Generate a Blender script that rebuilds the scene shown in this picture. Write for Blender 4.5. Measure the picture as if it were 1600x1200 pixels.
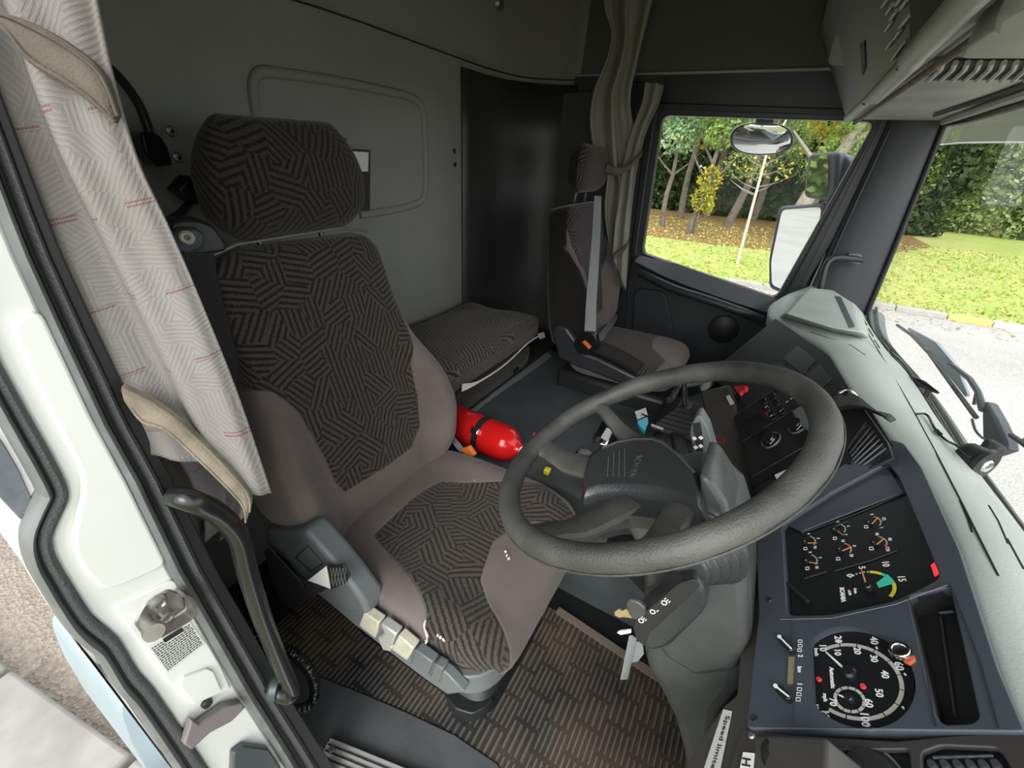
import bpy, bmesh, math, random
import numpy as np
from mathutils import Vector, Matrix

# ------------------------------------------------------------ camera, world, sun, exposure
SC = bpy.context.scene
COL = SC.collection
for _o in list(bpy.data.objects):
    bpy.data.objects.remove(_o)
YAW, PITCH, ROLL, FPX = math.radians(28.4), math.radians(28.5), math.radians(3.5), 660.0
_d = Vector((-math.sin(YAW)*math.cos(PITCH), math.cos(YAW)*math.cos(PITCH), -math.sin(PITCH)))
_r = _d.cross(Vector((0, 0, 1))).normalized()
_u = _r.cross(_d)
CR = (_r*math.cos(ROLL) + _u*math.sin(ROLL)).normalized()
CU = (-_r*math.sin(ROLL) + _u*math.cos(ROLL)).normalized()
CD = _d.normalized()
cam_data = bpy.data.cameras.new('camera')
cam = bpy.data.objects.new('camera', cam_data)
COL.objects.link(cam)
cam.matrix_world = Matrix(((CR.x, CU.x, -CD.x, 0), (CR.y, CU.y, -CD.y, 0), (CR.z, CU.z, -CD.z, 0), (0, 0, 0, 1)))
cam_data.sensor_fit = 'HORIZONTAL'
cam_data.sensor_width = 36.0
cam_data.lens = 36.0*FPX/1600.0
cam_data.clip_start = 0.01
cam_data.clip_end = 400
SC.camera = cam
SC.view_settings.view_transform = 'Standard'
SC.view_settings.look = 'None'
SC.view_settings.gamma = 1.0
SC.view_settings.use_curve_mapping = False
SC.view_settings.exposure = 1.18

world = bpy.data.worlds.new('overcast sky')
SC.world = world
world.use_nodes = True
wn = world.node_tree.nodes
wl = world.node_tree.links
wn.clear()
w_out = wn.new('ShaderNodeOutputWorld')
w_bg = wn.new('ShaderNodeBackground')
w_tc = wn.new('ShaderNodeTexCoord')
w_sep = wn.new('ShaderNodeSeparateXYZ')
w_map = wn.new('ShaderNodeMapRange')
w_mix = wn.new('ShaderNodeMix')
w_mix.data_type = 'RGBA'
w_map.inputs['From Min'].default_value = -1.0
w_map.inputs['From Max'].default_value = 0.6
w_mix.inputs[6].default_value = (1.30, 1.32, 1.34, 1)     # towards the driver's side: thin bright cloud
w_mix.inputs[7].default_value = (0.80, 0.84, 0.88, 1)
wl.new(w_tc.outputs['Generated'], w_sep.inputs[0])
wl.new(w_sep.outputs['Y'], w_map.inputs['Value'])
wl.new(w_map.outputs[0], w_mix.inputs[0])
wl.new(w_mix.outputs[2], w_bg.inputs['Color'])
w_bg.inputs['Strength'].default_value = 1.0
wl.new(w_bg.outputs[0], w_out.inputs['Surface'])

sun_data = bpy.data.lights.new('sun', 'SUN')
sun_data.energy = 1.2
sun_data.angle = math.radians(35)
sun_data.color = (1.0, 0.98, 0.95)
sun = bpy.data.objects.new('sun', sun_data)
COL.objects.link(sun)
sun.rotation_euler = Vector((-0.25, 0.80, -0.62)).to_track_quat('-Z', 'Y').to_euler()
sun.location = (0, -5, 6)

# ------------------------------------------------------------ measuring: photo pixel -> point on a real surface
def ray(px, py):
    return CR*((px-800)/FPX) - CU*((py-600)/FPX) + CD
def PX(px, py, x):
    r = ray(px, py); return r*(x/r.x)
def PY(px, py, y):
    r = ray(px, py); return r*(y/r.y)
def PZ(px, py, z):
    r = ray(px, py); return r*(z/r.z)
def PN(px, py, a, n, lift=0.0):
    r = ray(px, py); return r*(((a + n*lift).dot(n))/r.dot(n))
def PD(px, py, d):
    return ray(px, py).normalized()*d

# ------------------------------------------------------------ scene graph helpers
def tag(o, label=None, cat=None, group=None, kind=None):
    if label: o['label'] = label
    if cat: o['category'] = cat
    if group: o['group'] = group
    if kind: o['kind'] = kind
    return o
def thing(name, label, cat, loc=(0, 0, 0), group=None):
    o = bpy.data.objects.new(name, None)
    COL.objects.link(o)
    o.location = loc
    o.empty_display_size = 0.05
    return tag(o, label, cat, group)
def link(o, parent=None):
    COL.objects.link(o)
    if parent is not None:
        o.parent = parent
        p, m = parent, Matrix.Identity(4)
        while p is not None:
            m = Matrix.Translation(p.location) @ m if p.type == 'EMPTY' else m
            p = p.parent
        o.matrix_parent_inverse = m.inverted()
        if parent.type != 'EMPTY':
            o.matrix_parent_inverse = Matrix.Identity(4)
    return o
def copy_tree(src, off, label=None, group=None):
    r = src.copy(); COL.objects.link(r); r.location = src.location + Vector(off)
    if label: r['label'] = label
    if group: r['group'] = group
    for ch in [c for c in bpy.data.objects if c.parent == src]:
        c = ch.copy(); COL.objects.link(c); c.parent = r
        for g in [q for q in bpy.data.objects if q.parent == ch]:
            d = g.copy(); COL.objects.link(d); d.parent = c
    return r

# ------------------------------------------------------------ mesh builder
class MB:
    def __init__(s):
        s.v = []; s.f = []; s.mi = []; s.uv = {}; s.attr = {}
    def add(s, verts, faces, mi=0):
        b = len(s.v)
        s.v += [tuple(q) for q in verts]
        s.f += [tuple(i+b for i in f) for f in faces]
        s.mi += [mi]*len(faces)
        return b
    def box(s, c, size, R=None, mi=0):
        c = Vector(c); hx, hy, hz = [q/2 for q in size]
        vs = []
        for x in (-hx, hx):
            for y in (-hy, hy):
                for z in (-hz, hz):
                    p = Vector((x, y, z))
                    if R is not None: p = R @ p
                    vs.append(c+p)
        s.add(vs, [(0, 1, 3, 2), (4, 6, 7, 5), (0, 4, 5, 1), (2, 3, 7, 6), (0, 2, 6, 4), (1, 5, 7, 3)], mi)
    def prism(s, pts, vec, mi=0):
        n = len(pts); vec = Vector(vec)
        a = [Vector(p) for p in pts]; b = [p+vec for p in a]
        nn = Vector((0, 0, 0))
        for i in range(n):
            nn += a[i].cross(a[(i+1) % n])
        if nn.dot(vec) > 0:
            a.reverse(); b.reverse()
        s.add(a+b, [tuple(range(n)), tuple(range(2*n-1, n-1, -1))] + [(i, i+n, (i+1) % n+n, (i+1) % n) for i in range(n)], mi)
    def tube(s, path, r, seg=10, cap=True, mi=0, flat=None):
        P = [Vector(p) for p in path]; n = len(P)
        rr = r if isinstance(r, (list, tuple)) else [r]*n
        T = []
        for i in range(n):
            t = (P[min(i+1, n-1)]-P[max(i-1, 0)])
            T.append(t.normalized() if t.length > 1e-9 else Vector((0, 0, 1)))
        up = Vector((0, 0, 1)) if abs(T[0].z) < 0.9 else Vector((1, 0, 0))
        N = (up - T[0]*up.dot(T[0])).normalized()
        rings = []
        for i in range(n):
            N = (N - T[i]*N.dot(T[i]))
            N = N.normalized() if N.length > 1e-6 else T[i].orthogonal().normalized()
            B = T[i].cross(N)
            for k in range(seg):
                a = 2*math.pi*k/seg
                rings.append(P[i] + N*math.cos(a)*rr[i] + B*math.sin(a)*rr[i])
        fs = []
        for i in range(n-1):
            for k in range(seg):
                k2 = (k+1) % seg
                fs.append((i*seg+k, i*seg+k2, (i+1)*seg+k2, (i+1)*seg+k))
        if cap:
            fs.append(tuple(range(seg-1, -1, -1)))
            fs.append(tuple((n-1)*seg+k for k in range(seg)))
        s.add(rings, fs, mi)
    def lathe(s, prof, o, ax, seg=32, mi=0):
        o = Vector(o); ax = Vector(ax).normalized()
        e1 = ax.orthogonal().normalized(); e2 = ax.cross(e1)
        vs = []; n = len(prof)
        for (r, h) in prof:
            for k in range(seg):
                a = 2*math.pi*k/seg
                vs.append(o + ax*h + (e1*math.cos(a)+e2*math.sin(a))*max(r, 1e-5))
        fs = []
        for i in range(n-1):
            for k in range(seg):
                k2 = (k+1) % seg
                fs.append((i*seg+k, i*seg+k2, (i+1)*seg+k2, (i+1)*seg+k))
        fs.append(tuple(range(seg-1, -1, -1))); fs.append(tuple((n-1)*seg+k for k in range(seg)))
        s.add(vs, fs, mi)
    def loft(s, secs, cap=True, mi=0, closed=True):
        m = len(secs[0]); n = len(secs)
        vs = [p for sc in secs for p in sc]; fs = []
        for i in range(n-1):
            for k in range(m if closed else m-1):
                k2 = (k+1) % m
                fs.append((i*m+k, i*m+k2, (i+1)*m+k2, (i+1)*m+k))
        if cap and closed:
            fs.append(tuple(range(m-1, -1, -1))); fs.append(tuple((n-1)*m+k for k in range(m)))
        return s.add(vs, fs, mi)
    def build(s, name, mat, parent=None, smooth=True, bevel=0.0, bseg=2, subsurf=0, solid=0.0, angle=40, recalc=True):
        me = bpy.data.meshes.new(name)
        me.from_pydata(s.v, [], s.f)
        mats = mat if isinstance(mat, (list, tuple)) else [mat]
        for m in mats: me.materials.append(m)
        me.polygons.foreach_set('material_index', s.mi)
        for k, vals in s.uv.items():
            L = me.uv_layers.new(name=k)
            li = np.zeros(len(me.loops), dtype=np.int32)
            me.loops.foreach_get('vertex_index', li)
            arr = np.array(vals, dtype=np.float32)[li]
            L.data.foreach_set('uv', arr.ravel())
        for k, vals in s.attr.items():
            A = me.attributes.new(k, 'FLOAT', 'POINT')
            A.data.foreach_set('value', np.array(vals, dtype=np.float32))
        if recalc:
            bm = bmesh.new(); bm.from_mesh(me)
            bmesh.ops.recalc_face_normals(bm, faces=bm.faces)
            bm.to_mesh(me); bm.free()
        o = bpy.data.objects.new(name, me)
        link(o, parent)
        if solid:
            md = o.modifiers.new('solid', 'SOLIDIFY'); md.thickness = solid; md.offset = 0
        if bevel:
            md = o.modifiers.new('bevel', 'BEVEL'); md.width = bevel; md.segments = bseg; md.limit_method = 'ANGLE'; md.angle_limit = math.radians(35); md.harden_normals = False
        if subsurf:
            md = o.modifiers.new('sub', 'SUBSURF'); md.levels = subsurf; md.render_levels = subsurf
        if smooth:
            for p in me.polygons: p.use_smooth = True
            try:
                me.set_sharp_from_angle(angle=math.radians(angle))
            except Exception:
                pass
        return o

def catmull(pts, n=8, closed=False):
    P = [Vector(p) for p in pts]; m = len(P); out = []
    rng = m if closed else m-1
    for i in range(rng):
        if closed: a, b, c, d = P[(i-1) % m], P[i], P[(i+1) % m], P[(i+2) % m]
        else: a, b, c, d = P[max(i-1, 0)], P[i], P[i+1], P[min(i+2, m-1)]
        for k in range(n):
            t = k/n
            out.append(0.5*((2*b) + (c-a)*t + (2*a-5*b+4*c-d)*t*t + (3*b-a-3*c+d)*t**3))
    if not closed: out.append(P[-1])
    return out
def lerp(a, b, t): return a + (b-a)*t
def sstep(a, b, x):
    t = min(1, max(0, (x-a)/(b-a))); return t*t*(3-2*t)
def interp(x, xs, ys):
    return float(np.interp(x, xs, ys))
def round_poly(pts, r, n=4):
    P = [Vector(p) for p in pts]; m = len(P); out = []
    rs = r if isinstance(r, (list, tuple)) else [r]*m
    for i in range(m):
        a, b, c = P[i-1], P[i], P[(i+1) % m]
        d1 = (a-b); d2 = (c-b)
        q = min(rs[i], d1.length*0.48, d2.length*0.48)
        p1 = b + d1.normalized()*q; p2 = b + d2.normalized()*q
        for k in range(n+1):
            t = k/n
            out.append(p1*(1-t)**2 + b*2*t*(1-t) + p2*t*t)
    return out
def rib_strip(path, width_dir, w, th_dir, th):
    "flat strap sections along a path: width w along width_dir, thickness th along th_dir"
    secs = []
    n = len(path)
    for i, p in enumerate(path):
        wd = (width_dir[i] if isinstance(width_dir, list) else Vector(width_dir)).normalized()
        td = (th_dir[i] if isinstance(th_dir, list) else Vector(th_dir)).normalized()
        ww = w[i] if isinstance(w, list) else w
        secs.append([p-wd*ww/2-td*th/2, p+wd*ww/2-td*th/2, p+wd*ww/2+td*th/2, p-wd*ww/2+td*th/2])
    return secs

class Frame:
    "a plane in the cab: origin, right, up, normal; 2D <-> 3D"
    def __init__(s, o, r, u, n=None):
        s.o = Vector(o); s.r = Vector(r).normalized()
        u = Vector(u); s.u = (u - s.r*u.dot(s.r)).normalized()
        s.n = Vector(n).normalized() if n is not None else s.r.cross(s.u).normalized()
    def at(s, a, b, h=0.0): return s.o + s.r*a + s.u*b + s.n*h
    def px(s, px, py, h=0.0): return PN(px, py, s.o, s.n, h)
    def ab(s, px, py, h=0.0):
        q = s.px(px, py, h) - s.o; return (q.dot(s.r), q.dot(s.u))

def curve_mesh(cu, name, mat, parent, M):
    t = bpy.data.objects.new('tmp', cu); COL.objects.link(t)
    dg = bpy.context.evaluated_depsgraph_get(); dg.update()
    me = bpy.data.meshes.new_from_object(t.evaluated_get(dg))
    bpy.data.objects.remove(t); bpy.data.curves.remove(cu)
    me.transform(M)
    me.name = name
    me.materials.clear(); me.materials.append(mat)
    o = bpy.data.objects.new(name, me); link(o, parent)
    return o
def fmat(fr, a=0, b=0, h=0, rot=0.0):
    c, s = math.cos(rot), math.sin(rot)
    r = fr.r*c + fr.u*s; u = -fr.r*s + fr.u*c; n = fr.n; p = fr.at(a, b, h)
    return Matrix(((r.x, u.x, n.x, p.x), (r.y, u.y, n.y, p.y), (r.z, u.z, n.z, p.z), (0, 0, 0, 1)))
def plate(name, fr, outer, holes, mat, parent, h=0.0, depth=0.01, bevel=0.0):
    "plate with holes lying in a frame; front face at height h, going back by depth"
    cu = bpy.data.curves.new('c', 'CURVE'); cu.dimensions = '2D'; cu.fill_mode = 'BOTH'
    cu.extrude = depth/2; cu.bevel_depth = bevel; cu.bevel_resolution = 1
    if bevel: cu.offset = -bevel; cu.extrude = max(depth/2-bevel, 0.0001)
    for poly in [outer]+list(holes):
        sp = cu.splines.new('POLY'); sp.points.add(len(poly)-1)
        for i, q in enumerate(poly): sp.points[i].co = (q[0], q[1], 0, 1)
        sp.use_cyclic_u = True
    return curve_mesh(cu, name, mat, parent, fmat(fr, 0, 0, h-depth/2))
def text(name, fr, s, size, a, b, mat, parent, h=0.0006, rot=0.0, depth=0.0003, sx=1.0, bold=0.0):
    cu = bpy.data.curves.new('t', 'FONT'); cu.body = s; cu.size = size
    cu.align_x = 'CENTER'; cu.align_y = 'CENTER'; cu.extrude = depth/2; cu.offset = bold; cu.resolution_u = 2
    return curve_mesh(cu, name, mat, parent, fmat(fr, a, b, h, rot) @ Matrix.Diagonal((sx, 1, 1, 1)))
def r2(pts, r, n=4):
    return [(q.x, q.y) for q in round_poly([Vector((p[0], p[1], 0)) for p in pts], r, n)]

# ------------------------------------------------------------ materials
def new_mat(name):
    m = bpy.data.materials.new(name); m.use_nodes = True
    return m, m.node_tree.nodes, m.node_tree.links, m.node_tree.nodes['Principled BSDF']
def mat(name, col, rough=0.5, metal=0.0, var=0.0, vscale=8.0, bump=0.0, bscale=200.0, col2=None, spec=0.5, emis=None, estr=0.0, rvar=0.0, detail=4.0):
    m, N, L, B = new_mat(name)
    B.inputs['Base Color'].default_value = (*col, 1)
    B.inputs['Roughness'].default_value = rough
    B.inputs['Metallic'].default_value = metal
    B.inputs['Specular IOR Level'].default_value = spec
    tc = N.new('ShaderNodeTexCoord')
    if var or col2:
        nz = N.new('ShaderNodeTexNoise'); nz.inputs['Scale'].default_value = vscale; nz.inputs['Detail'].default_value = detail
        L.new(tc.outputs['Object'], nz.inputs['Vector'])
        mr = N.new('ShaderNodeMapRange'); mr.inputs['From Min'].default_value = 0.35; mr.inputs['From Max'].default_value = 0.65
        L.new(nz.outputs['Fac'], mr.inputs['Value'])
        mx = N.new('ShaderNodeMix'); mx.data_type = 'RGBA'
        c2 = col2 if col2 else tuple(c*(1-var) for c in col)
        mx.inputs[6].default_value = (*col, 1); mx.inputs[7].default_value = (*c2, 1)
        L.new(mr.outputs[0], mx.inputs[0]); L.new(mx.outputs[2], B.inputs['Base Color'])
        if rvar:
            m2 = N.new('ShaderNodeMapRange'); m2.inputs['To Min'].default_value = rough; m2.inputs['To Max'].default_value = min(1, rough+rvar)
            L.new(nz.outputs['Fac'], m2.inputs['Value']); L.new(m2.outputs[0], B.inputs['Roughness'])
    if bump:
        n2 = N.new('ShaderNodeTexNoise'); n2.inputs['Scale'].default_value = bscale; n2.inputs['Detail'].default_value = 3
        L.new(tc.outputs['Object'], n2.inputs['Vector'])
        bp = N.new('ShaderNodeBump'); bp.inputs['Strength'].default_value = bump; bp.inputs['Distance'].default_value = 0.002
        L.new(n2.outputs['Fac'], bp.inputs['Height']); L.new(bp.outputs[0], B.inputs['Normal'])
    if emis:
        B.inputs['Emission Color'].default_value = (*emis, 1); B.inputs['Emission Strength'].default_value = estr
    return m
def mth(N, L, op, a, b=None, c=None):
    n = N.new('ShaderNodeMath'); n.operation = op
    for i, q in enumerate((a, b, c)):
        if q is None: continue
        if isinstance(q, (int, float)): n.inputs[i].default_value = q
        else: L.new(q, n.inputs[i])
    return n.outputs[0]
def mixc(N, L, f, a, b):
    n = N.new('ShaderNodeMix'); n.data_type = 'RGBA'
    if isinstance(f, (int, float)): n.inputs[0].default_value = f
    else: L.new(f, n.inputs[0])
    for i, q in ((6, a), (7, b)):
        if isinstance(q, tuple): n.inputs[i].default_value = (*q, 1)
        else: L.new(q, n.inputs[i])
    return n.outputs[2]
def stripe_nodes(N, L, uvname, cell, period, warp=0.15, duty=0.1):
    "patches of parallel stripes, each patch at its own angle -> 0..1"
    uv = N.new('ShaderNodeUVMap'); uv.uv_map = uvname
    nz = N.new('ShaderNodeTexNoise'); nz.inputs['Scale'].default_value = 9.0; nz.inputs['Detail'].default_value = 1
    L.new(uv.outputs[0], nz.inputs['Vector'])
    sub = N.new('ShaderNodeVectorMath'); sub.operation = 'MULTIPLY_ADD'
    L.new(nz.outputs['Color'], sub.inputs[0]); sub.inputs[1].default_value = (warp*cell, warp*cell, 0); L.new(uv.outputs[0], sub.inputs[2])
    vo = N.new('ShaderNodeTexVoronoi'); vo.voronoi_dimensions = '2D'; vo.inputs['Scale'].default_value = 1.0/cell
    L.new(sub.outputs[0], vo.inputs['Vector'])
    sc = N.new('ShaderNodeSeparateColor'); L.new(vo.outputs['Color'], sc.inputs[0])
    ang = mth(N, L, 'MULTIPLY', sc.outputs[0], math.pi*2)
    ang = mth(N, L, 'SNAP', ang, math.pi/5)
    sx = N.new('ShaderNodeSeparateXYZ'); L.new(uv.outputs[0], sx.inputs[0])
    ca = mth(N, L, 'COSINE', ang); sa = mth(N, L, 'SINE', ang)
    t = mth(N, L, 'ADD', mth(N, L, 'MULTIPLY', sx.outputs[0], ca), mth(N, L, 'MULTIPLY', sx.outputs[1], sa))
    s = mth(N, L, 'SINE', mth(N, L, 'MULTIPLY', t, 2*math.pi/period))
    n2 = N.new('ShaderNodeTexNoise'); n2.inputs['Scale'].default_value = 260.0; n2.inputs['Detail'].default_value = 2
    L.new(uv.outputs[0], n2.inputs['Vector'])
    s = mth(N, L, 'ADD', s, mth(N, L, 'MULTIPLY', mth(N, L, 'SUBTRACT', n2.outputs['Fac'], 0.5), 3.4))
    mr = N.new('ShaderNodeMapRange'); mr.interpolation_type = 'SMOOTHSTEP'
    mr.inputs['From Min'].default_value = -0.4+duty; mr.inputs['From Max'].default_value = 0.5+duty
    L.new(s, mr.inputs['Value'])
    return mr.outputs[0], n2.outputs['Fac'], uv
def seat_fabric(name, plain, light, dark, masked=True, cell=0.055, period=0.0125):
    m, N, L, B = new_mat(name)
    st, fine, uv = stripe_nodes(N, L, 'cloth', cell, period)
    pat = mixc(N, L, st, light, dark)
    B.inputs['Roughness'].default_value = 0.95
    B.inputs['Specular IOR Level'].default_value = 0.15
    B.inputs['Sheen Weight'].default_value = 0.15
    B.inputs['Sheen Roughness'].default_value = 0.5
    tc = N.new('ShaderNodeTexCoord')
    n3 = N.new('ShaderNodeTexNoise'); n3.inputs['Scale'].default_value = 6.0; n3.inputs['Detail'].default_value = 6
    L.new(tc.outputs['Object'], n3.inputs['Vector'])
    mr3 = N.new('ShaderNodeMapRange'); mr3.inputs['From Min'].default_value = 0.35; mr3.inputs['From Max'].default_value = 0.7
    L.new(n3.outputs['Fac'], mr3.inputs['Value'])
    pl = mixc(N, L, mr3.outputs[0], plain, tuple(c*0.72 for c in plain))
    h = st
    if masked:
        at = N.new('ShaderNodeAttribute'); at.attribute_name = 'sd'
        mk = N.new('ShaderNodeMapRange'); mk.inputs['From Min'].default_value = -0.0008; mk.inputs['From Max'].default_value = 0.0008
        L.new(at.outputs['Fac'], mk.inputs['Value'])
        col = mixc(N, L, mk.outputs[0], pl, pat)
        seam = mth(N, L, 'ABSOLUTE', at.outputs['Fac'])
        ms = N.new('ShaderNodeMapRange'); ms.inputs['From Min'].default_value = 0.0015; ms.inputs['From Max'].default_value = 0.004
        L.new(seam, ms.inputs['Value'])
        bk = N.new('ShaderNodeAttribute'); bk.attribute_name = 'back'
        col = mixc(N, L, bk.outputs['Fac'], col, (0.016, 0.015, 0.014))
        h = mth(N, L, 'ADD', mth(N, L, 'MULTIPLY', st, mk.outputs[0]), mth(N, L, 'MULTIPLY', ms.outputs[0], 2.2))
    else:
        col = pat
    L.new(col, B.inputs['Base Color'])
    h = mth(N, L, 'ADD', h, mth(N, L, 'MULTIPLY', fine, 0.8))
    bp = N.new('ShaderNodeBump'); bp.inputs['Strength'].default_value = 0.5; bp.inputs['Distance'].default_value = 0.0015
    L.new(h, bp.inputs['Height']); L.new(bp.outputs[0], B.inputs['Normal'])
    return m
def curtain_mat(name, base, dark, marks=True):
    m, N, L, B = new_mat(name)
    st, fine, uv = stripe_nodes(N, L, 'cloth', 0.021, 0.0038, 0.2, -0.1)
    col = mixc(N, L, mth(N, L, 'MULTIPLY', st, 0.45), base, dark)
    tc = N.new('ShaderNodeTexCoord')
    n3 = N.new('ShaderNodeTexNoise'); n3.inputs['Scale'].default_value = 7.0; n3.inputs['Detail'].default_value = 5
    L.new(tc.outputs['Object'], n3.inputs['Vector'])
    mr3 = N.new('ShaderNodeMapRange'); mr3.inputs['From Min'].default_value = 0.45; mr3.inputs['From Max'].default_value = 0.75
    mr3.inputs['To Max'].default_value = 0.6
    L.new(n3.outputs['Fac'], mr3.inputs['Value'])
    col = mixc(N, L, mr3.outputs[0], col, (base[0]*0.72, base[1]*0.68, base[2]*0.60))
    if marks:
        sx = N.new('ShaderNodeSeparateXYZ'); L.new(uv.outputs[0], sx.inputs[0])
        cw, chh = 0.085, 0.070
        row = mth(N, L, 'FLOOR', mth(N, L, 'DIVIDE', sx.outputs[1], chh))
        offx = mth(N, L, 'MULTIPLY', mth(N, L, 'MODULO', row, 2.0), cw*0.5)
        u = mth(N, L, 'PINGPONG', mth(N, L, 'ADD', sx.outputs[0], offx), cw*0.5)
        v = mth(N, L, 'PINGPONG', sx.outputs[1], chh*0.5)
        a = mth(N, L, 'LESS_THAN', u, 0.0105)
        b = mth(N, L, 'LESS_THAN', v, 0.0048)
        lines = mth(N, L, 'GREATER_THAN', mth(N, L, 'SINE', mth(N, L, 'MULTIPLY', sx.outputs[1], 2*math.pi/0.0032)), 0.0)
        gaps = mth(N, L, 'GREATER_THAN', mth(N, L, 'SINE', mth(N, L, 'MULTIPLY', sx.outputs[0], 2*math.pi/0.0021)), -0.8)
        k = mth(N, L, 'MULTIPLY', mth(N, L, 'MULTIPLY', a, b), mth(N, L, 'MULTIPLY', lines, gaps))
        col = mixc(N, L, mth(N, L, 'MULTIPLY', k, 0.75), col, (0.16, 0.035, 0.055))
    L.new(col, B.inputs['Base Color'])
    B.inputs['Roughness'].default_value = 0.9
    B.inputs['Specular IOR Level'].default_value = 0.2
    h = mth(N, L, 'ADD', mth(N, L, 'MULTIPLY', st, -1.0), mth(N, L, 'MULTIPLY', fine, 0.5))
    bp = N.new('ShaderNodeBump'); bp.inputs['Strength'].default_value = 0.35; bp.inputs['Distance'].default_value = 0.001
    L.new(h, bp.inputs['Height']); L.new(bp.outputs[0], B.inputs['Normal'])
    return m

M = {}
M['fabric'] = seat_fabric('woven seat cloth', (0.165, 0.138, 0.126), (0.072, 0.061, 0.052), (0.021, 0.018, 0.0165))
M['fabric_all'] = seat_fabric('woven cushion cloth', (0.10, 0.09, 0.085), (0.048, 0.040, 0.034), (0.014, 0.012, 0.011), masked=False)
M['plain'] = mat('grey velour', (0.115, 0.10, 0.095), 0.95, var=0.25, bump=0.25, bscale=900, spec=0.1)
M['side_dark'] = mat('dark side cloth', (0.03, 0.028, 0.026), 0.95, bump=0.2, bscale=900, spec=0.1)
M['curtain'] = curtain_mat('printed curtain cloth', (0.245, 0.232, 0.220), (0.175, 0.165, 0.153))
M['curtain_plain'] = curtain_mat('olive grey curtain', (0.25, 0.245, 0.20), (0.20, 0.195, 0.16), marks=False)
M['tie'] = mat('curtain tie cloth', (0.25, 0.215, 0.165), 0.9, var=0.4, vscale=30, bump=0.4, bscale=500, spec=0.15)
M['tie_dark'] = mat('grey brown tie cloth', (0.14, 0.12, 0.098), 0.9, var=0.35, vscale=30, bump=0.4, bscale=500, spec=0.15)
M['white'] = mat('white cab paint', (0.76, 0.77, 0.74), 0.32, var=0.05, vscale=4, col2=(0.71, 0.73, 0.67))
M['body_white'] = mat('white body paint', (0.80, 0.81, 0.79), 0.3)
M['rubber'] = mat('grey rubber seal', (0.16, 0.17, 0.165), 0.55, var=0.3, vscale=20)
M['black_rubber'] = mat('black rubber', (0.012, 0.013, 0.013), 0.5)
M['tex_rubber'] = mat('grained rubber seal', (0.07, 0.073, 0.075), 0.7, bump=1.0, bscale=420)
M['black'] = mat('black plastic', (0.018, 0.019, 0.020), 0.42, bump=0.1, bscale=600)
M['gloss_black'] = mat('glossy black plastic', (0.012, 0.013, 0.014), 0.18)
M['wheel'] = mat('worn wheel leather', (0.026, 0.026, 0.025), 0.30, col2=(0.085, 0.085, 0.078), vscale=9, bump=0.5, bscale=380, rvar=0.4, detail=9)
M['pad'] = mat('wheel hub plastic', (0.040, 0.044, 0.045), 0.27, bump=0.3, bscale=260, var=0.2)
M['dash_top'] = mat('dash top skin', (0.40, 0.435, 0.405), 0.45, var=0.16, vscale=5, bump=0.25, bscale=300)
M['dash'] = mat('dark dash plastic', (0.018, 0.0185, 0.018), 0.55, spec=0.3, bump=0.15, bscale=500, var=0.2)
M['panel'] = mat('blue grey instrument panel', (0.052, 0.060, 0.074), 0.42, bump=0.08, bscale=700, var=0.1)
M['warm_panel'] = mat('grey brown switch panel', (0.034, 0.032, 0.030), 0.5, bump=0.08, bscale=700)
M['shell'] = mat('grey moulded plastic', (0.135, 0.148, 0.152), 0.45, bump=0.12, bscale=500, var=0.2)
M['column'] = mat('grey column plastic', (0.075, 0.08, 0.078), 0.36, bump=0.3, bscale=240, var=0.35, vscale=10)
M['rear'] = mat('rear wall lining', (0.26, 0.262, 0.245), 0.85, var=0.12, vscale=3, bump=0.3, bscale=500, spec=0.2)
M['head'] = mat('headliner', (0.14, 0.14, 0.125), 0.85, var=0.15, vscale=3, spec=0.2)
M['shelf'] = mat('overhead shelf plastic', (0.36, 0.37, 0.33), 0.5, var=0.2, vscale=8, bump=0.1, bscale=400)
M['door'] = mat('door trim plastic', (0.028, 0.031, 0.034), 0.38, bump=0.1, bscale=400)
M['pillar'] = mat('pillar trim plastic', (0.036, 0.040, 0.045), 0.45)
M['cream'] = mat('cream lever plastic', (0.50, 0.49, 0.38), 0.5, var=0.2, vscale=40)
M['dull_steel'] = mat('dull dark steel', (0.10, 0.10, 0.10), 0.4, metal=0.8)
M['steel'] = mat('zinc plated steel', (0.42, 0.40, 0.37), 0.38, metal=0.85, var=0.3, vscale=30)
M['chrome'] = mat('chrome', (0.75, 0.76, 0.75), 0.15, metal=1.0)
M['alu'] = mat('aluminium tread', (0.55, 0.55, 0.53), 0.45, metal=0.5)
M['red'] = mat('red enamel', (0.62, 0.012, 0.012), 0.16)
M['red_dark'] = mat('red plastic', (0.50, 0.03, 0.03), 0.4)
M['orange'] = mat('orange plastic', (0.75, 0.16, 0.03), 0.5)
M['yellow'] = mat('yellow plastic', (0.80, 0.68, 0.03), 0.5)
M['cyan'] = mat('blue key fob plastic', (0.01, 0.42, 0.60), 0.35)
M['paper'] = mat('white paper', (0.72, 0.72, 0.70), 0.7)
M['ink'] = mat('black ink', (0.015, 0.015, 0.015), 0.7)
M['print'] = mat('white print', (0.78, 0.78, 0.76), 0.6)
M['greyprint'] = mat('grey scale print', (0.42, 0.42, 0.38), 0.6)
M['dial'] = mat('dial black', (0.006, 0.007, 0.008), 0.45)
M['needle'] = mat('orange needle', (0.75, 0.30, 0.07), 0.5)
M['tealp'] = mat('green scale print', (0.05, 0.55, 0.36), 0.5)
M['yelp'] = mat('yellow scale print', (0.75, 0.62, 0.04), 0.5)
M['redp'] = mat('red scale print', (0.65, 0.05, 0.07), 0.5)
M['lamp_red'] = mat('lit warning lamp', (0.8, 0.02, 0.02), 0.4, emis=(1, 0.03, 0.04), estr=0.6)
M['amberlcd'] = mat('dim display', (0.20, 0.18, 0.10), 0.5)
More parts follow.
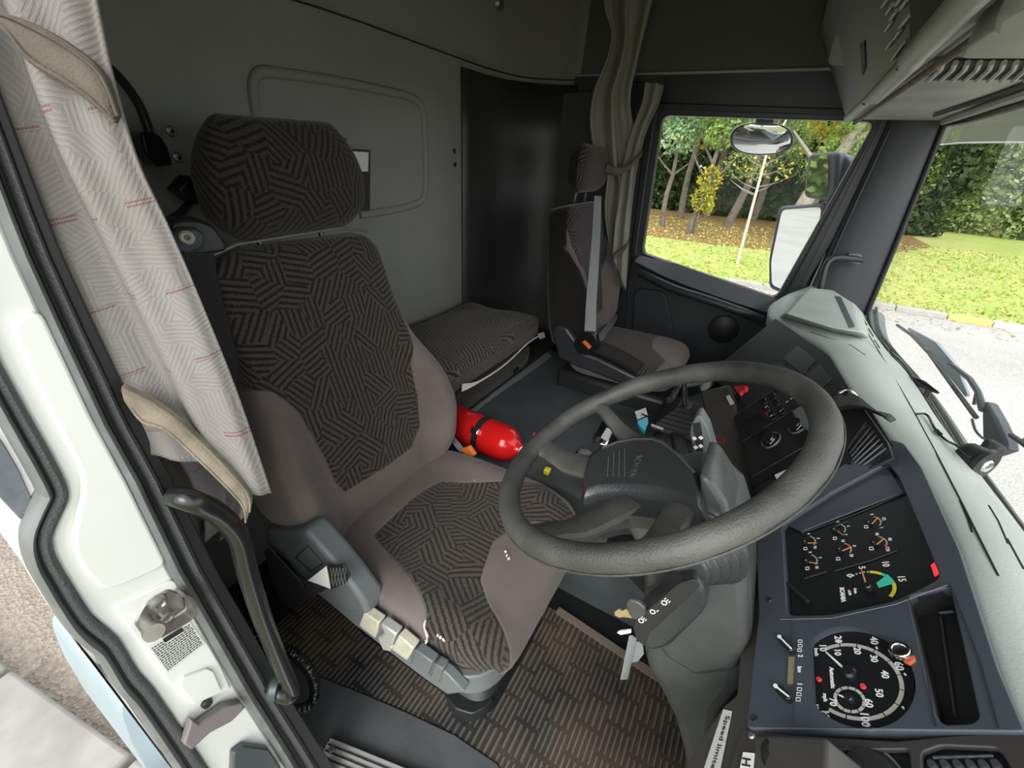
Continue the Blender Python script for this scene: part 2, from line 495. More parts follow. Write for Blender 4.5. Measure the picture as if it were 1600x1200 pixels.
M['strap'] = mat('seat belt webbing', (0.020, 0.019, 0.024), 0.6, bump=0.4, bscale=900)
M['strap_light'] = mat('grey belt webbing', (0.19, 0.205, 0.21), 0.5, bump=0.4, bscale=900)
M['mattop'] = mat('grey rubber tunnel mat', (0.075, 0.088, 0.090), 0.6, var=0.35, vscale=7, bump=0.5, bscale=700)
M['side_blue'] = mat('blue grey outside panel', (0.30, 0.37, 0.42), 0.4, var=0.1)
M['blue_panel'] = mat('slate grey outside insert', (0.17, 0.19, 0.21), 0.5, var=0.3, vscale=60)
M['mirror'] = mat('mirror glass', (0.80, 0.83, 0.82), 0.02, metal=1.0)
M['mirror_shell'] = mat('mirror housing', (0.045, 0.055, 0.065), 0.4, var=0.3, vscale=10)
M['dirt'] = mat('dust', (0.33, 0.25, 0.17), 0.9)
M['crumbs'] = mat('pale crumbs', (0.75, 0.70, 0.64), 0.8)
def colouring():  # black, with green on the rear and outward facing side lower down
    m, N, L, B = new_mat('black paint with green algae on one side')
    tc = N.new('ShaderNodeTexCoord'); dt = N.new('ShaderNodeVectorMath'); dt.operation = 'DOT_PRODUCT'
    L.new(tc.outputs['Normal'], dt.inputs[0]); dt.inputs[1].default_value = (-0.80, -0.58, -0.1)
    nz = N.new('ShaderNodeTexNoise'); nz.inputs['Scale'].default_value = 14; nz.inputs['Detail'].default_value = 5; L.new(tc.outputs['Object'], nz.inputs['Vector'])
    sp_ = N.new('ShaderNodeSeparateXYZ'); L.new(tc.outputs['Object'], sp_.inputs[0])
    s = mth(N, L, 'ADD', dt.outputs['Value'], mth(N, L, 'MULTIPLY', mth(N, L, 'SUBTRACT', nz.outputs['Fac'], 0.5), 0.9))
    mr = N.new('ShaderNodeMapRange'); mr.inputs['From Min'].default_value = 0.55; mr.inputs['From Max'].default_value = 0.95; L.new(s, mr.inputs['Value'])
    mz = N.new('ShaderNodeMapRange'); mz.inputs['From Min'].default_value = -0.42; mz.inputs['From Max'].default_value = -0.50; L.new(sp_.outputs[2], mz.inputs['Value'])
    f = mth(N, L, 'MULTIPLY', mr.outputs[0], mz.outputs[0])
    L.new(mixc(N, L, f, (0.014, 0.015, 0.015), (0.085, 0.115, 0.045)), B.inputs['Base Color'])
    rr = N.new('ShaderNodeMapRange'); rr.inputs['To Min'].default_value = 0.22; rr.inputs['To Max'].default_value = 0.6; L.new(f, rr.inputs['Value']); L.new(rr.outputs[0], B.inputs['Roughness'])
    return m
M['green_side'] = colouring()
def glass_mat(name, tint=(0.985, 0.99, 0.985), dirt=0.0):
    m, N, L, B = new_mat(name)
    out = [n for n in N if n.type == 'OUTPUT_MATERIAL'][0]
    N.remove(B)
    tr = N.new('ShaderNodeBsdfTransparent'); tr.inputs[0].default_value = (*tint, 1)
    gl = N.new('ShaderNodeBsdfGlossy'); gl.inputs['Roughness'].default_value = 0.0
    fr = N.new('ShaderNodeFresnel'); ge = N.new('ShaderNodeNewGeometry')
    io = mth(N, L, 'ADD', 1.15, mth(N, L, 'MULTIPLY', ge.outputs['Backfacing'], 1/1.15-1.15)); L.new(io, fr.inputs['IOR'])
    mx = N.new('ShaderNodeMixShader')
    L.new(fr.outputs[0], mx.inputs[0]); L.new(tr.outputs[0], mx.inputs[1]); L.new(gl.outputs[0], mx.inputs[2])
    L.new(mx.outputs[0], out.inputs['Surface'])
    return m
M['glass'] = glass_mat('window glass')
M['tint'] = mat('green grey visor plastic', (0.15, 0.165, 0.12), 0.4)
# ============================================================ THE SETTING: cab shell
FLOOR = -1.30
WL = 2.12          # inner face of the passenger side
XR = -1.20         # rear wall
V = Vector
def struct(name, mb, m, parent=None, label=None, **k):
    o = mb.build(name, m, parent, **k)
    if parent is None: tag(o, label, kind='structure')
    return o

# rear wall with rounded corner into the passenger side wall
mb = MB()
prof = [(XR, 0.12)]
for k in range(0, 13):
    prof.append((XR, lerp(0.2, 1.80, k/12)))
for k in range(1, 11):
    a = math.pi/2*k/10
    prof.append((XR+0.30-0.30*math.cos(a), 1.82+0.30*math.sin(a)))
zs = [FLOOR, -0.9, -0.5, -0.2, 0.0, 0.2, 0.30, 0.315, 0.33, 0.6, 1.0]
secs = []
for z in zs:
    bulge = 0.012 if z > 0.32 else (0.0 if z < 0.29 else -0.004)
    tilt = max(0, z-0.33)*0.10
    secs.append([V((x + (bulge+tilt)*(1 if i < 16 else 0.4), y - (0.3*bulge if i >= 16 else 0), z)) for i, (x, y) in enumerate(prof)])
mb.loft(secs, closed=False)
struct('wall_rear', mb, M['rear'], solid=0.006)
# emboss bead on rear wall, half sunk
def yz(px, py): q = PX(px, py, XR); return q
bead_px = [(405, 225), (398, 175), (393, 135), (405, 113), (440, 115), (530, 128), (600, 142), (640, 152), (657, 168), (661, 200), (663, 250), (662, 300), (650, 318), (600, 330), (560, 335)]
mb = MB(); mb.tube([q + V((0.002, 0, 0)) for q in catmull([yz(*p) for p in bead_px], 5)], 0.014, 10)
bead = struct('trim_1', mb, M['rear'])
bead2 = [(418, 225), (412, 180), (408, 150), (418, 131), (450, 131), (530, 143), (600, 156), (632, 165), (645, 180), (648, 210)]
mb = MB(); mb.tube([q + V((-0.001, 0, 0)) for q in catmull([yz(*p) for p in bead2], 5)], 0.0035, 6)
struct('trim_2', mb, M['rear'])
# seam line between rear lining and upper lining
from mathutils.bvhtree import BVHTree
def bvh_of(o): return BVHTree.FromPolygons([tuple(v.co) for v in o.data.vertices], [tuple(p.vertices) for p in o.data.polygons])
_rw = bvh_of(bpy.data.objects['wall_rear'])
def on_rear(px, py, lift=0.004):
    r = ray(px, py).normalized(); h = _rw.ray_cast(V((0, 0, 0)), r)
    return PX(px, py, XR) if h[0] is None else h[0] - r*lift
mb = MB()
mb.tube([on_rear(*p) for p in [(300, -42), (420, -12), (500, 12), (575, 38), (650, 66), (720, 92), (760, 106), (781, 112), (800, 117), (820, 121), (840, 123), (860, 124), (880, 125)]] + [PY(900, 125, WL-0.002), PY(930, 126, WL-0.002)], 0.003, 6)
struct('trim_3', mb, M['black_rubber'])

# dark glossy trim filling the rear corner on the passenger side
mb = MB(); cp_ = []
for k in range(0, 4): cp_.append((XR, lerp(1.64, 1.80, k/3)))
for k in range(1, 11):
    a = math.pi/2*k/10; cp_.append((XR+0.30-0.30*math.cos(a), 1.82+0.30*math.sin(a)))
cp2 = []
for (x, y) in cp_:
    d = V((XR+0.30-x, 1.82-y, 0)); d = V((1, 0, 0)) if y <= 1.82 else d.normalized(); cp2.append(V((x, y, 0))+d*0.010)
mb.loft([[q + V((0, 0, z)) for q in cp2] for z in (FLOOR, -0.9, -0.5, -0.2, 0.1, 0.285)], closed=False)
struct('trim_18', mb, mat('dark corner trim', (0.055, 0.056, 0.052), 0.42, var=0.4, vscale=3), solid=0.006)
# headliner (ceiling) over everything and side linings above the windows
mb = MB()
mb.box((-0.3, 1.1, 1.01), (2.0, 2.2, 0.02))
struct('ceiling', mb, M['head'])
# passenger side wall: a plate with the window opening
fs = Frame((0, WL, 0), (1, 0, 0), (0, 0, 1), (0, -1, 0))   # right=+x, up=z, normal into cab
def S(px, py, h=0.0): return fs.ab(px, py, h)
up_head = [S(824, 122), S(1000, 121), S(1160, 124), S(1330, 130)]
hz = up_head[0][1]
mb = MB()
mb.prism([fs.at(-0.92, hz-0.002), fs.at(0.60, hz-0.002), fs.at(0.60, 1.0), fs.at(-0.92, 1.0)], (0, 0.05, 0))
struct('wall_left', mb, M['head'])
mb = MB(); mb.tube([fs.at(-0.92, hz+0.004, 0.004), fs.at(0.30, hz+0.004, 0.004)], 0.005, 6)
struct('trim_4', mb, M['shelf'])
# rear part of passenger side wall (behind B pillar)
mb = MB()
mb.prism([fs.at(-0.92, FLOOR, 0.005), fs.at(-0.53, FLOOR, 0.005), fs.at(-0.53, hz, 0.005), fs.at(-0.92, hz, 0.005)], (0, 0.05, 0))
struct('wall_side', mb, mat('dark side lining', (0.06, 0.062, 0.055), 0.85, var=0.3, vscale=4))
# recessed locker panel on it
mb = MB(); mb.prism([PY(853, 148, WL-0.02), PY(925, 142, WL-0.02), PY(925, 385, WL-0.02), PY(858, 385, WL-0.02)], (0, 0.012, 0))
struct('trim_5', mb, mat('locker flap lining', (0.075, 0.077, 0.068), 0.85), bevel=0.004)

# door_1: passenger door: frame plate with window hole
dt = thing('door_1', None, None, (0, WL, -0.5)); tag(dt, kind='structure')
dt['label'] = None
del dt['label']
win_o = [S(1037, 180), S(1200, 182), S(1368, 193), S(1366, 215), S(1222, 452), S(1208, 466), S(1100, 428), S(1006, 396), S(1008, 375)]
win = r2([S(1035, 180), S(1368, 190), S(1212, 467), S(1003, 396)], [0.035, 0.03, 0.03, 0.03], 5)
outer = [(-0.53, FLOOR), (0.12, FLOOR), (0.20, -0.52), S(1240, 500), S(1262, 440), (0.315, 0.19), (0.33, hz+0.02), (-0.53, hz+0.02)]
plate('door_frame', fs, outer, [win], M['door'], dt, h=-0.003, depth=0.04, bevel=0.003)
# raised rubber ring around window
ring_o = r2([S(1014, 160), S(1386, 172), S(1228, 490), S(985, 404)], [0.06, 0.05, 0.03, 0.04], 6)
ring_i = r2([S(1026, 172), S(1375, 184), S(1218, 474), S(994, 400)], [0.045, 0.04, 0.03, 0.03], 6)
plate('window_seal', fs, ring_o, [ring_i], M['black'], dt, h=0.012, depth=0.012, bevel=0.004)
mb = MB()
gp = [fs.at(a, b, -0.03) for a, b in [S(1030, 172, -0.03), S(1375, 184, -0.03), S(1215, 478, -0.03), S(994, 402, -0.03)]]
mb.prism(gp, (0, 0.004, 0))
g = mb.build('window_1', M['glass'], None, smooth=False); tag(g, kind='structure')
# sill ledge under the window and door armrest / handle rail
ledge_t = [(998, 398), (1060, 412), (1110, 430), (1215, 466), (1235, 480)]
ledge_b = [(990, 408), (1030, 428), (1070, 445), (1140, 470), (1230, 498)]
mb = MB()
a = [PY(*p, WL) for p in ledge_t]; b = [PY(*p, WL-0.06) for p in ledge_b]; c = [q + V((0, 0.05, -0.03)) for q in b]; d = [q + V((0, 0, -0.03)) for q in a]
mb.loft([[a[i], b[i], c[i], d[i]] for i in range(5)])
mb.build('window_ledge', mat('satin door trim', (0.10, 0.11, 0.12), 0.3), dt, bevel=0.004)
mb = MB()
rail = [PY(1000, 425, WL-0.05), PY(1050, 450, WL-0.08), PY(1110, 470, WL-0.10), PY(1160, 488, WL-0.10), PY(1190, 500, WL-0.08)]
mb.tube(catmull(rail, 6), [0.02]*25, 10)
mb.build('armrest', M['door'], dt)
mb = MB()
mb.prism(round_poly([PY(*p, WL-0.012) for p in [(990, 450), (1040, 455), (1052, 520), (1060, 600), (985, 600)]], 0.04), (0, 0.02, 0))
mb.build('speaker_panel', M['door'], dt, bevel=0.006)
mb = MB()
for i in range(9):
    q0 = PY(1015+i*5, 490+i*9, WL-0.014)
mb.lathe([(0.001, 0.004), (0.06, 0.004), (0.065, 0.0), (0.065, -0.01)], PY(1130, 515, WL-0.01), (0, -1, 0), 28)
mb.build('speaker_grille', M['black'], dt)

# A pillar on passenger side
mb = MB()
ap_in = [(1395, 150), (1386, 195), (1342, 290), (1290, 400), (1262, 460)]
ap_out = [(1510, 150), (1474, 200), (1441, 280), (1400, 380), (1354, 492)]
A_ = [PY(*p, WL-0.01) for p in ap_in]; B_ = [PY(*p, WL-0.03) for p in ap_out]
mb.loft([[A_[i]+V((0.0, 0.06, 0)), A_[i], A_[i].lerp(B_[i], 0.15)+V((0, -0.012, 0)), B_[i].lerp(A_[i], 0.12)+V((0, -0.012, 0)), B_[i], B_[i]+V((0.0, 0.06, 0))] for i in range(5)])
struct('trim_6', mb, M['pillar'], bevel=0.003)
mb = MB(); mb.tube([PY(1475, 196, WL-0.04), PY(1442, 280, WL-0.04), PY(1401, 380, WL-0.04), PY(1354, 492, WL-0.04)], 0.008, 8)
struct('trim_7', mb, M['black_rubber'])
mb = MB(); mb.tube([PY(1392, 200, WL-0.025), PY(1350, 290, WL-0.025), PY(1300, 400, WL-0.025)], 0.003, 6)
struct('trim_8', mb, M['mirror_shell'])

# B pillar cover on passenger side
mb = MB(); mb.prism([PY(985, 126, WL-0.025), PY(1014, 130, WL-0.025), PY(1003, 200, WL-0.025), PY(990, 300, WL-0.025), PY(980, 400, WL-0.025), PY(975, 560, WL-0.025), PY(952, 560, WL-0.025), PY(962, 300, WL-0.025)], (0, 0.03, 0))
struct('trim_9', mb, M['black'], bevel=0.004)

# floor: driver footwell, passenger footwell, engine tunnel
mb = MB(); mb.box((-0.35, 1.1, FLOOR-0.03), (1.9, 2.1, 0.06))
struct('floor', mb, M['black_rubber'])
mb = MB()
TT = -0.90
mb.prism(round_poly([V((-0.82, 0.93, FLOOR)), V((-0.82, 0.97, TT)), V((-0.82, 1.92, TT)), V((-0.82, 1.96, FLOOR))], [0.001, 0.03, 0.03, 0.001]), (0.95, 0, 0))
struct('floor_tunnel', mb, M['mattop'], bevel=0.01)
# bunk box behind the seats
mb = MB()
mb.box((-1.00, 1.5, (FLOOR-0.87)/2-0.0), (0.38, 1.2, -0.87-FLOOR))
struct('wall_bunk', mb, M['side_dark'], bevel=0.01)
# grey strip where the bunk box meets the tunnel mat
mb = MB()
st = [PZ(715, 652, TT+0.004), PZ(760, 615, TT+0.004), PZ(800, 585, TT+0.004), PZ(852, 548, TT+0.004)]
st2 = [PZ(735, 648, TT+0.004), PZ(775, 617, TT+0.004), PZ(815, 590, TT+0.004), PZ(862, 556, TT+0.004)]
mb.loft([[st[i], st2[i], st2[i]-V((0, 0, 0.006)), st[i]-V((0, 0, 0.006))] for i in range(4)])
struct('trim_10', mb, M['strap_light'])
# footwell front wall (bulkhead)
mb = MB(); mb.box((0.44, 1.1, -0.95), (0.04, 2.1, 0.75))
struct('wall_front', mb, M['dash'])
# right wall behind the B pillar, header above the door, both unseen or barely seen but they shade the cab
mb = MB(); mb.box((-0.87, 0.10, -0.15), (0.70, 0.03, 2.3))
struct('wall_right', mb, M['rear'])
mb = MB(); mb.box((0.05, 0.10, 0.68), (1.2, 0.05, 0.66))
struct('trim_11', mb, M['body_white'])
mb = MB(); mb.box((0.47, 0.06, -0.15), (0.08, 0.10, 1.9))
struct('trim_12', mb, M['body_white'])

# windscreen
def scr(px, py): return None
WZ = -0.48
base = [V((0.44, 2.16, WZ+0.03))] + [PZ(x, y, WZ) for x, y in [(1362, 510), (1387, 545), (1425, 590), (1458, 640), (1490, 695), (1522, 742), (1555, 790), (1600, 852), (1660, 940), (1740, 1070)]]
mb = MB()
bs = catmull(base, 4)
secs = [[q + V((0, 0, 0.0)) for q in bs], [q + V((0.0, 0, 0.30)) for q in bs], [q + V((0.0, 0, 0.68)) for q in bs]]
mb.loft(secs, closed=False)
g = mb.build('window_2', M['glass'], None); tag(g, kind='structure')
# black rubber + cowl at the screen foot
mb = MB(); mb.tube([q + V((-0.004, 0, -0.002)) for q in bs], 0.006, 6)
struct('trim_13', mb, M['black_rubber'])
mb = MB(); mb.tube([q + V((0.028, 0, -0.012)) for q in bs], 0.005, 6)
struct('trim_14', mb, M['black_rubber'])
mb = MB()
mb.loft([[q + V((0.008, 0, -0.012)), q + V((0.065, 0, -0.035)), q + V((0.075, 0, -0.09)), q + V((0.008, 0, -0.09))] for q in bs])
struct('trim_15', mb, mat('cowl panel', (0.12, 0.13, 0.13), 0.45), bevel=0.004)
# front wall above screen
mb = MB(); mb.box((0.45, 1.1, 0.62), (0.05, 2.1, 0.78))
struct('wall_header', mb, M['head'])

# ============================================================ DRIVER SIDE DOOR JAMB
JX = -0.50
W_ = [(-330, -570), (-240, -320), (-125, 0), (-60, 180), (0, 340), (24, 400), (75, 512), (146, 662), (195, 750), (262, 889), (322, 994), (375, 1087), (425, 1166), (455, 1215)]
O_ = [(-560, -560), (-330, -100), (-160, 220), (-70, 400), (-30, 500), (0, 566), (51, 659), (79, 708), (103, 755), (107, 780), (93, 812), (82, 840), (84, 862), (97, 889), (142, 960), (184, 997), (217, 1050), (240, 1076), (277, 1129), (322, 1196), (335, 1216)]
mb = MB()
mb.prism([PX(*p, JX) for p in W_] + [PX(*p, JX) for p in reversed(O_)], (-0.03, 0, 0))
pil = struct('wall_jamb', mb, M['white'], bevel=0.003)
mb = MB()
pan = [(32, 560), (62, 620), (98, 690), (122, 735), (126, 765), (116, 805), (108, 850), (126, 890), (158, 920), (190, 910), (258, 880), (195, 752), (140, 650), (96, 556), (60, 480), (8, 500)]
mb.prism(round_poly([PX(*p, JX+0.001) for p in pan], 0.012), (-0.02, 0, 0)); 
mb.v = [(v[0]+0.006, v[1], v[2]) for v in mb.v]
mb.build('raised_panel', M['white'], pil, bevel=0.006, bseg=4)
mb = MB()
pan = [(176, 948), (270, 903), (318, 995), (344, 1040), (360, 1075), (300, 1100), (262, 1066), (226, 1018)]
mb.prism(round_poly([PX(*p, JX+0.001) for p in pan], 0.008), (-0.02, 0, 0)); mb.v = [(v[0]+0.003, v[1], v[2]) for v in mb.v]
mb.build('latch_panel', M['white'], pil, bevel=0.003, bseg=3)
mb = MB()
pan = [(280, 1070), (283, 1058), (322, 1043), (332, 1048), (345, 1078), (300, 1098)]
mb.prism(round_poly([PX(*p, JX+0.005) for p in pan], 0.004), (-0.02, 0, 0)); mb.v = [(v[0]+0.003, v[1], v[2]) for v in mb.v]
mb.build('small_cover', M['white'], pil, bevel=0.002)
mb = MB(); q = PX(324, 1099, JX+0.004)
mb.lathe([(0.0, 0.003), (0.006, 0.003), (0.007, 0.0), (0.007, -0.004)], q, (1, 0, 0), 14)
mb.build('plug_hole', M['black'], pil)

def offs(pts, dx): return [(x+dx, y) for x, y in pts]
def strip_between(name, px0, dx0, dx1, x, th, m, bev=0.002, rnd=False):
    mb = MB()
    a = [PX(px+dx0, py, x) for px, py in px0]; b = [PX(px+dx1, py, x) for px, py in px0]
    if rnd:
        secs = []
        for i in range(len(a)):
            w = (b[i]-a[i])
            secs.append([a[i] - V((th, 0, 0)), a[i], a[i]+w*0.15+V((0.004, 0, 0)), a[i]+w*0.5+V((0.007, 0, 0)), a[i]+w*0.85+V((0.004, 0, 0)), b[i], b[i]-V((th, 0, 0))])
        mb.loft(secs)
    else:
        mb.loft([[a[i], b[i], b[i]-V((th, 0, 0)), a[i]-V((th, 0, 0))] for i in range(len(a))])
    return mb.build(name, m, None, bevel=bev)
seal = strip_between('door_seal', W_, 0, 23, JX+0.004, 0.02, M['rubber'], 0.0, True)
tag(seal, 'smooth grey rubber weather seal running down the inner edge of the white door jamb', 'seal', 'door seals')
o = strip_between('seal_backing', W_, 22, 36, JX-0.004, 0.02, M['black_rubber']); link_parent = seal
o.parent = seal
o = strip_between('seal_lip', W_, 34, 53, JX+0.001, 0.02, M['tex_rubber'], 0.0, True); o.parent = seal
o = strip_between('seal_cover', W_, 52, 76, JX+0.000, 0.03, M['black']); o.parent = seal
TEXO = O_
mb = MB()
def inner_off(pts, d):
    out = []
    for i, p in enumerate(pts):
        a = V((*pts[max(i-1, 0)], 0)); b = V((*pts[min(i+1, len(pts)-1)], 0)); t = (b-a).normalized()
        nrm = V((t.y, -t.x, 0))   # points right of travel
        out.append((p[0]-nrm.x*d, p[1]-nrm.y*d))
    return out
def strip_curves(name, A, B, x, th, m, parent=None, hump=0.0, bev=0.0):
    mb = MB(); a = [PX(*p, x) for p in A]; b = [PX(*p, x) for p in B]
    secs = []
    for i in range(len(a)):
        w = b[i]-a[i]
        secs.append([a[i]-V((th, 0, 0)), a[i], a[i]+w*0.2+V((hump*0.7, 0, 0)), a[i]+w*0.5+V((hump, 0, 0)), a[i]+w*0.8+V((hump*0.7, 0, 0)), b[i], b[i]-V((th, 0, 0))])
    mb.loft(secs)
    return mb.build(name, m, parent, bevel=bev)
OC = [(q.x, q.y) for q in catmull([V((p[0], p[1], 0)) for p in O_], 4)]
s2 = strip_curves('door_seal', OC, inner_off(OC, 20), JX+0.004, 0.02, M['tex_rubber'], hump=0.003)
tag(s2, 'wavy grained black rubber seal with round bulb along the outer body edge', 'seal', 'door seals')
o = strip_curves('seal_gap', inner_off(OC, 19), inner_off(OC, 28), JX-0.002, 0.02, M['black_rubber'])
o.parent = s2
o = strip_curves('seal_bulb', inner_off(OC, 25), inner_off(OC, 45), JX+0.000, 0.015, M['rubber'], hump=0.008)
o.parent = s2
# outer body edge
OB = inner_off(OC, 44)
mb = MB()
sil = [(-60, 735), (0, 829), (86, 945), (124, 1009), (191, 1088), (232, 1137), (290, 1215)]
mb.prism([PX(*p, JX-0.012) for p in OB[12:]] + [PX(*p, JX-0.012) for p in reversed(sil)], (-0.03, 0, 0))
bd = struct('wall_body', mb, M['body_white'], bevel=0.003)
mb = MB(); mb.prism(round_poly([PX(*p, JX-0.010) for p in [(-40, 640), (4, 690), (32, 738), (52, 785), (40, 812), (32, 812), (0, 778), (-40, 735)]], 0.006), (-0.01, 0, 0))
mb.build('insert_panel', M['blue_panel'], bd, bevel=0.002)
# side skin of the body behind the jamb (almost edge-on from the door)
mb = MB(); e0 = PX(0, 829, JX-0.012); k_ = 0.0227
mb.prism([V((-0.53, 0.015, 0.9)), V((-0.53, 0.015, -0.9)), V((-1.3, 0.034, -1.0)), V((-1.3, 0.034, 0.9))], (0, 0.02, 0))
mb.build('side_skin', M['body_white'], bd)
# step fairing below
mb = MB(); mb.prism(round_poly([PX(*p, -0.62) for p in [(206, 1094), (192, 1098), (190, 1116), (205, 1160), (240, 1222), (360, 1222), (255, 1130)]], 0.01), (-0.25, 0, 0))
o = mb.build('step_fairing', M['side_blue'], None, bevel=0.01)
tag(o, 'pale blue grey fairing below the cab body, beside the gravel roadside', 'fairing')
mb = MB(); mb.prism([PX(*p, JX-0.06) for p in [(122, 1008), (130, 1004), (145, 1026), (138, 1030)]], (-0.02, 0, 0))
o = mb.build('side_marker', M['orange'], None, bevel=0.002); tag(o, 'small orange marker on the outer edge of the white body', 'marker')

# lower jamb: gutter strip and sill parts
mb = MB(); mb.prism([PX(*p, JX+0.016) for p in [(300, 1126), (312, 1133), (350, 1105), (378, 1098), (384, 1106), (362, 1128), (328, 1146), (300, 1172), (288, 1164)]], (-0.012, 0, 0))
o = mb.build('gutter_strip', mat('grey brown rubber', (0.19, 0.17, 0.17), 0.6), None, bevel=0.002)
tag(o, 'grey brown rubber gutter strip crossing the foot of the white jamb', 'strip')
mb = MB(); mb.prism([PX(*p, JX+0.012) for p in [(365, 1178), (382, 1165), (420, 1170), (440, 1200), (440, 1230), (362, 1230)]], (-0.012, 0, 0))
struct('trim_16', mb, M['side_blue'], bevel=0.003).data.materials[0] = mat('dark wet sheet metal', (0.06, 0.075, 0.08), 0.3)
mb = MB(); mb.prism([PZ(*p, FLOOR+0.012) for p in [(430, 1150), (470, 1130), (520, 1185), (500, 1230), (450, 1230)]], (0, 0, -0.03))
struct('trim_17', mb, M['dirt'])
# treadplate
tp = thing('step_plate', 'ribbed aluminium tread plate on the door sill at the footwell edge', 'tread plate', PZ(560, 1190, FLOOR))
fz = Frame(PZ(512, 1159, FLOOR+0.03), PZ(600, 1195, FLOOR+0.03)-PZ(512, 1159, FLOOR+0.03), PZ(480, 1200, FLOOR+0.03)-PZ(512, 1159, FLOOR+0.03), (0, 0, 1))
mb = MB(); mb.box(fz.at(0.18, 0.07, -0.004), (0.36, 0.16, 0.008), Matrix((fz.r, fz.u, fz.n)).transposed())
mb.build('plate_base', M['alu'], tp, bevel=0.002)
for i in range(11):
    mb = MB(); mb.box(fz.at(0.18, 0.004+i*0.0125, 0.0012), (0.35, 0.003, 0.0028), Matrix((fz.r, fz.u, fz.n)).transposed())
    mb.build('tread_groove', M['ink'], tp)
for a_, b_ in ((0.055, 0.055), (0.02, 0.01)):
    mb = MB(); mb.lathe([(0.0, 0.006), (0.006, 0.005), (0.008, 0.0)], fz.at(a_, b_, 0.002), (0, 0, 1), 14)
    mb.build('screw', M['steel'], tp)

# latch striker bracket on the jamb
sb = thing('striker_bracket', 'galvanised steel door striker bracket bolted to the white jamb above the small print label', 'bracket', PX(250, 955, JX))
mb = MB(); mb.prism(round_poly([PX(*p, JX+0.006) for p in [(210, 975), (226, 945), (262, 921), (285, 928), (292, 950), (240, 988), (222, 992)]], 0.004), (-0.005, 0, 0))
mb.build('bracket_plate', M['steel'], sb, bevel=0.0015)
mb = MB()
rim = [PX(*p, JX+0.01) for p in [(272, 921), (284, 928), (291, 945), (286, 958), (240, 984)]]
secs = []
for q in catmull(rim, 4): secs.append([q, q+V((0.018, 0, 0)), q+V((0.018, 0.0035, 0.0)), q+V((0, 0.0035, 0))])
mb.loft(secs); mb.build('bracket_flange', M['steel'], sb)
for p in ((247, 941), (258, 963)):
    mb = MB(); mb.lathe([(0.0, 0.004), (0.0035, 0.004), (0.005, 0.006), (0.008, 0.005), (0.009, 0.0), (0.009, -0.002)], PX(*p, JX+0.008), (1, 0, 0), 20)
    mb.build('bolt', M['steel'], sb)
mb = MB(); mb.tube([PX(226, 968, JX+0.004), PX(240, 987, JX+0.030)], 0.0065, 14); mb.tube([PX(238, 984, JX+0.026), PX(241, 989, JX+0.034)], 0.010, 16)
mb.build('striker_pin', M['steel'], sb)
# printed notice
fj = Frame(PX(262, 985, JX+0.0045), V((0, 1, 0.25)), V((0, -0.25, 1)), (1, 0, 0))
fjn = thing('notice_label', 'small printed notice in rows of fine text under the striker bracket', 'label', PX(270, 1020, JX))
lab_px = [(233, 1012), (297, 972), (321, 1006), (262, 1052)]
mb = MB(); mb.prism([PX(*p, JX+0.0058) for p in lab_px], (-0.001, 0, 0)); mb.build('sheet', mat('notice paper', (0.66, 0.67, 0.62), 0.6), fjn)
c0, c1, c2, c3 = [PX(*p, JX+0.0064) for p in lab_px]
rnd = random.Random(3)
mb = MB()
for i in range(13):
    t = 0.06 + i*0.07
    s0 = c0.lerp(c3, t); s1 = c1.lerp(c2, t); x = 0.03
    while x < 0.95:
        w = rnd.uniform(0.02, 0.075)
        if not (t < 0.16 and 0.3 < x < 0.75):
            a = s0.lerp(s1, x); b = s0.lerp(s1, min(0.97, x+w)); dn = (c3-c0)*0.030
            mb.prism([a, b, b+dn, a+dn], (-0.0004, 0, 0))
        x += w+0.022
mb.build('text_lines', M['mirror_shell'], fjn)
mb = MB(); a = c0.lerp(c1, 0.32)+(c3-c0)*0.0; b = c0.lerp(c1, 0.78); dn = (c3-c0)*0.14
mb.prism([a, b, b+dn, a+dn], (-0.0004, 0, 0)); o = mb.build('heading_bar', M['ink'], fjn)

# door grab handle (black tube)
gh = thing('grab_handle', 'black tubular grab handle, green on one side, standing in the driver door opening', 'handle', PX(450, 1080, -0.47))
gx = -0.455
pth = catmull([PX(272, 775, gx-0.02), PX(300, 783, gx), PX(340, 802, gx), PX(372, 838, gx), PX(386, 890, gx), PX(410, 965, gx), PX(438, 1035, gx), PX(456, 1078, gx), PX(450, 1088, gx), PX(436, 1083, gx-0.01), PX(424, 1072, gx-0.03)], 6)
mb = MB(); mb.tube(pth, 0.0118, 16)
mb.build('tube', M['green_side'], gh)
mb = MB(); mb.lathe([(0.0, 0.004), (0.014, 0.004), (0.018, 0.0), (0.018, -0.01)], PX(426, 1074, gx-0.02), (-0.6, -0.4, 0.1), 18); mb.build('end_cap', M['mirror_shell'], gh)
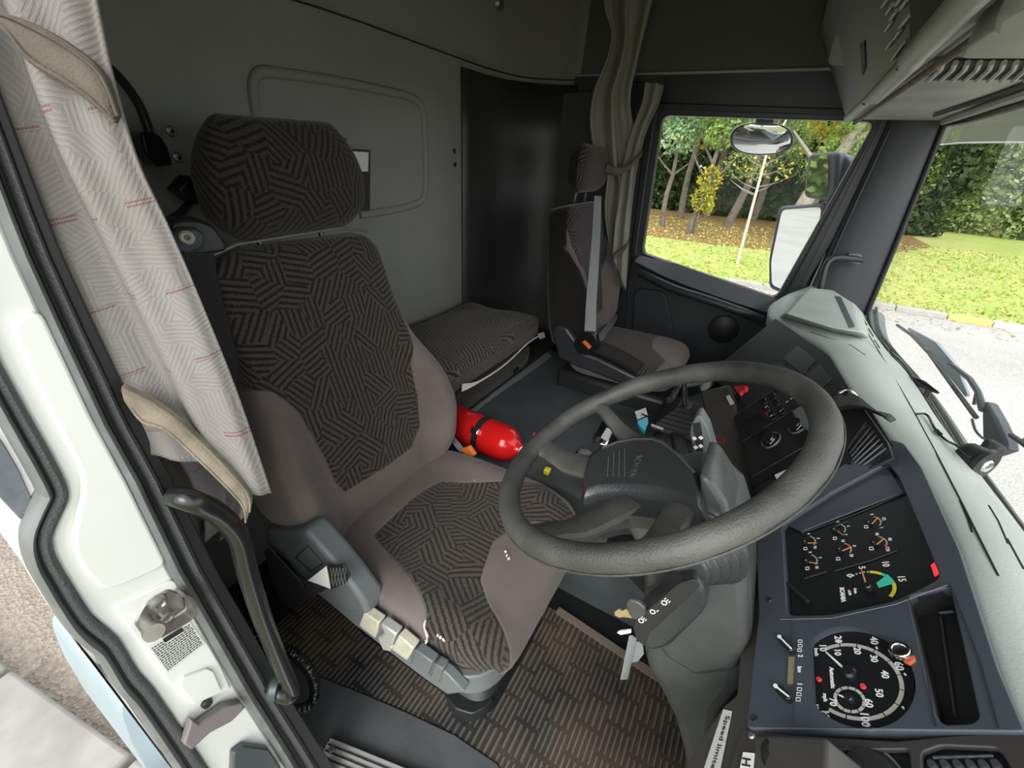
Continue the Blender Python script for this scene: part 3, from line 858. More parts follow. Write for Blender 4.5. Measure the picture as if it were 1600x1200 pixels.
# coiled air hose
hp = catmull([PX(360, 940, -0.70), PX(385, 982, -0.68), PX(420, 1008, -0.64), PX(452, 1018, -0.60), PX(478, 1040, -0.58), PX(492, 1072, -0.57), PX(486, 1100, -0.56), PX(462, 1110, -0.55), PX(440, 1102, -0.54), PX(430, 1085, -0.53)], 60)
mb = MB(); hel = []
acc = 0
for i in range(len(hp)):
    if i: acc += (hp[i]-hp[i-1]).length
    t = (hp[min(i+1, len(hp)-1)]-hp[max(i-1, 0)]).normalized(); n1 = t.orthogonal().normalized()
L_ = acc; N_ = 150*14
cum = [0]
for i in range(1, len(hp)): cum.append(cum[-1]+(hp[i]-hp[i-1]).length)
ref = V((0.3, -0.5, 0.8)).normalized()
for j in range(N_):
    s = L_*j/(N_-1); k = min(len(hp)-2, int(np.searchsorted(cum, s, side='right')-1)); f = (s-cum[k])/max(1e-9, cum[k+1]-cum[k])
    p = hp[k].lerp(hp[k+1], f); t = (hp[k+1]-hp[k]).normalized(); n1 = (ref-t*ref.dot(t)).normalized(); b1 = t.cross(n1)
    a = 2*math.pi*s/0.0062
    hel.append(p + (n1*math.cos(a)+b1*math.sin(a))*0.0085)
mb.tube(hel, 0.0026, 5)
o = mb.build('coiled_hose', M['gloss_black'], None); tag(o, 'black coiled air hose looping round the foot of the grab handle', 'hose')

# ============================================================ DRIVER CURTAIN
def curtain(name, leftpx, rightpx, planefn, nrm, folds, amp, m, nu=70, nv=60, uvs=1.0, parent=None, fade=0.3, zoff=0.0):
    mb = MB(); uv = []
    L = catmull([V((*p, 0)) for p in leftpx], 12); Rr = catmull([V((*p, 0)) for p in rightpx], 12)
    def at(Cc, t):
        x = t*(len(Cc)-1); i = min(len(Cc)-2, int(x)); return Cc[i].lerp(Cc[i+1], x-i)
    rows = []
    for j in range(nv+1):
        t = j/nv; a = at(L, t); b = at(Rr, t); row = []
        for i in range(nu+1):
            u = i/nu; p = a.lerp(b, u)
            q = planefn(p.x, p.y)
            d = 0
            for (fr, ph, am) in folds: d += am*math.sin(2*math.pi*(fr*u+ph+0.15*math.sin(t*3+ph*5)))
            edge = min(1.0, u/0.06, (1-u)/0.06)
            q = q + nrm*(amp*d*edge*(0.5+0.5*math.sin(t*2.2+0.5)) + zoff)
            row.append(q)
        rows.append(row)
    W = [0.0]
    mid = rows[nv//2]
    for i in range(1, nu+1): W.append(W[-1]+(mid[i]-mid[i-1]).length)
    H = [0.0]
    for j in range(1, nv+1): H.append(H[-1]+(rows[j][nu//2]-rows[j-1][nu//2]).length)
    for j in range(nv+1):
        for i in range(nu+1): uv.append((W[i]*uvs, H[j]*uvs))
    mb.loft(rows, closed=False); mb.uv['cloth'] = uv
    return mb.build(name, m, parent, solid=0.0025, angle=180)
cn = V((1.0, -1.0, 0)).normalized(); cp = V((-0.5, 0.13, 0))
cpl = lambda x, y: PN(x, y, cp, cn)
dc = thing('driver_curtain', 'light grey printed curtain gathered beside the driver door, held by two fabric ties', 'curtain', (-0.58, 0.21, -0.4))
curtain('curtain_cloth', [(-400, -560), (-280, -280), (-180, -60), (-120, 60), (-70, 180), (-15, 290), (40, 410), (95, 520), (170, 650), (210, 700)], [(60, -560), (104, -280), (138, -60), (150, 0), (176, 120), (215, 250), (262, 350), (310, 460), (370, 610), (424, 770)], cpl, cn, [(1.5, 0.1, 1.0), (3.2, 0.35, 0.45), (0.8, 0.6, 0.6)], 0.010, M['curtain'], parent=dc)
cpb = lambda x, y: PN(x, y, cp + V((-0.10, 0.03, 0)), cn)
curtain('curtain_tail', [(195, 640), (240, 720), (270, 790), (300, 838)], [(350, 690), (385, 740), (392, 790), (350, 836)], cpb, cn, [(2.2, 0.2, 1.0), (4.0, 0.5, 0.4)], 0.014, M['curtain'], 40, 30, parent=dc)
mb = MB()
lo_ = [(222, 690), (262, 720), (319, 740), (370, 780), (385, 800), (424, 772)]
def band(name, top, low, off, m, th=0.006, parent=dc):
    mb = MB(); A = catmull([V((*p, 0)) for p in top], 6); Bb = catmull([V((*p, 0)) for p in low], 6)
    secs = []
    n = min(len(A), len(Bb))
    for i in range(n):
        a = PN(A[i].x, A[i].y, cp, cn, off); b = PN(Bb[i].x, Bb[i].y, cp, cn, off)
        w = b-a
        secs.append([a - cn*th, a, a+w*0.12+cn*0.003, a+w*0.5+cn*0.005, a+w*0.88+cn*0.003, b, b - cn*th])
    mb.loft(secs); o = mb.build(name, m, parent)
    for side, lerpk in ((A, 0.1), (Bb, 0.1)):
        pass
    mb = MB()
    for f in (0.10, 0.90):
        mb.tube([PN(lerp(A[i].x, Bb[i].x, f), lerp(A[i].y, Bb[i].y, f), cp, cn, off+0.0045) for i in range(n)], 0.0012, 5)
    mb.build('hem', m, o)
    return o
band('curtain_tie', [(-60, 10), (0, 19), (45, 34), (105, 67), (158, 112), (184, 180)], [(-60, 30), (0, 41), (45, 97), (100, 132), (140, 160), (178, 192)], 0.016, M['tie_dark'])
band('curtain_tie', [(190, 604), (215, 615), (245, 632), (285, 662), (337, 711), (386, 767), (391, 798)], [(206, 640), (225, 664), (262, 677), (319, 730), (360, 771), (379, 794), (383, 818)], 0.016, M['tie'])
# ============================================================ SEATS
def spow(x, p): return math.copysign(abs(x)**p, x)
def poly_sd(pt, poly):
    x, y = pt; inside = False; dmin = 1e9; n = len(poly)
    for i in range(n):
        x1, y1 = poly[i]; x2, y2 = poly[(i+1) % n]
        dx, dy = x2-x1, y2-y1; L2 = dx*dx+dy*dy
        t = max(0, min(1, ((x-x1)*dx+(y-y1)*dy)/L2)) if L2 else 0
        d = math.hypot(x-x1-t*dx, y-y1-t*dy); dmin = min(dmin, d)
        if (y1 > y) != (y2 > y) and x < (x2-x1)*(y-y1)/(y2-y1)+x1: inside = not inside
    return dmin if inside else -dmin
def pad(name, fr, L, hw, fd, bd, bol=None, cx=None, crown=None, insert=None, mat_=None, parent=None, rend=0.05, m=72, n=56, e1=0.42, e2=0.6, curl=None, lumps=0.0, seed=1, dark=None):
    "upholstered pad: b along fr.u in [0,L]; hw(b), fd(b) front depth, bd(b) back depth; bol(a/hw,b) extra front height; insert polygon (a,b)"
    mb = MB(); uv = []; sd = []; bk = []
    rn = random.Random(seed); ph = [rn.uniform(0, 6) for _ in range(6)]
    bs = []
    for j in range(n+1):
        t = j/n; bs.append(L*(0.5-0.5*math.cos(math.pi*t))*0.35 + L*t*0.65)
    secs = []
    for j, b in enumerate(bs):
        d = min(b, L-b); e = 1.0 if d >= rend else math.sqrt(max(0.0, 1-(1-d/rend)**2))
        e = max(e, 0.06)
        w = hw(b)*(1-(1-e)*0.25); f = fd(b)*e; k = bd(b)*e
        c = cx(b) if cx else 0.0
        sec = []; us = []
        for i in range(m):
            th = 2*math.pi*i/m + math.pi/2
            ca, sa = math.cos(th), math.sin(th)
            a = w*spow(ca, e1)
            h = (f if sa > 0 else k)*spow(sa, e2)
            if sa > 0 and bol: h += bol(a/w, b)*e*min(1, spow(sa, e2)*1.6)
            if sa > 0 and crown: h += crown(a/w, b)*e
            if sa > 0 and lumps: h += lumps*(math.sin(a*23+ph[0]+b*9)+math.sin(b*27+ph[1]-a*11)+0.5*math.sin(a*51+ph[2]))*e
            q = fr.at(a+c, b, h + (curl(b) if curl else 0)); sec.append(q)
            us.append((a+c, h, sa))
        # arc length u
        arc = [0.0]*m; acc = 0
        half = m//2
        for i in range(1, half+1):
            acc += (sec[i]-sec[i-1]).length; arc[i] = -acc
        acc = 0
        for i in range(m-1, half, -1):
            acc += (sec[i]-sec[(i+1) % m]).length; arc[i] = acc
        for i in range(m):
            uv.append((arc[i], b)); bk.append(1.0 if dark and dark(us[i][0], b, us[i][1]) else 0.0)
            if insert is None: sd.append(0.05)
            else:
                v = poly_sd((us[i][0], b), insert)
                if us[i][2] < 0.0: v = min(v, -0.004)
                sd.append(max(-0.05, min(0.05, v)))
        secs.append(sec)
    mb.loft(secs)
    mb.uv['cloth'] = uv; mb.attr['sd'] = sd; mb.attr['back'] = bk
    return mb.build(name, mat_ or M['fabric'], parent, angle=180)

# ---------------- driver seat
ds = thing('driver_chair', 'large dark patterned driver seat with grey velour side bolsters behind the steering wheel', 'seat', (-0.45, 0.59, FLOOR))
fb = Frame((-0.685, 0.600, -0.835), (0, 1, 0), (-0.205, 0.012, 0.66), None)
fb.n = fb.r.cross(fb.u).normalized()
if fb.n.x < 0: fb.n = -fb.n
LB = 0.675
hwb = lambda b: interp(b, [0, 0.06, 0.16, 0.26, 0.33, 0.42, 0.52, 0.62, LB], [0.205, 0.245, 0.275, 0.272, 0.250, 0.222, 0.212, 0.205, 0.185])
fdb = lambda b: interp(b, [0, 0.1, 0.3, 0.5, LB], [0.035, 0.05, 0.045, 0.035, 0.03])
bdb = lambda b: interp(b, [0, 0.3, LB], [0.09, 0.08, 0.05])
def bolb(q, b):
    k = interp(b, [0, 0.08, 0.2, 0.3, 0.38, 0.5], [0.02, 0.055, 0.07, 0.055, 0.02, 0.0])
    return k*sstep(0.55, 0.86, abs(q))
ins_px = [(334, 380), (600, 362), (612, 420), (632, 490), (640, 530), (637, 570), (650, 620), (655, 665), (640, 700), (600, 730), (537, 768), (522, 752), (506, 712), (484, 675), (460, 640), (425, 613), (378, 606), (350, 560), (320, 400)]
ins = [fb.ab(x, y, 0.045) for x, y in ins_px]
pad('backrest', fb, LB, hwb, fdb, bdb, bolb, insert=ins, parent=ds, rend=0.045, cx=lambda b: interp(b, [0, 0.25, LB], [-0.010, -0.006, 0.010]))
# headrest
fh = Frame((-0.885, 0.612, -0.178), (0, 1, 0.02), (0.01, 0.0, 1.0)); fh.n = V((1, 0, -0.02)).normalized()
hr = pad('headrest', fh, 0.215, lambda b: interp(b, [0, 0.05, 0.12, 0.2], [0.150, 0.178, 0.178, 0.150]), lambda b: interp(b, [0, 0.1, 0.2], [0.05, 0.062, 0.045]), lambda b: 0.05, parent=ds, mat_=M['fabric_all'], rend=0.075, n=36, e1=0.5, e2=0.7)
mb = MB()
mb.tube([fb.at(-0.20, LB-0.012, 0.02), fb.at(-0.14, LB+0.004, 0.03), fb.at(0.10, LB+0.010, 0.03), fb.at(0.185, LB-0.004, 0.02)], 0.0028, 6)
mb.build('piping', M['rubber'], ds)
for a_ in (-0.07, 0.08):
    mb = MB(); mb.tube([fb.at(a_, LB-0.05, -0.02), fb.at(a_, LB+0.06, -0.01)], 0.006, 10); mb.build('headrest_post', M['dull_steel'], ds)
# seat cushion
fc = Frame((-0.70, 0.590, -0.845), (0, 1, 0), (1, 0, 0.03)); fc.n = V((-0.03, 0, 1)).normalized()
LC = 0.515
hwc = lambda b: interp(b, [0, 0.06, 0.2, 0.35, 0.45, LC], [0.215, 0.235, 0.24, 0.245, 0.235, 0.20])
def bolc(q, b): return 0.020*sstep(0.5, 0.85, abs(q))*interp(b, [0, 0.1, 0.4, LC], [0.4, 1, 1, 0.2])
insc_px = [(583, 836), (675, 752), (760, 756), (850, 762), (905, 800), (885, 826), (850, 812), (815, 813), (780, 832), (754, 868), (750, 905), (765, 945), (797, 992), (800, 1015), (760, 1066), (690, 1062), (665, 1020), (664, 985), (668, 958), (655, 925), (630, 890), (600, 856)]
insc = [fc.ab(x, y, 0.05) for x, y in insc_px]
cu_ = pad('seat_cushion', fc, LC, hwc, lambda b: 0.050, lambda b: 0.05, bolc, insert=insc, parent=ds, rend=0.05, n=60, e1=0.36, e2=0.5, curl=lambda b: interp(b, [0, 0.36, 0.46, LC], [0.0, 0.0, -0.012, -0.035]), lumps=0.0015)
# crumbs and torn seam
mb = MB(); rnd = random.Random(5)
def crumb(px, py, s=0.0022, lift=0.052):
    q = fc.px(px, py, lift); mb.box(q, (s*rnd.uniform(.6, 1.3), s*rnd.uniform(.6, 1.3), s), Matrix.Rotation(rnd.uniform(0, 3), 3, 'Z'))
for k in range(26):
    t = k/25; crumb(lerp(668, 664, t)+3*math.sin(t*9), lerp(948, 1004, t), 0.0032)
for p in [(688, 996), (693, 1000), (684, 993), (760, 740), (752, 746), (741, 751), (755, 742), (790, 862), (792, 868), (795, 873)]: crumb(*p, 0.0042)
tag(mb.build('crumbs', M['crumbs'], ds), kind='stuff')
# piping along the seat cushion insert
def seam(pts, f, h, name='piping', m=None):
    mb = MB(); mb.tube([f.px(x, y, h) for x, y in pts], 0.0018, 6); return mb.build(name, m or M['plain'], ds)

# ---- grey moulded seat shell with levers on its door side
SYR = 0.335
def shell_ring(z, infl, x0=-0.76, x1=-0.20, y0=0.335, y1=0.835):
    return round_poly([V((x0-infl, y0-infl, z)), V((x1+infl, y0-infl, z)), V((x1+infl, y1+infl, z)), V((x0-infl, y1+infl, z))], [0.05, 0.10, 0.10, 0.05], 8)
mb = MB()
mb.loft([shell_ring(-0.845, -0.02), shell_ring(-0.842, 0.0), shell_ring(-0.885, 0.006), shell_ring(-0.90, -0.01), shell_ring(-0.925, -0.02)])
mb.build('seat_shell', M['shell'], ds, bevel=0.003)
# raised rear side moulding
mb = MB()
sp = [(414, 822), (440, 826), (475, 829), (518, 878), (545, 912), (568, 944), (575, 965), (540, 955), (505, 938), (478, 910), (450, 880), (414, 850)]
mb.prism([PY(*p, 0.318) for p in sp], (0, 0.05, 0))
mb.build('side_moulding', M['shell'], ds, bevel=0.010, bseg=3)
mb = MB(); c4 = [PY(*p, 0.3165) for p in [(481, 853), (505, 880), (486, 893), (462, 872)]]
for i in range(4): mb.tube([c4[i], c4[(i+1) % 4]], 0.0008, 4)
mb.build('moulding_outline', M['black'], ds)
# levers along the side
def lever(name, pxs, m, y=0.318, th=0.02, bev=0.003):
    mb = MB(); mb.prism([PY(*p, y) for p in pxs], (0, th, 0)); return mb.build(name, m, ds, bevel=bev)
lever('lever_rail', [(505, 935), (535, 948), (560, 958), (596, 980), (640, 1012), (668, 1030), (700, 1055), (725, 1082), (700, 1086), (665, 1062), (620, 1028), (556, 978)], M['shell'], 0.326)
lever('lever', [(568, 957), (592, 974), (586, 998), (560, 977)], M['cream'])
lever('lever', [(594, 974), (619, 992), (611, 1012), (588, 998), (600, 990)], M['alu'])
lever('lever', [(590, 1000), (613, 1012), (609, 1019), (598, 1016)], M['alu'])
lever('lever', [(622, 993), (646, 1014), (636, 1033), (611, 1015)], M['cream'])
lever('lever', [(649, 1016), (676, 1036), (668, 1057), (640, 1037)], M['shell'], 0.320)
lever('lever', [(679, 1038), (692, 1046), (686, 1068), (671, 1058)], M['shell'], 0.322)
# suspension base and rubber bellows
mb = MB()
def brg(z, i):
    f = interp(z, [-1.3, -0.94], [0.10, 0.0])
    return round_poly([V((-0.74-i, 0.40+f-i, z)), V((-0.24-f*0.6+i, 0.40+f-i, z)), V((-0.24-f*0.6+i, 0.80+i, z)), V((-0.74-i, 0.80+i, z))], 0.07, 6)
secs = []
for k in range(13):
    z = lerp(-0.94, -1.24, k/12); secs.append(brg(z, 0.018 if k % 2 else -0.004))
mb.loft(secs); mb.build('bellows', M['black'], ds)
mb = MB(); mb.loft([brg(-1.235, 0.01), brg(-1.27, 0.02), brg(FLOOR+0.008, 0.035)])
mb.build('seat_base', M['gloss_black'], ds, bevel=0.004)
# small height bracket tip at front corner
mb = MB(); mb.prism(round_poly([PZ(*p, FLOOR+0.05) for p in [(695, 1085), (712, 1108), (738, 1116), (760, 1105), (772, 1090), (740, 1075)]], 0.01), (0, 0, -0.045))
mb.build('base_foot', M['black'], ds, bevel=0.006)
# side belt buckle between driver seat and extinguisher
mb = MB(); a = PY(702, 680, 0.86); b = PY(724, 706, 0.84)
mb.loft(rib_strip([PY(694, 668, 0.88), a, b], (1, 0, 0.3), 0.028, (0, 1, 0), 0.004)); o = mb.build('buckle_strap', M['strap_light'], ds)
mb = MB(); mb.prism(round_poly([PY(*p, 0.835) for p in [(720, 702), (732, 698), (742, 712), (730, 718)]], 0.003), (0, 0.014, 0)); mb.build('buckle', M['orange'], ds, bevel=0.002)

# ---------------- driver belt
db = thing('driver_seat_belt', 'dark seat belt hanging between the printed curtain and the driver seat', 'seat belt', (-0.86, 0.34, -0.2))
mb = MB()
cA = [(308, 395), (318, 450), (335, 510), (352, 570), (362, 620)]
path = [PN(x, y, V((-0.84, 0.36, 0)), V((1, -0.8, 0)).normalized()) for x, y in cA]
mb.loft(rib_strip(catmull(path, 6), (0.62, 0.78, 0), 0.048, (1, -0.8, 0), 0.003)); mb.build('webbing', M['strap'], db)
# belt guide on its bracket
gq = lambda x, y, h=0.0: PN(x, y, V((-0.86, 0.36, 0)), V((1, -0.5, 0.1)).normalized(), h)
mb = MB(); mb.prism(round_poly([gq(*p) for p in [(262, 350), (275, 342), (310, 342), (335, 352), (352, 378), (356, 392), (330, 398), (316, 402), (285, 400), (266, 380)]], 0.006), (-0.05, 0.01, 0))
mb.build('guide_housing', M['black'], db, bevel=0.006)
mb = MB(); mb.prism(round_poly([gq(*p, 0.012) for p in [(266, 366), (276, 356), (308, 356), (320, 368), (318, 388), (290, 398), (270, 388)]], 0.006), (-0.03, 0.01, 0))
mb.build('guide_slot', M['mirror_shell'], db, bevel=0.004)
mb = MB(); mb.lathe([(0.0045, 0.0), (0.0045, 0.005), (0.008, 0.006), (0.011, 0.003), (0.011, 0.0)], gq(292, 371, 0.018), (1, -0.5, 0.1), 20)
mb.build('bolt_ring', M['cream'], db)
# lap part with tongue at the seat side
lp = lambda x, y: PY(x, y, 0.300)
mb = MB()
mb.prism([lp(*p) for p in [(412, 862), (420, 856), (468, 908), (474, 918), (500, 890), (522, 882), (540, 904), (512, 920), (476, 938), (454, 953), (440, 946), (424, 905)]], (0, 0.003, 0))
mb.build('lap_strap', M['strap'], db, bevel=0.001)
mb = MB(); mb.prism([PY(*p, 0.297) for p in [(512, 886), (536, 882), (546, 900), (540, 912), (516, 922)]], (0, 0.004, 0)); o = mb.build('stitched_end', M['black_rubber'], db, bevel=0.001)
mb = MB()
for k in range(5):
    x0 = 516+k*5
    mb.tube([PY(x0, 887, 0.296), PY(x0+5, 917-k, 0.296)], 0.0006, 4); mb.tube([PY(x0+5, 887, 0.296), PY(x0, 917-k, 0.296)], 0.0006, 4)
mb.build('cross_stitch', M['rubber'], o)
mb = MB(); mb.prism([PY(*p, 0.296) for p in [(481, 907), (509, 885), (516, 920)]], (0, 0.002, 0)); mb.build('sewn_tag', M['paper'], db)

# ---------------- middle bunk cushion
M['bunk'] = seat_fabric('woven bunk cloth', (0.10, 0.09, 0.085), (0.105, 0.088, 0.076), (0.020, 0.017, 0.016), masked=False, cell=0.075, period=0.015)
bc = thing('bunk_cushion', 'folded dark patterned bunk cushion lying between the two seats against the rear wall', 'cushion', (-1.0, 1.45, -0.85))
fk = Frame((-1.15, 1.265, -0.675), (0, 1, 0), (1, 0, 0.02)); fk.n = V((-0.02, 0, 1)).normalized()
pad('upper_pad', fk, 0.395, lambda b: interp(b, [0, 0.42], [0.39, 0.40]), lambda b: 0.045, lambda b: 0.075, parent=bc, mat_=M['bunk'], rend=0.04, e1=0.25, e2=0.4, lumps=0.004, cx=lambda b: 0.0)
fk2 = Frame((-1.17, 1.255, -0.80), (0, 1, 0), (1, 0, -0.05)); fk2.n = V((0.05, 0, 1)).normalized()
pad('lower_pad', fk2, 0.385, lambda b: 0.39, lambda b: 0.05, lambda b: 0.06, parent=bc, mat_=M['fabric_all'], rend=0.03, e1=0.2, e2=0.4, lumps=0.002)
mb = MB()
cr_ = [(722, 606), (745, 598), (775, 580), (800, 560), (825, 536), (847, 522)]
pp = [PX(x, y, -0.748) for x, y in cr_]
mb.loft(rib_strip(catmull(pp, 6), (0.1, 0, 1), [0.03-0.024*sstep(0, 8, k) for k in range(31)], (1, 0, 0), 0.003)); mb.build('white_lining', M['paper'], bc)
mb = MB(); mb.prism([PX(*p, -0.748) for p in [(841, 522), (850, 519), (852, 527), (844, 530)]], (-0.004, 0, 0)); mb.build('lining_corner', M['paper'], bc)
mb = MB(); mb.box(PX(806, 578, -0.785), (0.012, 0.035, 0.018)); mb.build('buckle_clip', M['gloss_black'], bc, bevel=0.003)

# ---------------- passenger seat
ps = thing('passenger_chair', 'narrow patterned passenger seat with grey bolsters beside the far door', 'seat', (-0.45, 1.80, -0.9))
PC_ = 1.80
fp = Frame((-0.60, PC_, -0.74), (0, 1, 0), (-0.10, 0, 0.60)); fp.n = V((0.60, 0, 0.10)).normalized()
LP = 0.585
def bolp(q, b): return interp(b, [0, 0.08, 0.22, 0.32, 0.45], [0.02, 0.06, 0.075, 0.05, 0.0])*sstep(0.5, 0.85, abs(q))
insp = [(-0.19, 0.60), (-0.19, 0.36), (-0.12, 0.28), (-0.13, 0.10), (0.13, 0.10), (0.12, 0.28), (0.15, 0.36), (0.19, 0.46), (0.19, 0.60)]
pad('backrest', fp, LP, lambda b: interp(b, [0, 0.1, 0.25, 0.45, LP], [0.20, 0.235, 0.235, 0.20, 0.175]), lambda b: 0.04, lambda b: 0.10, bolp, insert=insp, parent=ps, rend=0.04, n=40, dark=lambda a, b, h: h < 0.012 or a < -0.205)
mb = MB()
sidep = [(862, 300), (885, 310), (893, 420), (905, 470), (905, 525), (880, 545), (862, 520)]
fph = Frame((-0.685, PC_, -0.12), (0, 1, 0), (0, 0, 1)); fph.n = V((1, 0, 0))
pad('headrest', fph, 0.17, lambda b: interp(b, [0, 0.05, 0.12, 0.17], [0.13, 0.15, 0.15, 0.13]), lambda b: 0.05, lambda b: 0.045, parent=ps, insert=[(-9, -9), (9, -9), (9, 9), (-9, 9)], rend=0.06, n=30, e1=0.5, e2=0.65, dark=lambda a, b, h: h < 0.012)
mb = MB(); mb.tube([fp.at(-0.17, LP-0.01, -0.06), fp.at(-0.165, LP+0.0, 0.02), fp.at(0.15, LP+0.0, 0.03)], 0.003, 6); mb.build('piping', M['rubber'], ps)
for a_ in (-0.05, 0.06):
    mb = MB(); mb.tube([fp.at(a_, LP-0.05, -0.03), V((-0.70, PC_+a_, -0.08))], 0.006, 8); mb.build('headrest_post', M['dull_steel'], ps)
fpc = Frame((-0.60, PC_, -0.775), (0, 1, 0), (1, 0, 0.02)); fpc.n = V((-0.02, 0, 1)).normalized()
inpc = [(-0.235, 0.16), (0.20, 0.16), (0.21, 0.32), (0.18, 0.40), (-0.06, 0.455), (-0.10, 0.40), (-0.235, 0.40)]
inpc_px = [(940, 512), (1000, 508), (1040, 520), (1020, 530), (1018, 545), (1040, 565), (1010, 590), (985, 580), (960, 545), (930, 530)]
inpc = [fpc.ab(x, y, 0.05) for x, y in inpc_px]
pad('seat_cushion', fpc, 0.46, lambda b: interp(b, [0, 0.1, 0.35, 0.46], [0.21, 0.235, 0.235, 0.19]), lambda b: 0.055, lambda b: 0.06, None, insert=inpc, parent=ps, rend=0.06, n=44, e1=0.42, e2=0.55)
# moulded base with side rail on the tunnel side
YB = 1.545
mb = MB()
rl = [(862, 520), (868, 508), (885, 512), (898, 530), (912, 552), (935, 560), (965, 575), (1012, 598), (1012, 615), (960, 596), (905, 575), (872, 560)]
mb.prism([PY(*p, YB) for p in rl], (0, 0.08, 0)); mb.build('side_rail', M['door'], ps, bevel=0.012, bseg=3)
mb = MB(); mb.tube(catmull([PY(925, 540, YB+0.03), PY(950, 550, YB+0.03), PY(975, 562, YB+0.03), PY(1000, 578, YB+0.03)], 5), [0.03]*16, 12); mb.build('side_bolster', M['side_dark'], ps)
mb = MB(); mb.box((-0.38, PC_, -0.88), (0.50, 0.46, 0.11)); mb.build('seat_base', M['black'], ps, bevel=0.02)
mb = MB(); mb.prism([PY(*p, YB-0.03) for p in [(895, 535), (912, 518), (930, 522), (935, 545), (915, 556), (902, 552)]], (0, 0.035, 0)); bk = mb.build('buckle', M['gloss_black'], ps, bevel=0.005)
mb = MB(); mb.prism([PY(*p, YB-0.034) for p in [(909, 534), (914, 532), (924, 542), (920, 546)]], (0, 0.01, 0)); mb.build('release_button', M['orange'], bk, bevel=0.001)
# belt
pb = thing('passenger_seat_belt', 'grey seat belt strapped across the front of the passenger seat into its buckle', 'seat belt', (-0.55, 1.62, -0.5))
mb = MB()
pth = [PY(934, 306, 1.66), PY(932, 360, 1.64), PY(928, 420, 1.60), PY(924, 470, 1.57), PY(922, 525, 1.53)]
mb.loft(rib_strip(catmull(pth, 5), (1.0, 0.55, 0), [lerp(0.026, 0.046, k/20) for k in range(21)], (0.5, -1, 0), 0.003)); mb.build('webbing', M['strap_light'], pb)
mb = MB()
pth = [PZ(948, 478, -0.70), PZ(958, 492, -0.70), PZ(955, 505, -0.705), PZ(943, 520, -0.705), PZ(936, 532, -0.71)]
mb.loft(rib_strip(catmull(pth, 5), (0.6, 0.7, 0.1), 0.045, (0, 0, 1), 0.004)); mb.build('lap_webbing', M['strap_light'], pb)
# curtain by the passenger B pillar
pc_ = thing('passenger_curtain', 'olive grey curtain tied into a bundle at the passenger side pillar', 'curtain', (-0.65, 1.97, 0))
cyn = V((0.55, -1, 0)).normalized(); cyp = V((-0.6, 1.93, 0))
pfn = lambda x, y: PN(x, y, cyp, cyn)
curtain('curtain_cloth', [(942, -60), (944, 10), (955, 50), (948, 90), (928, 140), (921, 190), (930, 240), (948, 265), (944, 330), (955, 400), (968, 440)], [(1035, -60), (1012, 30), (995, 100), (985, 160), (996, 230), (990, 280), (985, 330), (976, 400), (972, 450)], pfn, cyn, [(2.3, 0.1, 1), (4.1, 0.4, 0.5), (1.2, 0.7, 0.5)], 0.017, M['curtain_plain'], 50, 60, parent=pc_)
curtain('curtain_wing', [(1008, 128), (1003, 160), (985, 210), (972, 262), (968, 300), (960, 350), (956, 400)], [(1038, 132), (1028, 165), (1010, 205), (996, 258), (990, 300), (984, 360), (978, 455)], lambda x, y: PN(x, y, cyp+V((0.0, -0.03, 0)), cyn), cyn, [(1.6, 0.2, 1), (3.1, 0.5, 0.4)], 0.012, M['curtain_plain'], 24, 40, parent=pc_)
for nm, ps_ in (('curtain_tie', [(946, 262), (965, 268), (985, 258), (1004, 238)]), ('curtain_tie', [(958, 402), (968, 395), (978, 385), (984, 372)])):
    mb = MB(); P_ = catmull([PN(x, y, cyp+V((0, -0.055, 0)), cyn) for x, y in ps_], 5)
    mb.loft(rib_strip(P_, (0.1, 0.1, 1), 0.028, cyn, 0.012)); mb.build(nm, M['curtain_plain2'] if 'curtain_plain2' in M else M['tie_dark'], pc_, bevel=0.003)

# ============================================================ REAR WALL BITS
rl_ = thing('reading_lamp', 'black gooseneck reading lamp hanging from the rear wall beside the curtain top', 'lamp', PX(235, 210, -1.12))
mb = MB(); mb.tube(catmull([PX(120, 70, -1.17), PX(160, 97, -1.15), PX(190, 125, -1.13), (PX(215, 160, -1.11)), PX(228, 190, -1.10), PX(235, 212, -1.10)], 6), 0.0085, 10)
mb.build('gooseneck', M['black'], rl_)
mb = MB(); mb.prism(round_poly([PX(*p, -1.08) for p in [(219, 212), (224, 206), (240, 206), (254, 214), (264, 232), (272, 258), (246, 261), (226, 240)]], 0.006), (-0.05, 0, 0))
mb.build('lamp_head', M['gloss_black'], rl_, bevel=0.006)
r2_ = thing('reading_lamp', 'small black square headed lamp between belt guide and driver headrest', 'lamp', PX(300, 300, -1.10))
mb = MB(); mb.tube(catmull([PX(262, 345, -1.02), PX(280, 335, -1.04), PX(296, 318, -1.07)], 5), 0.008, 8); mb.build('stem', M['black'], r2_)
mb = MB(); mb.prism([PX(*p, -1.06) for p in [(278, 298), (299, 274), (324, 290), (330, 305), (320, 322), (306, 320)]], (-0.05, 0, 0)); mb.build('lamp_head', M['black'], r2_, bevel=0.004)
for k, (x, y, lb) in enumerate([(268, 205, 'upper ring bolt on the rear wall beside the gooseneck lamp'), (279, 246, 'lower ring bolt on the rear wall just under its twin')]):
    mb = MB(); mb.lathe([(0.004, 0.0), (0.004, 0.004), (0.008, 0.005), (0.0115, 0.003), (0.0115, 0.0)], PX(x, y, XR+0.004), (1, 0, 0), 18)
    tag(mb.build('wall_bolt', M['steel'], None), lb, 'bolt', 'bolts in the rear wall')
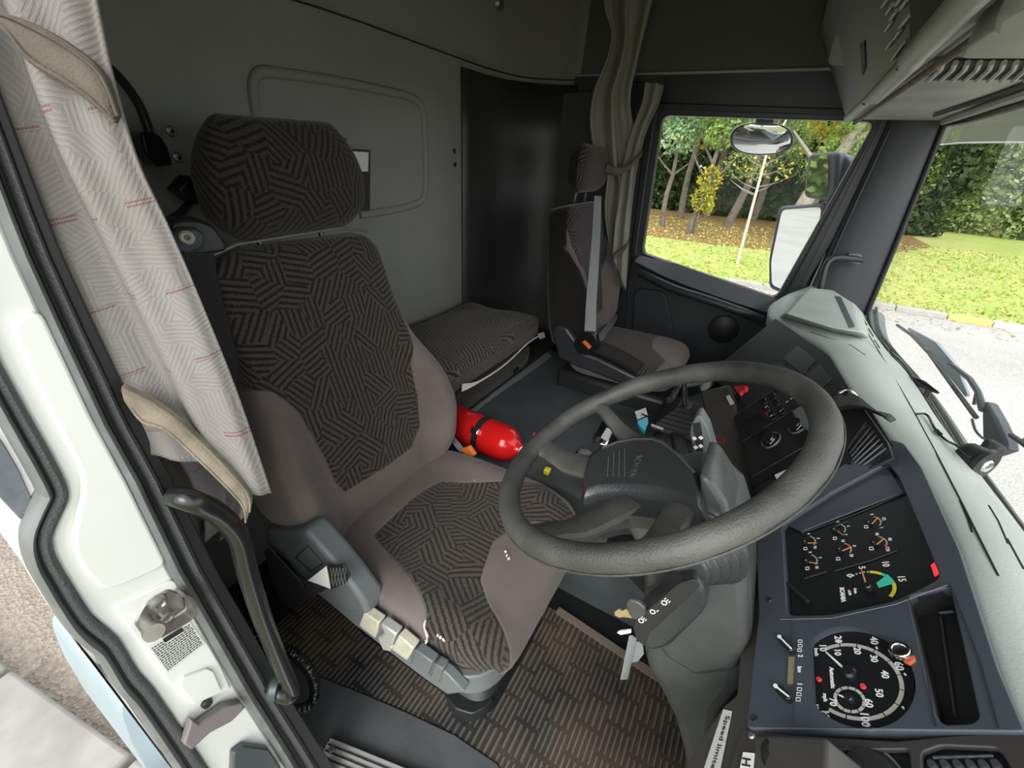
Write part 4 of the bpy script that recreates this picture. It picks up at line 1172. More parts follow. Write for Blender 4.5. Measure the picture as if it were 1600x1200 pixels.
for k, (x, y) in enumerate([(710, 236), (711, 257)]):
    mb = MB(); mb.lathe([(0.0, 0.004), (0.008, 0.003), (0.01, 0.0)], PX(x, y, XR+0.004), (1, 0, 0), 12)
    tag(mb.build('wall_plug', M['black'], None), ['upper', 'lower'][k]+' small black plug right of the embossed panel on the rear wall', 'plug', 'plugs in the rear wall')
mb = MB(); mb.lathe([(0.0, 0.02), (0.02, 0.018), (0.03, 0.0)], PX(778, 4, XR+0.03), (1, 0, 0), 18)
tag(mb.build('ceiling_hook', M['steel'], None), 'small metal fitting high on the rear lining at the top of the view', 'hook')
wm = thing('wall_mirror', 'small framed mirror on the rear wall peeping out beside the driver headrest', 'mirror', PX(570, 250, XR))
mb = MB(); mb.prism([PX(*p, XR+0.012) for p in [(540, 232), (579, 234), (578, 330), (540, 330)]], (-0.012, 0, 0)); mb.build('mirror_frame', M['black'], wm)
mb = MB(); mb.prism([PX(*p, XR+0.014) for p in [(543, 236), (576, 238), (575, 268), (543, 268)]], (-0.003, 0, 0)); mb.build('mirror_glass', M['paper'], wm)
mb = MB(); mb.tube([PX(538, 216, XR+0.01), PX(540, 228, XR+0.012)], 0.006, 8); mb.build('mirror_hook', M['black'], wm)

# ============================================================ FIRE EXTINGUISHER
fe = thing('fire_extinguisher', 'red fire extinguisher lying beside the driver seat with a clamp band round it', 'fire extinguisher', (-0.62, 1.0, -0.9))
ea = PY(700, 655, 0.985); eb = PY(812, 703, 0.96)
ax = (eb-ea).normalized(); Lx = (eb-ea).length
ER = 0.060
mb = MB(); mb.lathe([(0.0, -0.10), (ER*0.8, -0.10), (ER, -0.08), (ER, Lx-0.075), (ER*0.96, Lx-0.05), (ER*0.80, Lx-0.028), (ER*0.5, Lx-0.012), (ER*0.36, Lx-0.004), (ER*0.33, Lx+0.006), (0.0, Lx+0.006)], ea, ax, 40)
mb.build('cylinder', M['red'], fe)
tb = ((PY(757, 680, 0.97)-ea).dot(ax))
mb = MB(); mb.lathe([(ER+0.0005, tb-0.012), (ER+0.003, tb-0.011), (ER+0.003, tb+0.011), (ER+0.0005, tb+0.012)], ea, ax, 40); mb.build('clamp_band', mat('dark steel band', (0.10, 0.09, 0.08), 0.3, metal=0.8), fe)
tov = -ea.normalized(); tov = (tov-ax*tov.dot(ax)).normalized()
mb = MB(); mb.box(ea+ax*tb+tov*(ER+0.006), (0.03, 0.022, 0.012), Matrix((ax, ax.cross(tov), tov)).transposed()); mb.build('clamp_latch', M['chrome'], fe, bevel=0.003)
mb = MB(); mb.lathe([(0.0, Lx), (0.016, Lx), (0.017, Lx+0.014), (0.012, Lx+0.016), (0.012, Lx+0.03), (0.0, Lx+0.03)], ea, ax, 18); mb.build('valve', mat('brass', (0.6, 0.42, 0.2), 0.3, metal=0.9), fe)
side = ax.cross(tov)
hq = ea+ax*(Lx+0.02)
mb = MB(); q1 = PY(833, 708, 0.96); q2 = PY(838, 690, 0.97); q3 = PY(834, 680, 0.975)
mb.loft(rib_strip(catmull([hq, hq.lerp(q1, 0.6), q1, q2, q3], 5), side, 0.016, (ax), 0.006)); mb.build('squeeze_lever', M['red'], fe, bevel=0.0015)
mb = MB(); mb.lathe([(0.0, 0.004), (0.014, 0.003), (0.015, 0.0)], ea+ax*(Lx+0.018)+tov*0.014, tov, 18); mb.build('pressure_gauge', M['paper'], fe)
mb = MB(); mb.tube([hq+tov*0.01, hq+tov*0.02+ax*0.015], 0.004, 8); mb.build('safety_pin', M['yellow'], fe)
mb = MB(); mb.box(PZ(855, 736, -0.88), (0.02, 0.022, 0.02)); tag(mb.build('yellow_clip', M['yellow'], None, bevel=0.004), 'tiny yellow clip on the floor just past the steering wheel rim', 'clip')
mb = MB(); mb.box(PZ(865, 722, -0.93), (0.05, 0.2, 0.03)); 
# rubber floor mat of the driver footwell
def floor_mat():
    m, N, L, B = new_mat('dusty ribbed rubber mat')
    tc = N.new('ShaderNodeTexCoord'); sx = N.new('ShaderNodeSeparateXYZ'); L.new(tc.outputs['Object'], sx.inputs[0])
    X, Y = sx.outputs[0], sx.outputs[1]
    cx, cy = 0.070, 0.080
    fx = mth(N, L, 'DIVIDE', X, cx); ix = mth(N, L, 'FLOOR', fx)
    yy = mth(N, L, 'ADD', mth(N, L, 'DIVIDE', Y, cy), mth(N, L, 'MULTIPLY', ix, 0.5)); iy = mth(N, L, 'FLOOR', yy)
    par = mth(N, L, 'MODULO', mth(N, L, 'ABSOLUTE', mth(N, L, 'ADD', iy, mth(N, L, 'MULTIPLY', ix, 2.0))), 3.0)
    sel = mth(N, L, 'GREATER_THAN', par, 1.5)
    lx = mth(N, L, 'FRACT', fx); ly = mth(N, L, 'FRACT', yy)
    ra = mth(N, L, 'SINE', mth(N, L, 'MULTIPLY', lx, 2*math.pi*5)); rb = mth(N, L, 'SINE', mth(N, L, 'MULTIPLY', lx, 2*math.pi*4))
    r_ = mth(N, L, 'ADD', mth(N, L, 'MULTIPLY', ra, mth(N, L, 'SUBTRACT', 1.0, sel)), mth(N, L, 'MULTIPLY', rb, sel))
    edge = mth(N, L, 'MINIMUM', mth(N, L, 'MINIMUM', ly, mth(N, L, 'SUBTRACT', 1.0, ly)), 0.12)
    r_ = mth(N, L, 'ADD', mth(N, L, 'MULTIPLY', r_, 0.5), 0.5)
    ridge = mth(N, L, 'MULTIPLY', r_, mth(N, L, 'GREATER_THAN', edge, 0.07))
    sm = N.new('ShaderNodeMapRange'); sm.interpolation_type = 'SMOOTHSTEP'; sm.inputs['From Min'].default_value = 0.3; sm.inputs['From Max'].default_value = 0.7; L.new(ridge, sm.inputs['Value'])
    nz = N.new('ShaderNodeTexNoise'); nz.inputs['Scale'].default_value = 5.0; nz.inputs['Detail'].default_value = 8; L.new(tc.outputs['Object'], nz.inputs['Vector'])
    mr = N.new('ShaderNodeMapRange'); mr.inputs['From Min'].default_value = 0.38; mr.inputs['From Max'].default_value = 0.68; L.new(nz.outputs['Fac'], mr.inputs['Value'])
    top = mixc(N, L, mr.outputs[0], (0.074, 0.074, 0.073), (0.165, 0.132, 0.100))
    low = mixc(N, L, mr.outputs[0], (0.015, 0.015, 0.014), (0.085, 0.060, 0.040))
    L.new(mixc(N, L, sm.outputs[0], low, top), B.inputs['Base Color'])
    B.inputs['Roughness'].default_value = 0.6
    bp = N.new('ShaderNodeBump'); bp.inputs['Strength'].default_value = 0.9; bp.inputs['Distance'].default_value = 0.003
    n2 = N.new('ShaderNodeTexNoise'); n2.inputs['Scale'].default_value = 150; L.new(tc.outputs['Object'], n2.inputs['Vector'])
    L.new(mth(N, L, 'ADD', sm.outputs[0], mth(N, L, 'MULTIPLY', n2.outputs['Fac'], 0.4)), bp.inputs['Height']); L.new(bp.outputs[0], B.inputs['Normal'])
    return m
fm = thing('floor_mat', 'dusty ribbed black rubber mat covering the driver footwell round the seat base', 'floor mat', (-0.3, 0.6, FLOOR))
mb = MB()
mb.prism([V((-0.95, 0.30, FLOOR+0.006)), PZ(500, 1057, FLOOR+0.006), PZ(560, 1080, FLOOR+0.006), PZ(631, 1110, FLOOR+0.006), PZ(710, 1147, FLOOR+0.006), PZ(777, 1192, FLOOR+0.006), V((0.0, 0.34, FLOOR+0.006)), V((0.42, 0.34, FLOOR+0.006)), V((0.42, 0.845, FLOOR+0.006)), V((-0.95, 0.845, FLOOR+0.006))], (0, 0, -0.006))
mb.build('ribbed_mat', floor_mat(), fm)
mb = MB()
mb.prism([V((-0.95, 0.16, FLOOR+0.010)), V((0.42, 0.16, FLOOR+0.010)), V((0.42, 0.345, FLOOR+0.010)), V((0.0, 0.345, FLOOR+0.010)), PZ(777, 1192, FLOOR+0.010), PZ(710, 1147, FLOOR+0.010), PZ(631, 1110, FLOOR+0.010), PZ(560, 1080, FLOOR+0.010), PZ(500, 1057, FLOOR+0.010), V((-0.95, 0.305, FLOOR+0.010))], (0, 0, -0.01))
mb.build('smooth_border', mat('smooth worn rubber', (0.085, 0.088, 0.092), 0.5, col2=(0.055, 0.057, 0.058), vscale=6, rvar=0.2, bump=0.2, bscale=120), fm, bevel=0.003)
mb = MB(); mb.prism([PZ(868, 956, FLOOR+0.012), PZ(1040, 1072, FLOOR+0.012), PZ(1048, 1064, FLOOR+0.018), PZ(874, 948, FLOOR+0.018)], (0, 0, -0.01)); mb.build('mat_edge', mat('dusty mat edge', (0.14, 0.11, 0.085), 0.8), fm)
# ============================================================ STEERING WHEEL
wc = V((-0.069, 0.554, -0.371)); wnn = V((-0.503, -0.0791, 0.8607)).normalized()
FW = Frame(wc, (0.1554, -0.98785, 0), (0.8502, 0.13375, 0.50919), wnn)
sw = thing('steering_wheel', 'large black worn steering wheel with four spokes and square hub pad', 'steering wheel', wc)
RR = 0.2235
mb = MB(); rings = []
nseg = 120
for i in range(nseg):
    a = 2*math.pi*i/nseg; ca, sa = math.cos(a), math.sin(a); sec = []
    for k in range(18):
        t = 2*math.pi*k/18
        bump = 1.0 + (0.04 if (math.sin(t) < -0.2) else 0)*math.sin(a*26)
        rr_ = 0.0165*bump
        R_ = RR + rr_*math.cos(t)
        sec.append(FW.at(R_*ca, R_*sa, rr_*1.08*math.sin(t)))
    rings.append(sec)
rings.append(rings[0]); mb.loft(rings, cap=False)
mb.build('rim', M['wheel'], sw)
mb = MB()
mb.tube([FW.at((RR+0.0168)*math.cos(2*math.pi*i/96), (RR+0.0168)*math.sin(2*math.pi*i/96), -0.006) for i in range(97)], 0.0012, 5, cap=False)
mb.build('rim_seam', M['wheel'], sw)
def spoke(a0, a1, w0, w1, h1):
    "from rim (a0) down to hub point a1"
    mb = MB(); secs = []
    A = V((a0[0], a0[1], -0.002)); B_ = V((a1[0], a1[1], h1)); mid = A.lerp(B_, 0.5) + V((0, 0, -0.014))
    P = catmull([A, A.lerp(B_, 0.25)+V((0, 0, -0.008)), mid, B_], 5)
    for i, p in enumerate(P):
        t = i/(len(P)-1); d = (P[min(i+1, len(P)-1)]-P[max(0, i-1)]).normalized(); side = V((-d.y, d.x, 0)).normalized()
        w = interp(t, [0, 0.12, 0.4, 1], [w0*1.5, w0, (w0+w1)/2*0.9, w1]); th = 0.012
        sec = []
        for k in range(12):
            an = 2*math.pi*k/12
            q = p + side*w/2*spow(math.cos(an), 0.7) + V((0, 0, 1))*th*spow(math.sin(an), 0.8)
            sec.append(FW.at(q.x, q.y, q.z))
        secs.append(sec)
    mb.loft(secs); mb.build('spoke', M['wheel'], sw)
def wab(px, py, h): return FW.ab(px, py, h)
spoke((-0.070, -0.208), wab(930, 728, -0.055), 0.042, 0.060, -0.062)
spoke((-0.186, -0.112), wab(1004, 700, -0.055), 0.026, 0.034, -0.062)
spoke((0.172, -0.142), wab(985, 785, -0.062), 0.048, 0.056, -0.064)
spoke((0.224, 0.004), wab(1066, 790, -0.062), 0.034, 0.046, -0.064)
mb = MB(); mb.prism(round_poly([FW.px(x, y, -0.058) for x, y in [(902, 800), (925, 780), (985, 776), (1040, 782), (1085, 798), (1112, 826), (1102, 846), (1075, 830), (1030, 812), (985, 806), (945, 814), (915, 830), (890, 838), (880, 822)]], 0.008), -wnn*0.022); mb.build('spoke_web', M['pad'], sw, bevel=0.007, bseg=3)
def hub_sec(h, x0, x1, y0, y1, r=0.022):
    pts = round_poly([V((x0, y0, 0)), V((x1, y0, 0)), V((x1, y1, 0)), V((x0, y1, 0))], r, 6)
    return [FW.at(p.x, p.y, h) for p in pts]
po = [(909, 755), (915, 729), (921, 711), (938, 699), (962, 689), (990, 683), (1020, 682), (1036, 687), (1062, 709), (1088, 734), (1091, 748), (1098, 782), (1104, 811), (1072, 791), (1035, 779), (975, 773), (932, 776), (911, 785)]
pt = [(917, 748), (920, 731), (926, 716), (941, 704), (964, 695), (990, 690), (1018, 689), (1032, 693), (1057, 713), (1080, 736), (1084, 750), (1088, 772), (1086, 786), (1064, 768), (1031, 756), (977, 753), (936, 754), (920, 760)]
def ring(P, h, dh=0.0): return [FW.px(x, y, h) + wnn*dh for x, y in P]
cen = sum((q for q in ring(po, -0.05)), V((0, 0, 0)))/len(po)
def scale(R_, k): return [cen + (q-cen)*k if k != 1 else q for q in R_]
mb = MB()
r_o = ring(po, -0.052); r_t = ring(pt, -0.038)
mb.loft([[q - wnn*0.050 for q in r_o], r_o, [a_.lerp(b_, 0.35) + wnn*0.003 for a_, b_ in zip(r_o, r_t)], [a_.lerp(b_, 0.75) + wnn*0.003 for a_, b_ in zip(r_o, r_t)], r_t])
hubp = mb.build('hub_pad', M['pad'], sw, bevel=0.0015, angle=50)
mb = MB()
r_b = ring(po, -0.060)
r_b2 = [cen + (q - cen)*1.06 - wnn*0.010 for q in ring(po, -0.052)]
pbase = [(909, 770), (913, 735), (921, 715), (938, 702), (962, 692), (990, 686), (1020, 686), (1036, 692), (1062, 712), (1090, 738), (1094, 752), (1104, 790), (1106, 828), (1074, 815), (1035, 803), (985, 800), (938, 803), (900, 813)]
r_b2 = ring(pbase, -0.064)
mb.loft([[cen+(q-cen)*0.8 - wnn*0.06 for q in r_b2], [q - wnn*0.010 for q in r_b2], r_b2, [cen + (q-cen)*0.97 - wnn*0.008 for q in ring(po, -0.052)]])
mb.build('hub_base', M['pad'], sw, bevel=0.004, angle=50)
FH = Frame(FW.at(0, 0, -0.0378), FW.r, FW.u, wnn)
for k in range(4):
    a0 = FH.px(951+8.3*k, 708-2.2*k+(6 if k == 0 else 0), 0.0003); a1 = FH.px(949+9.0*k, 744+0.3*k, 0.0003)
    mb = MB(); mb.tube([a0, a1], 0.0007, 4); mb.build('groove', M['shell'], hubp)
ba, bb = FH.ab(993, 728)
text('badge', FH, 'SCANIA', 0.0155, ba, bb, M['column'], hubp, h=0.001, depth=0.0012, rot=-0.12)
mb = MB(); mb.tube([FH.px(*p, 0.001) for p in [(941, 700), (964, 691), (990, 686), (1018, 686), (1034, 691), (1060, 712), (1084, 737)]], 0.002, 6); mb.build('pad_ridge', M['column'], hubp)

# ============================================================ STEERING COLUMN
sc_ = thing('steering_column', 'grey moulded steering column cover standing below the wheel', 'steering column', (0.06, 0.55, FLOOR))
mb = MB()
out = [(955, 800), (985, 850), (1000, 900), (1003, 960), (999, 1005), (1008, 1045), (1030, 1085), (1052, 1130), (1066, 1180), (1075, 1260), (1130, 1260), (1118, 1190), (1128, 1120), (1158, 1085), (1174, 1010), (1172, 920), (1150, 850), (1100, 800)]
mb.prism([PY(*p, 0.475) for p in out], (0, 0.17, 0)); mb.build('column_cover', M['column'], sc_, bevel=0.022, bseg=4)
mb = MB(); mb.prism([PY(*p, 0.465) for p in [(1004, 930), (1110, 860), (1168, 900), (1170, 1010), (1152, 1052), (1090, 1062), (1040, 1032), (1004, 985)]], (0, 0.05, 0)); mb.build('cover_bulge', M['column'], sc_, bevel=0.014, bseg=4)
mb = MB(); mb.loft([hub_sec(-0.13, -0.07, 0.085, -0.10, 0.085), hub_sec(-0.20, -0.06, 0.075, -0.085, 0.075), hub_sec(-0.26, -0.05, 0.07, -0.07, 0.07)]); mb.build('column_neck', M['dash'], sc_)
mb = MB(); mb.prism([PY(*p, 0.50) for p in [(1092, 742), (1112, 752), (1135, 788), (1150, 840), (1150, 900), (1110, 850), (1094, 800)]], (0, 0.1, 0)); mb.build('upper_cover', M['column'], sc_, bevel=0.010, bseg=3)
# retarder/light stalk with rubber boot
st_ = thing('control_stalk', 'chunky dark control stalk with white lamp symbols on the door side of the column', 'stalk', PY(1050, 960, 0.42))
fst = Frame(PY(1050, 960, 0.405), PY(1085, 930, 0.405)-PY(1015, 985, 0.405), (0, 0, 1), None); 
mb = MB(); mb.prism(round_poly([PY(*p, 0.405) for p in [(988, 982), (992, 968), (1060, 912), (1086, 904), (1103, 928), (1106, 946), (1098, 960), (1045, 1012), (1018, 1019), (996, 1006)]], 0.010), (0, 0.040, 0))
sbx = mb.build('stalk_body', M['pad'], st_, bevel=0.006, bseg=3)
mb = MB()
bc0 = PY(1072, 885, 0.415); bdir = V((0.25, 0.5, 0.45)).normalized()
bprof = []
for k in range(49): bprof.append((0.022+0.0026*math.sin(k*math.pi/5)+0.0007*k, -k*0.0011))
bc0 = PY(1074, 888, 0.425); bdir = V((-0.25, -0.85, -0.05)).normalized()
mb.lathe(bprof, bc0, bdir, 28); mb.build('rubber_boot', M['pad'], st_)
mb = MB(); mb.prism(round_poly([PY(*p, 0.4036) for p in [(989, 982), (993, 969), (1060, 912), (1084, 905), (1095, 915), (1028, 978), (1014, 990), (1008, 1010), (996, 1002)]], 0.004), (0, 0.003, 0)); mb.build('symbol_strip', M['ink'], sbx, bevel=0.001)
fsy = Frame(PY(1030, 950, 0.404), PY(1060, 925, 0.404)-PY(1000, 972, 0.404), (0, 0, 1), None)
if fsy.n.y > 0: fsy.n = -fsy.n
def sym(px, py, kind):
    a, b = fsy.ab(px, py)
    mb = MB(); loop = [fsy.at(a+0.0038*math.cos(t), b+0.0030*math.sin(t), 0.001) for t in [2*math.pi*k/14 for k in range(15)]]
    mb.tube(loop, 0.0007, 4)
    for k in range(kind): mb.tube([fsy.at(a+0.0055, b-0.003+k*0.003, 0.001), fsy.at(a+0.009, b-0.003+k*0.003, 0.001)], 0.0007, 4)
    mb.build('symbol', M['print'], sbx)
sym(1002, 969, 3); sym(1020, 955, 1); sym(1038, 941, 3)
# ignition key with tag
ik = thing('ignition_key', 'brass key and grey fob hanging on paper tags beside the column stalk', 'key', PY(985, 960, 0.42))
mb = MB(); mb.prism([PY(*p, 0.41) for p in [(960, 957), (966, 952), (972, 955), (978, 952), (988, 956), (988, 966), (975, 964), (968, 965), (961, 962)]], (0, 0.002, 0)); mb.build('key_blade', mat('brassy key metal', (0.6, 0.48, 0.30), 0.35, metal=0.7), ik)
mb = MB(); mb.prism(round_poly([PY(*p, 0.40) for p in [(977, 945), (982, 937), (995, 940), (1008, 951), (1009, 962), (992, 970), (983, 962)]], 0.003), (0, 0.008, 0)); mb.build('key_head', M['column'], ik, bevel=0.002)
mb = MB(); mb.prism([PY(*p, 0.41) for p in [(964, 989), (968, 986), (986, 984), (986, 989), (970, 992)]], (0, 0.002, 0)); mb.build('tag_edge', M['paper'], ik)
mb = MB(); mb.prism([PY(*p, 0.415) for p in [(983, 993), (990, 998), (976, 1062), (969, 1062)]], (0.004, 0.003, 0)); mb.prism([PY(*p, 0.42) for p in [(987, 1000), (1004, 1005), (1006, 1022), (996, 1034), (980, 1036)]], (0, 0.001, 0)); mb.build('paper_tag', M['strap_light'], ik)
# indicator stalk on far side
is_ = thing('indicator_stalk', 'slim grey indicator stalk with white symbols on the far side of the wheel hub', 'stalk', PY(1100, 720, 0.70))
mb = MB(); mb.prism(round_poly([PY(*p, 0.70) for p in [(1088, 650), (1094, 650), (1106, 670), (1116, 705), (1118, 722), (1109, 748), (1092, 740), (1086, 712), (1078, 680), (1080, 664)]], 0.004), (0, 0.035, 0))
ib = mb.build('stalk_body', M['shell'], is_, bevel=0.005, bseg=3)
mb = MB(); mb.prism([PY(*p, 0.6985) for p in [(1082, 662), (1094, 660), (1099, 690), (1098, 708), (1088, 706)]], (0, 0.002, 0)); mb.build('symbol_field', M['ink'], ib)
for p in ((1087, 699), (1095, 697), (1095, 684), (1085, 685)):
    mb = MB(); q = PY(*p, 0.697); mb.box(q, (0.006, 0.001, 0.006), Matrix.Rotation(0.6, 3, 'Y')); mb.build('symbol', M['print'], ib)

# ============================================================ DASHBOARD
da = thing('dashboard', 'wraparound truck dashboard with pale grey top and slate instrument panel', 'dashboard', (0.3, 1.0, -0.6))
FC = Frame((0.16, 0.55, -0.55), (0, -1, 0), (0.145, 0, 0.13)); FC.n = V((-0.13, 0, 0.145)).normalized()
cab = lambda P: [FC.ab(*p) for p in P]
h_g = r2(cab([(1222, 818), (1300, 768), (1386, 722), (1404, 745), (1470, 903), (1400, 938), (1300, 960), (1230, 962)]), [0.012, 0.004, 0.010, 0.01, 0.012, 0.01, 0.01, 0.012])
ang0 = []
sc0 = FC.ab(1332, 1050)
hs = []
for k in range(40):
    t = 2*math.pi*k/40
    a = sc0[0]+0.064*math.cos(t); b = sc0[1]+0.056*math.sin(t)
    b = max(b, sc0[1]-0.042); hs.append((a, b))
h_t = r2(cab([(1418, 932), (1484, 916), (1530, 1120), (1520, 1130), (1474, 1132), (1462, 1118)]), 0.008)
bz = cab([(1180, 790), (1245, 772), (1330, 718), (1378, 684), (1412, 692), (1440, 730), (1500, 860), (1560, 1045), (1602, 1142), (1590, 1143), (1165, 1138), (1185, 960)])
plate('instrument_panel', FC, r2(bz, 0.008), [h_g, hs, h_t], M['panel'], da, h=0.0, depth=0.012, bevel=0.0015)
# vertical/horizontal seams of the panel
def pline(name, pts, m, r=0.0006, h=0.0012, fr=FC, parent=da):
    mb = MB(); mb.tube([fr.px(*p, h) for p in pts], r, 4); return mb.build(name, m, parent)
pline('panel_seam', [(1418, 928), (1440, 1010), (1462, 1136)], M['ink'])
pline('panel_seam', [(1484, 912), (1530, 1030), (1560, 1138)], M['ink'])
pline('panel_seam', [(1215, 972), (1238, 972), (1240, 1060), (1238, 1134)], M['black'], 0.0004)
pline('panel_seam', [(1218, 968), (1300, 966), (1400, 944), (1480, 914)], M['shell'], 0.0005)
for p in [(1202, 937), (1178, 1123)]:
    mb = MB(); mb.lathe([(0.0, 0.0005), (0.0022, 0.001), (0.0035, 0.0012), (0.004, 0)], FC.px(*p, 0.001), FC.n, 14); mb.build('panel_screw', M['black'], da)
# gauge cluster behind window
gc = Frame(FC.at(0, 0, -0.011), FC.r, FC.u, FC.n)
mb = MB(); mb.prism([gc.px(*p) for p in [(1205, 800), (1395, 700), (1490, 915), (1215, 985)]], -FC.n*0.02)
cl = mb.build('gauge_cluster', M['dial'], da)
def gpx(px, py): return gc.ab(px, py)
def gtext(s, px, py, size, m=M['print'], nm='numeral', rot=0.0, sx=1.0, bold=0.0002, fr=gc, parent=cl):
    a, b = fr.ab(px, py); return text(nm, fr, s, size*1.3, a, b, m, parent, h=0.0012, rot=rot, sx=sx, bold=bold)
def arc(cx, cy, r, a0, a1, w, m, n=8, gap=0.12, fr=gc, parent=cl, nm='scale'):
    c = fr.ab(cx, cy); mb = MB()
    for k in range(n):
        t0 = math.radians(lerp(a0, a1, (k+gap/2)/n)); t1 = math.radians(lerp(a0, a1, (k+1-gap/2)/n))
        sub = 3; po = []; pi_ = []
        for j in range(sub+1):
            t = lerp(t0, t1, j/sub); po.append(fr.at(c[0]+(r+w/2)*math.cos(t), c[1]+(r+w/2)*math.sin(t), 0.0012)); pi_.append(fr.at(c[0]+(r-w/2)*math.cos(t), c[1]+(r-w/2)*math.sin(t), 0.0012))
        for j in range(sub): mb.prism([po[j], po[j+1], pi_[j+1], pi_[j]], -fr.n*0.0004)
    mb.build(nm, m, parent)
def needle(p0, p1, w, m, fr=gc, parent=cl, h=0.003):
    a = fr.ab(*p0, h); b = fr.ab(*p1, h); d = V((b[0]-a[0], b[1]-a[1], 0)).normalized(); s = V((-d.y, d.x, 0))
    mb = MB(); mb.prism([fr.at(a[0]+s.x*w, a[1]+s.y*w, h), fr.at(a[0]-s.x*w, a[1]-s.y*w, h), fr.at(b[0]-s.x*w*0.5, b[1]-s.y*w*0.5, h), fr.at(b[0]+s.x*w*0.5, b[1]+s.y*w*0.5, h)], -fr.n*0.0008)
    mb.build('needle', m, parent)
def hub(p, r, fr=gc, parent=cl):
    mb = MB(); mb.lathe([(0, 0.006), (r*0.7, 0.006), (r, 0.004), (r, 0.0)], fr.px(*p), fr.n, 18); mb.build('needle_hub', M['gloss_black'], parent)
# rpm gauge
arc(1358, 918, 0.0272, 228, 170, 0.0026, M['greyprint'], 6, 0.5)
arc(1358, 918, 0.0272, 170, 142, 0.0040, M['yelp'], 3, 0.08)
arc(1358, 918, 0.0272, 142, 98, 0.0040, M['tealp'], 5, 0.08)
arc(1358, 918, 0.0272, 98, 48, 0.0040, M['yelp'], 4, 0.08)
c_ = gc.ab(1358, 918)
mb = MB(); mb.prism([gc.px(*p, 0.0014) for p in [(1369, 911), (1387, 897), (1392, 903), (1394, 912), (1373, 918)]], -gc.n*0.0004); mb.build('economy_wedge', M['tealp'], cl)
gtext('E', 1383, 909, 0.006, M['ink'], 'letter')
gtext('0', 1328, 900, 0.0085); gtext('5', 1347, 888, 0.0085); gtext('10', 1384, 882, 0.0085); gtext('15', 1409, 905, 0.0085)
gtext('SCANIA', 1317, 930, 0.0055, nm='lettering', bold=0.0004); gtext('x100', 1328, 927, 0.0034, nm='lettering'); gtext('1/min', 1337, 924, 0.0034, nm='lettering')
needle((1353, 912), (1346, 890), 0.0011, M['needle']); hub((1357, 919), 0.0055)
# six small gauges
for (cx, cy, n0, labs, red) in [(1258, 848, (1276, 848), ('0', '5', '10'), 0), (1260, 878, (1278, 880), ('0', '5', '10'), 0), (1304, 829, (1317, 836), ('0', '4', '7'), 0), (1312, 860, (1330, 854), ('10', '0', '30'), 1), (1358, 852-18-16+0, (1372, 808), ('0', '1/2', '1'), 0), (1366, 850, (1381, 841), ('40', '80', '120'), 2)]:
    arc(cx, cy, 0.0150, 150, 55, 0.0018, M['greyprint'], 8, 0.25)
    if red == 1: arc(cx, cy, 0.0150, 140, 100, 0.0028, M['redp'], 1, 0.0)
    if red == 2: arc(cx, cy, 0.0150, 76, 55, 0.0030, M['redp'], 1, 0.0)
    c = gc.ab(cx, cy)
    for lab, t in zip(labs, (162, 104, 44)):
        t = math.radians(t); text('numeral', gc, lab, 0.0062, c[0]+0.0200*math.cos(t), c[1]+0.0200*math.sin(t), M['print'], cl, h=0.0012, bold=0.0001)
    needle((cx+4, cy), n0, 0.0007, M['needle']); hub((cx, cy), 0.0035)
for p, s in [((1259, 858), 'O'), ((1262, 889), 'O'), ((1305, 842), 'X'), ((1310, 874), '□'), ((1354, 824), '▪'), ((1362, 858), 'I')]:
    a, b = gc.ab(*p); mb = MB(); mb.tube([gc.at(a+x*0.0026, b+y*0.0022, 0.0012) for x, y in [(-1, -1), (1, -1), (1, 1), (-1, 1), (-1, -1)]], 0.0005, 4); mb.build('symbol', M['print'], cl)
# ridges between gauge fields
for L_p in [[(1252, 833), (1330, 806), (1414, 770)], [(1296, 826), (1325, 815)], [(1305, 892), (1360, 876), (1402, 860)], [(1257, 904), (1292, 893)], [(1345, 800), (1378, 786)]]:
    pline('field_ridge', L_p, M['dash'], 0.0008, 0.0008, gc, cl)
mb = MB(); mb.prism([gc.px(*p, 0.004) for p in [(1225, 818), (1386, 728), (1412, 768), (1252, 830)]], -gc.n*0.003); mb.build('blank_field', M['panel'], cl, bevel=0.001)
mb = MB(); mb.prism([gc.px(*p, 0.002) for p in [(1454, 882), (1464, 876), (1470, 892), (1460, 900)]], -gc.n*0.002); mb.build('warning_lamp', M['lamp_red'], cl, bevel=0.0005)
mb = MB(); mb.tube([gc.px(1230, 912, 0.006), gc.px(1262, 940, 0.006)], 0.003, 8); mb.build('trip_stem', M['dash'], cl)
# speedometer
sp = Frame(FC.at(0, 0, -0.010), FC.r, FC.u, FC.n)
mb = MB(); mb.prism([sp.px(*p) for p in [(1250, 955), (1425, 955), (1430, 1140), (1245, 1140)]], -FC.n*0.02)
sd_ = mb.build('speedometer', M['dial'], da)
def st(s, px, py, size, nm='numeral', **k): return gtext(s, px, py, size, nm=nm, fr=sp, parent=sd_, **k)
scx, scy = 1331, 1062
arc(scx, scy, 0.0450, 212, -34, 0.0040, M['greyprint'], 11, 0.07, sp, sd_)
for k in range(12):
    t = math.radians(lerp(212, -34, k/11)); c = sp.ab(scx, scy)
    if k % 2: mb = MB(); mb.lathe([(0, 0.0016), (0.0011, 0.0016), (0.0011, 0)], sp.at(c[0]+0.0505*math.cos(t), c[1]+0.0505*math.sin(t)), sp.n, 8); mb.build('dot', M['print'], sd_)
arc(1328, 1094, 0.0135, 180, -180, 0.0032, M['greyprint'], 12, 0.15, sp, sd_)
hub((1329, 1094), 0.005, sp, sd_); needle((1325, 1092), (1310, 1085), 0.0012, M['print'], sp, sd_)
needle((1316, 1042), (1290, 1018), 0.0014, M['print'], sp, sd_); hub((1328, 1053), 0.008, sp, sd_)
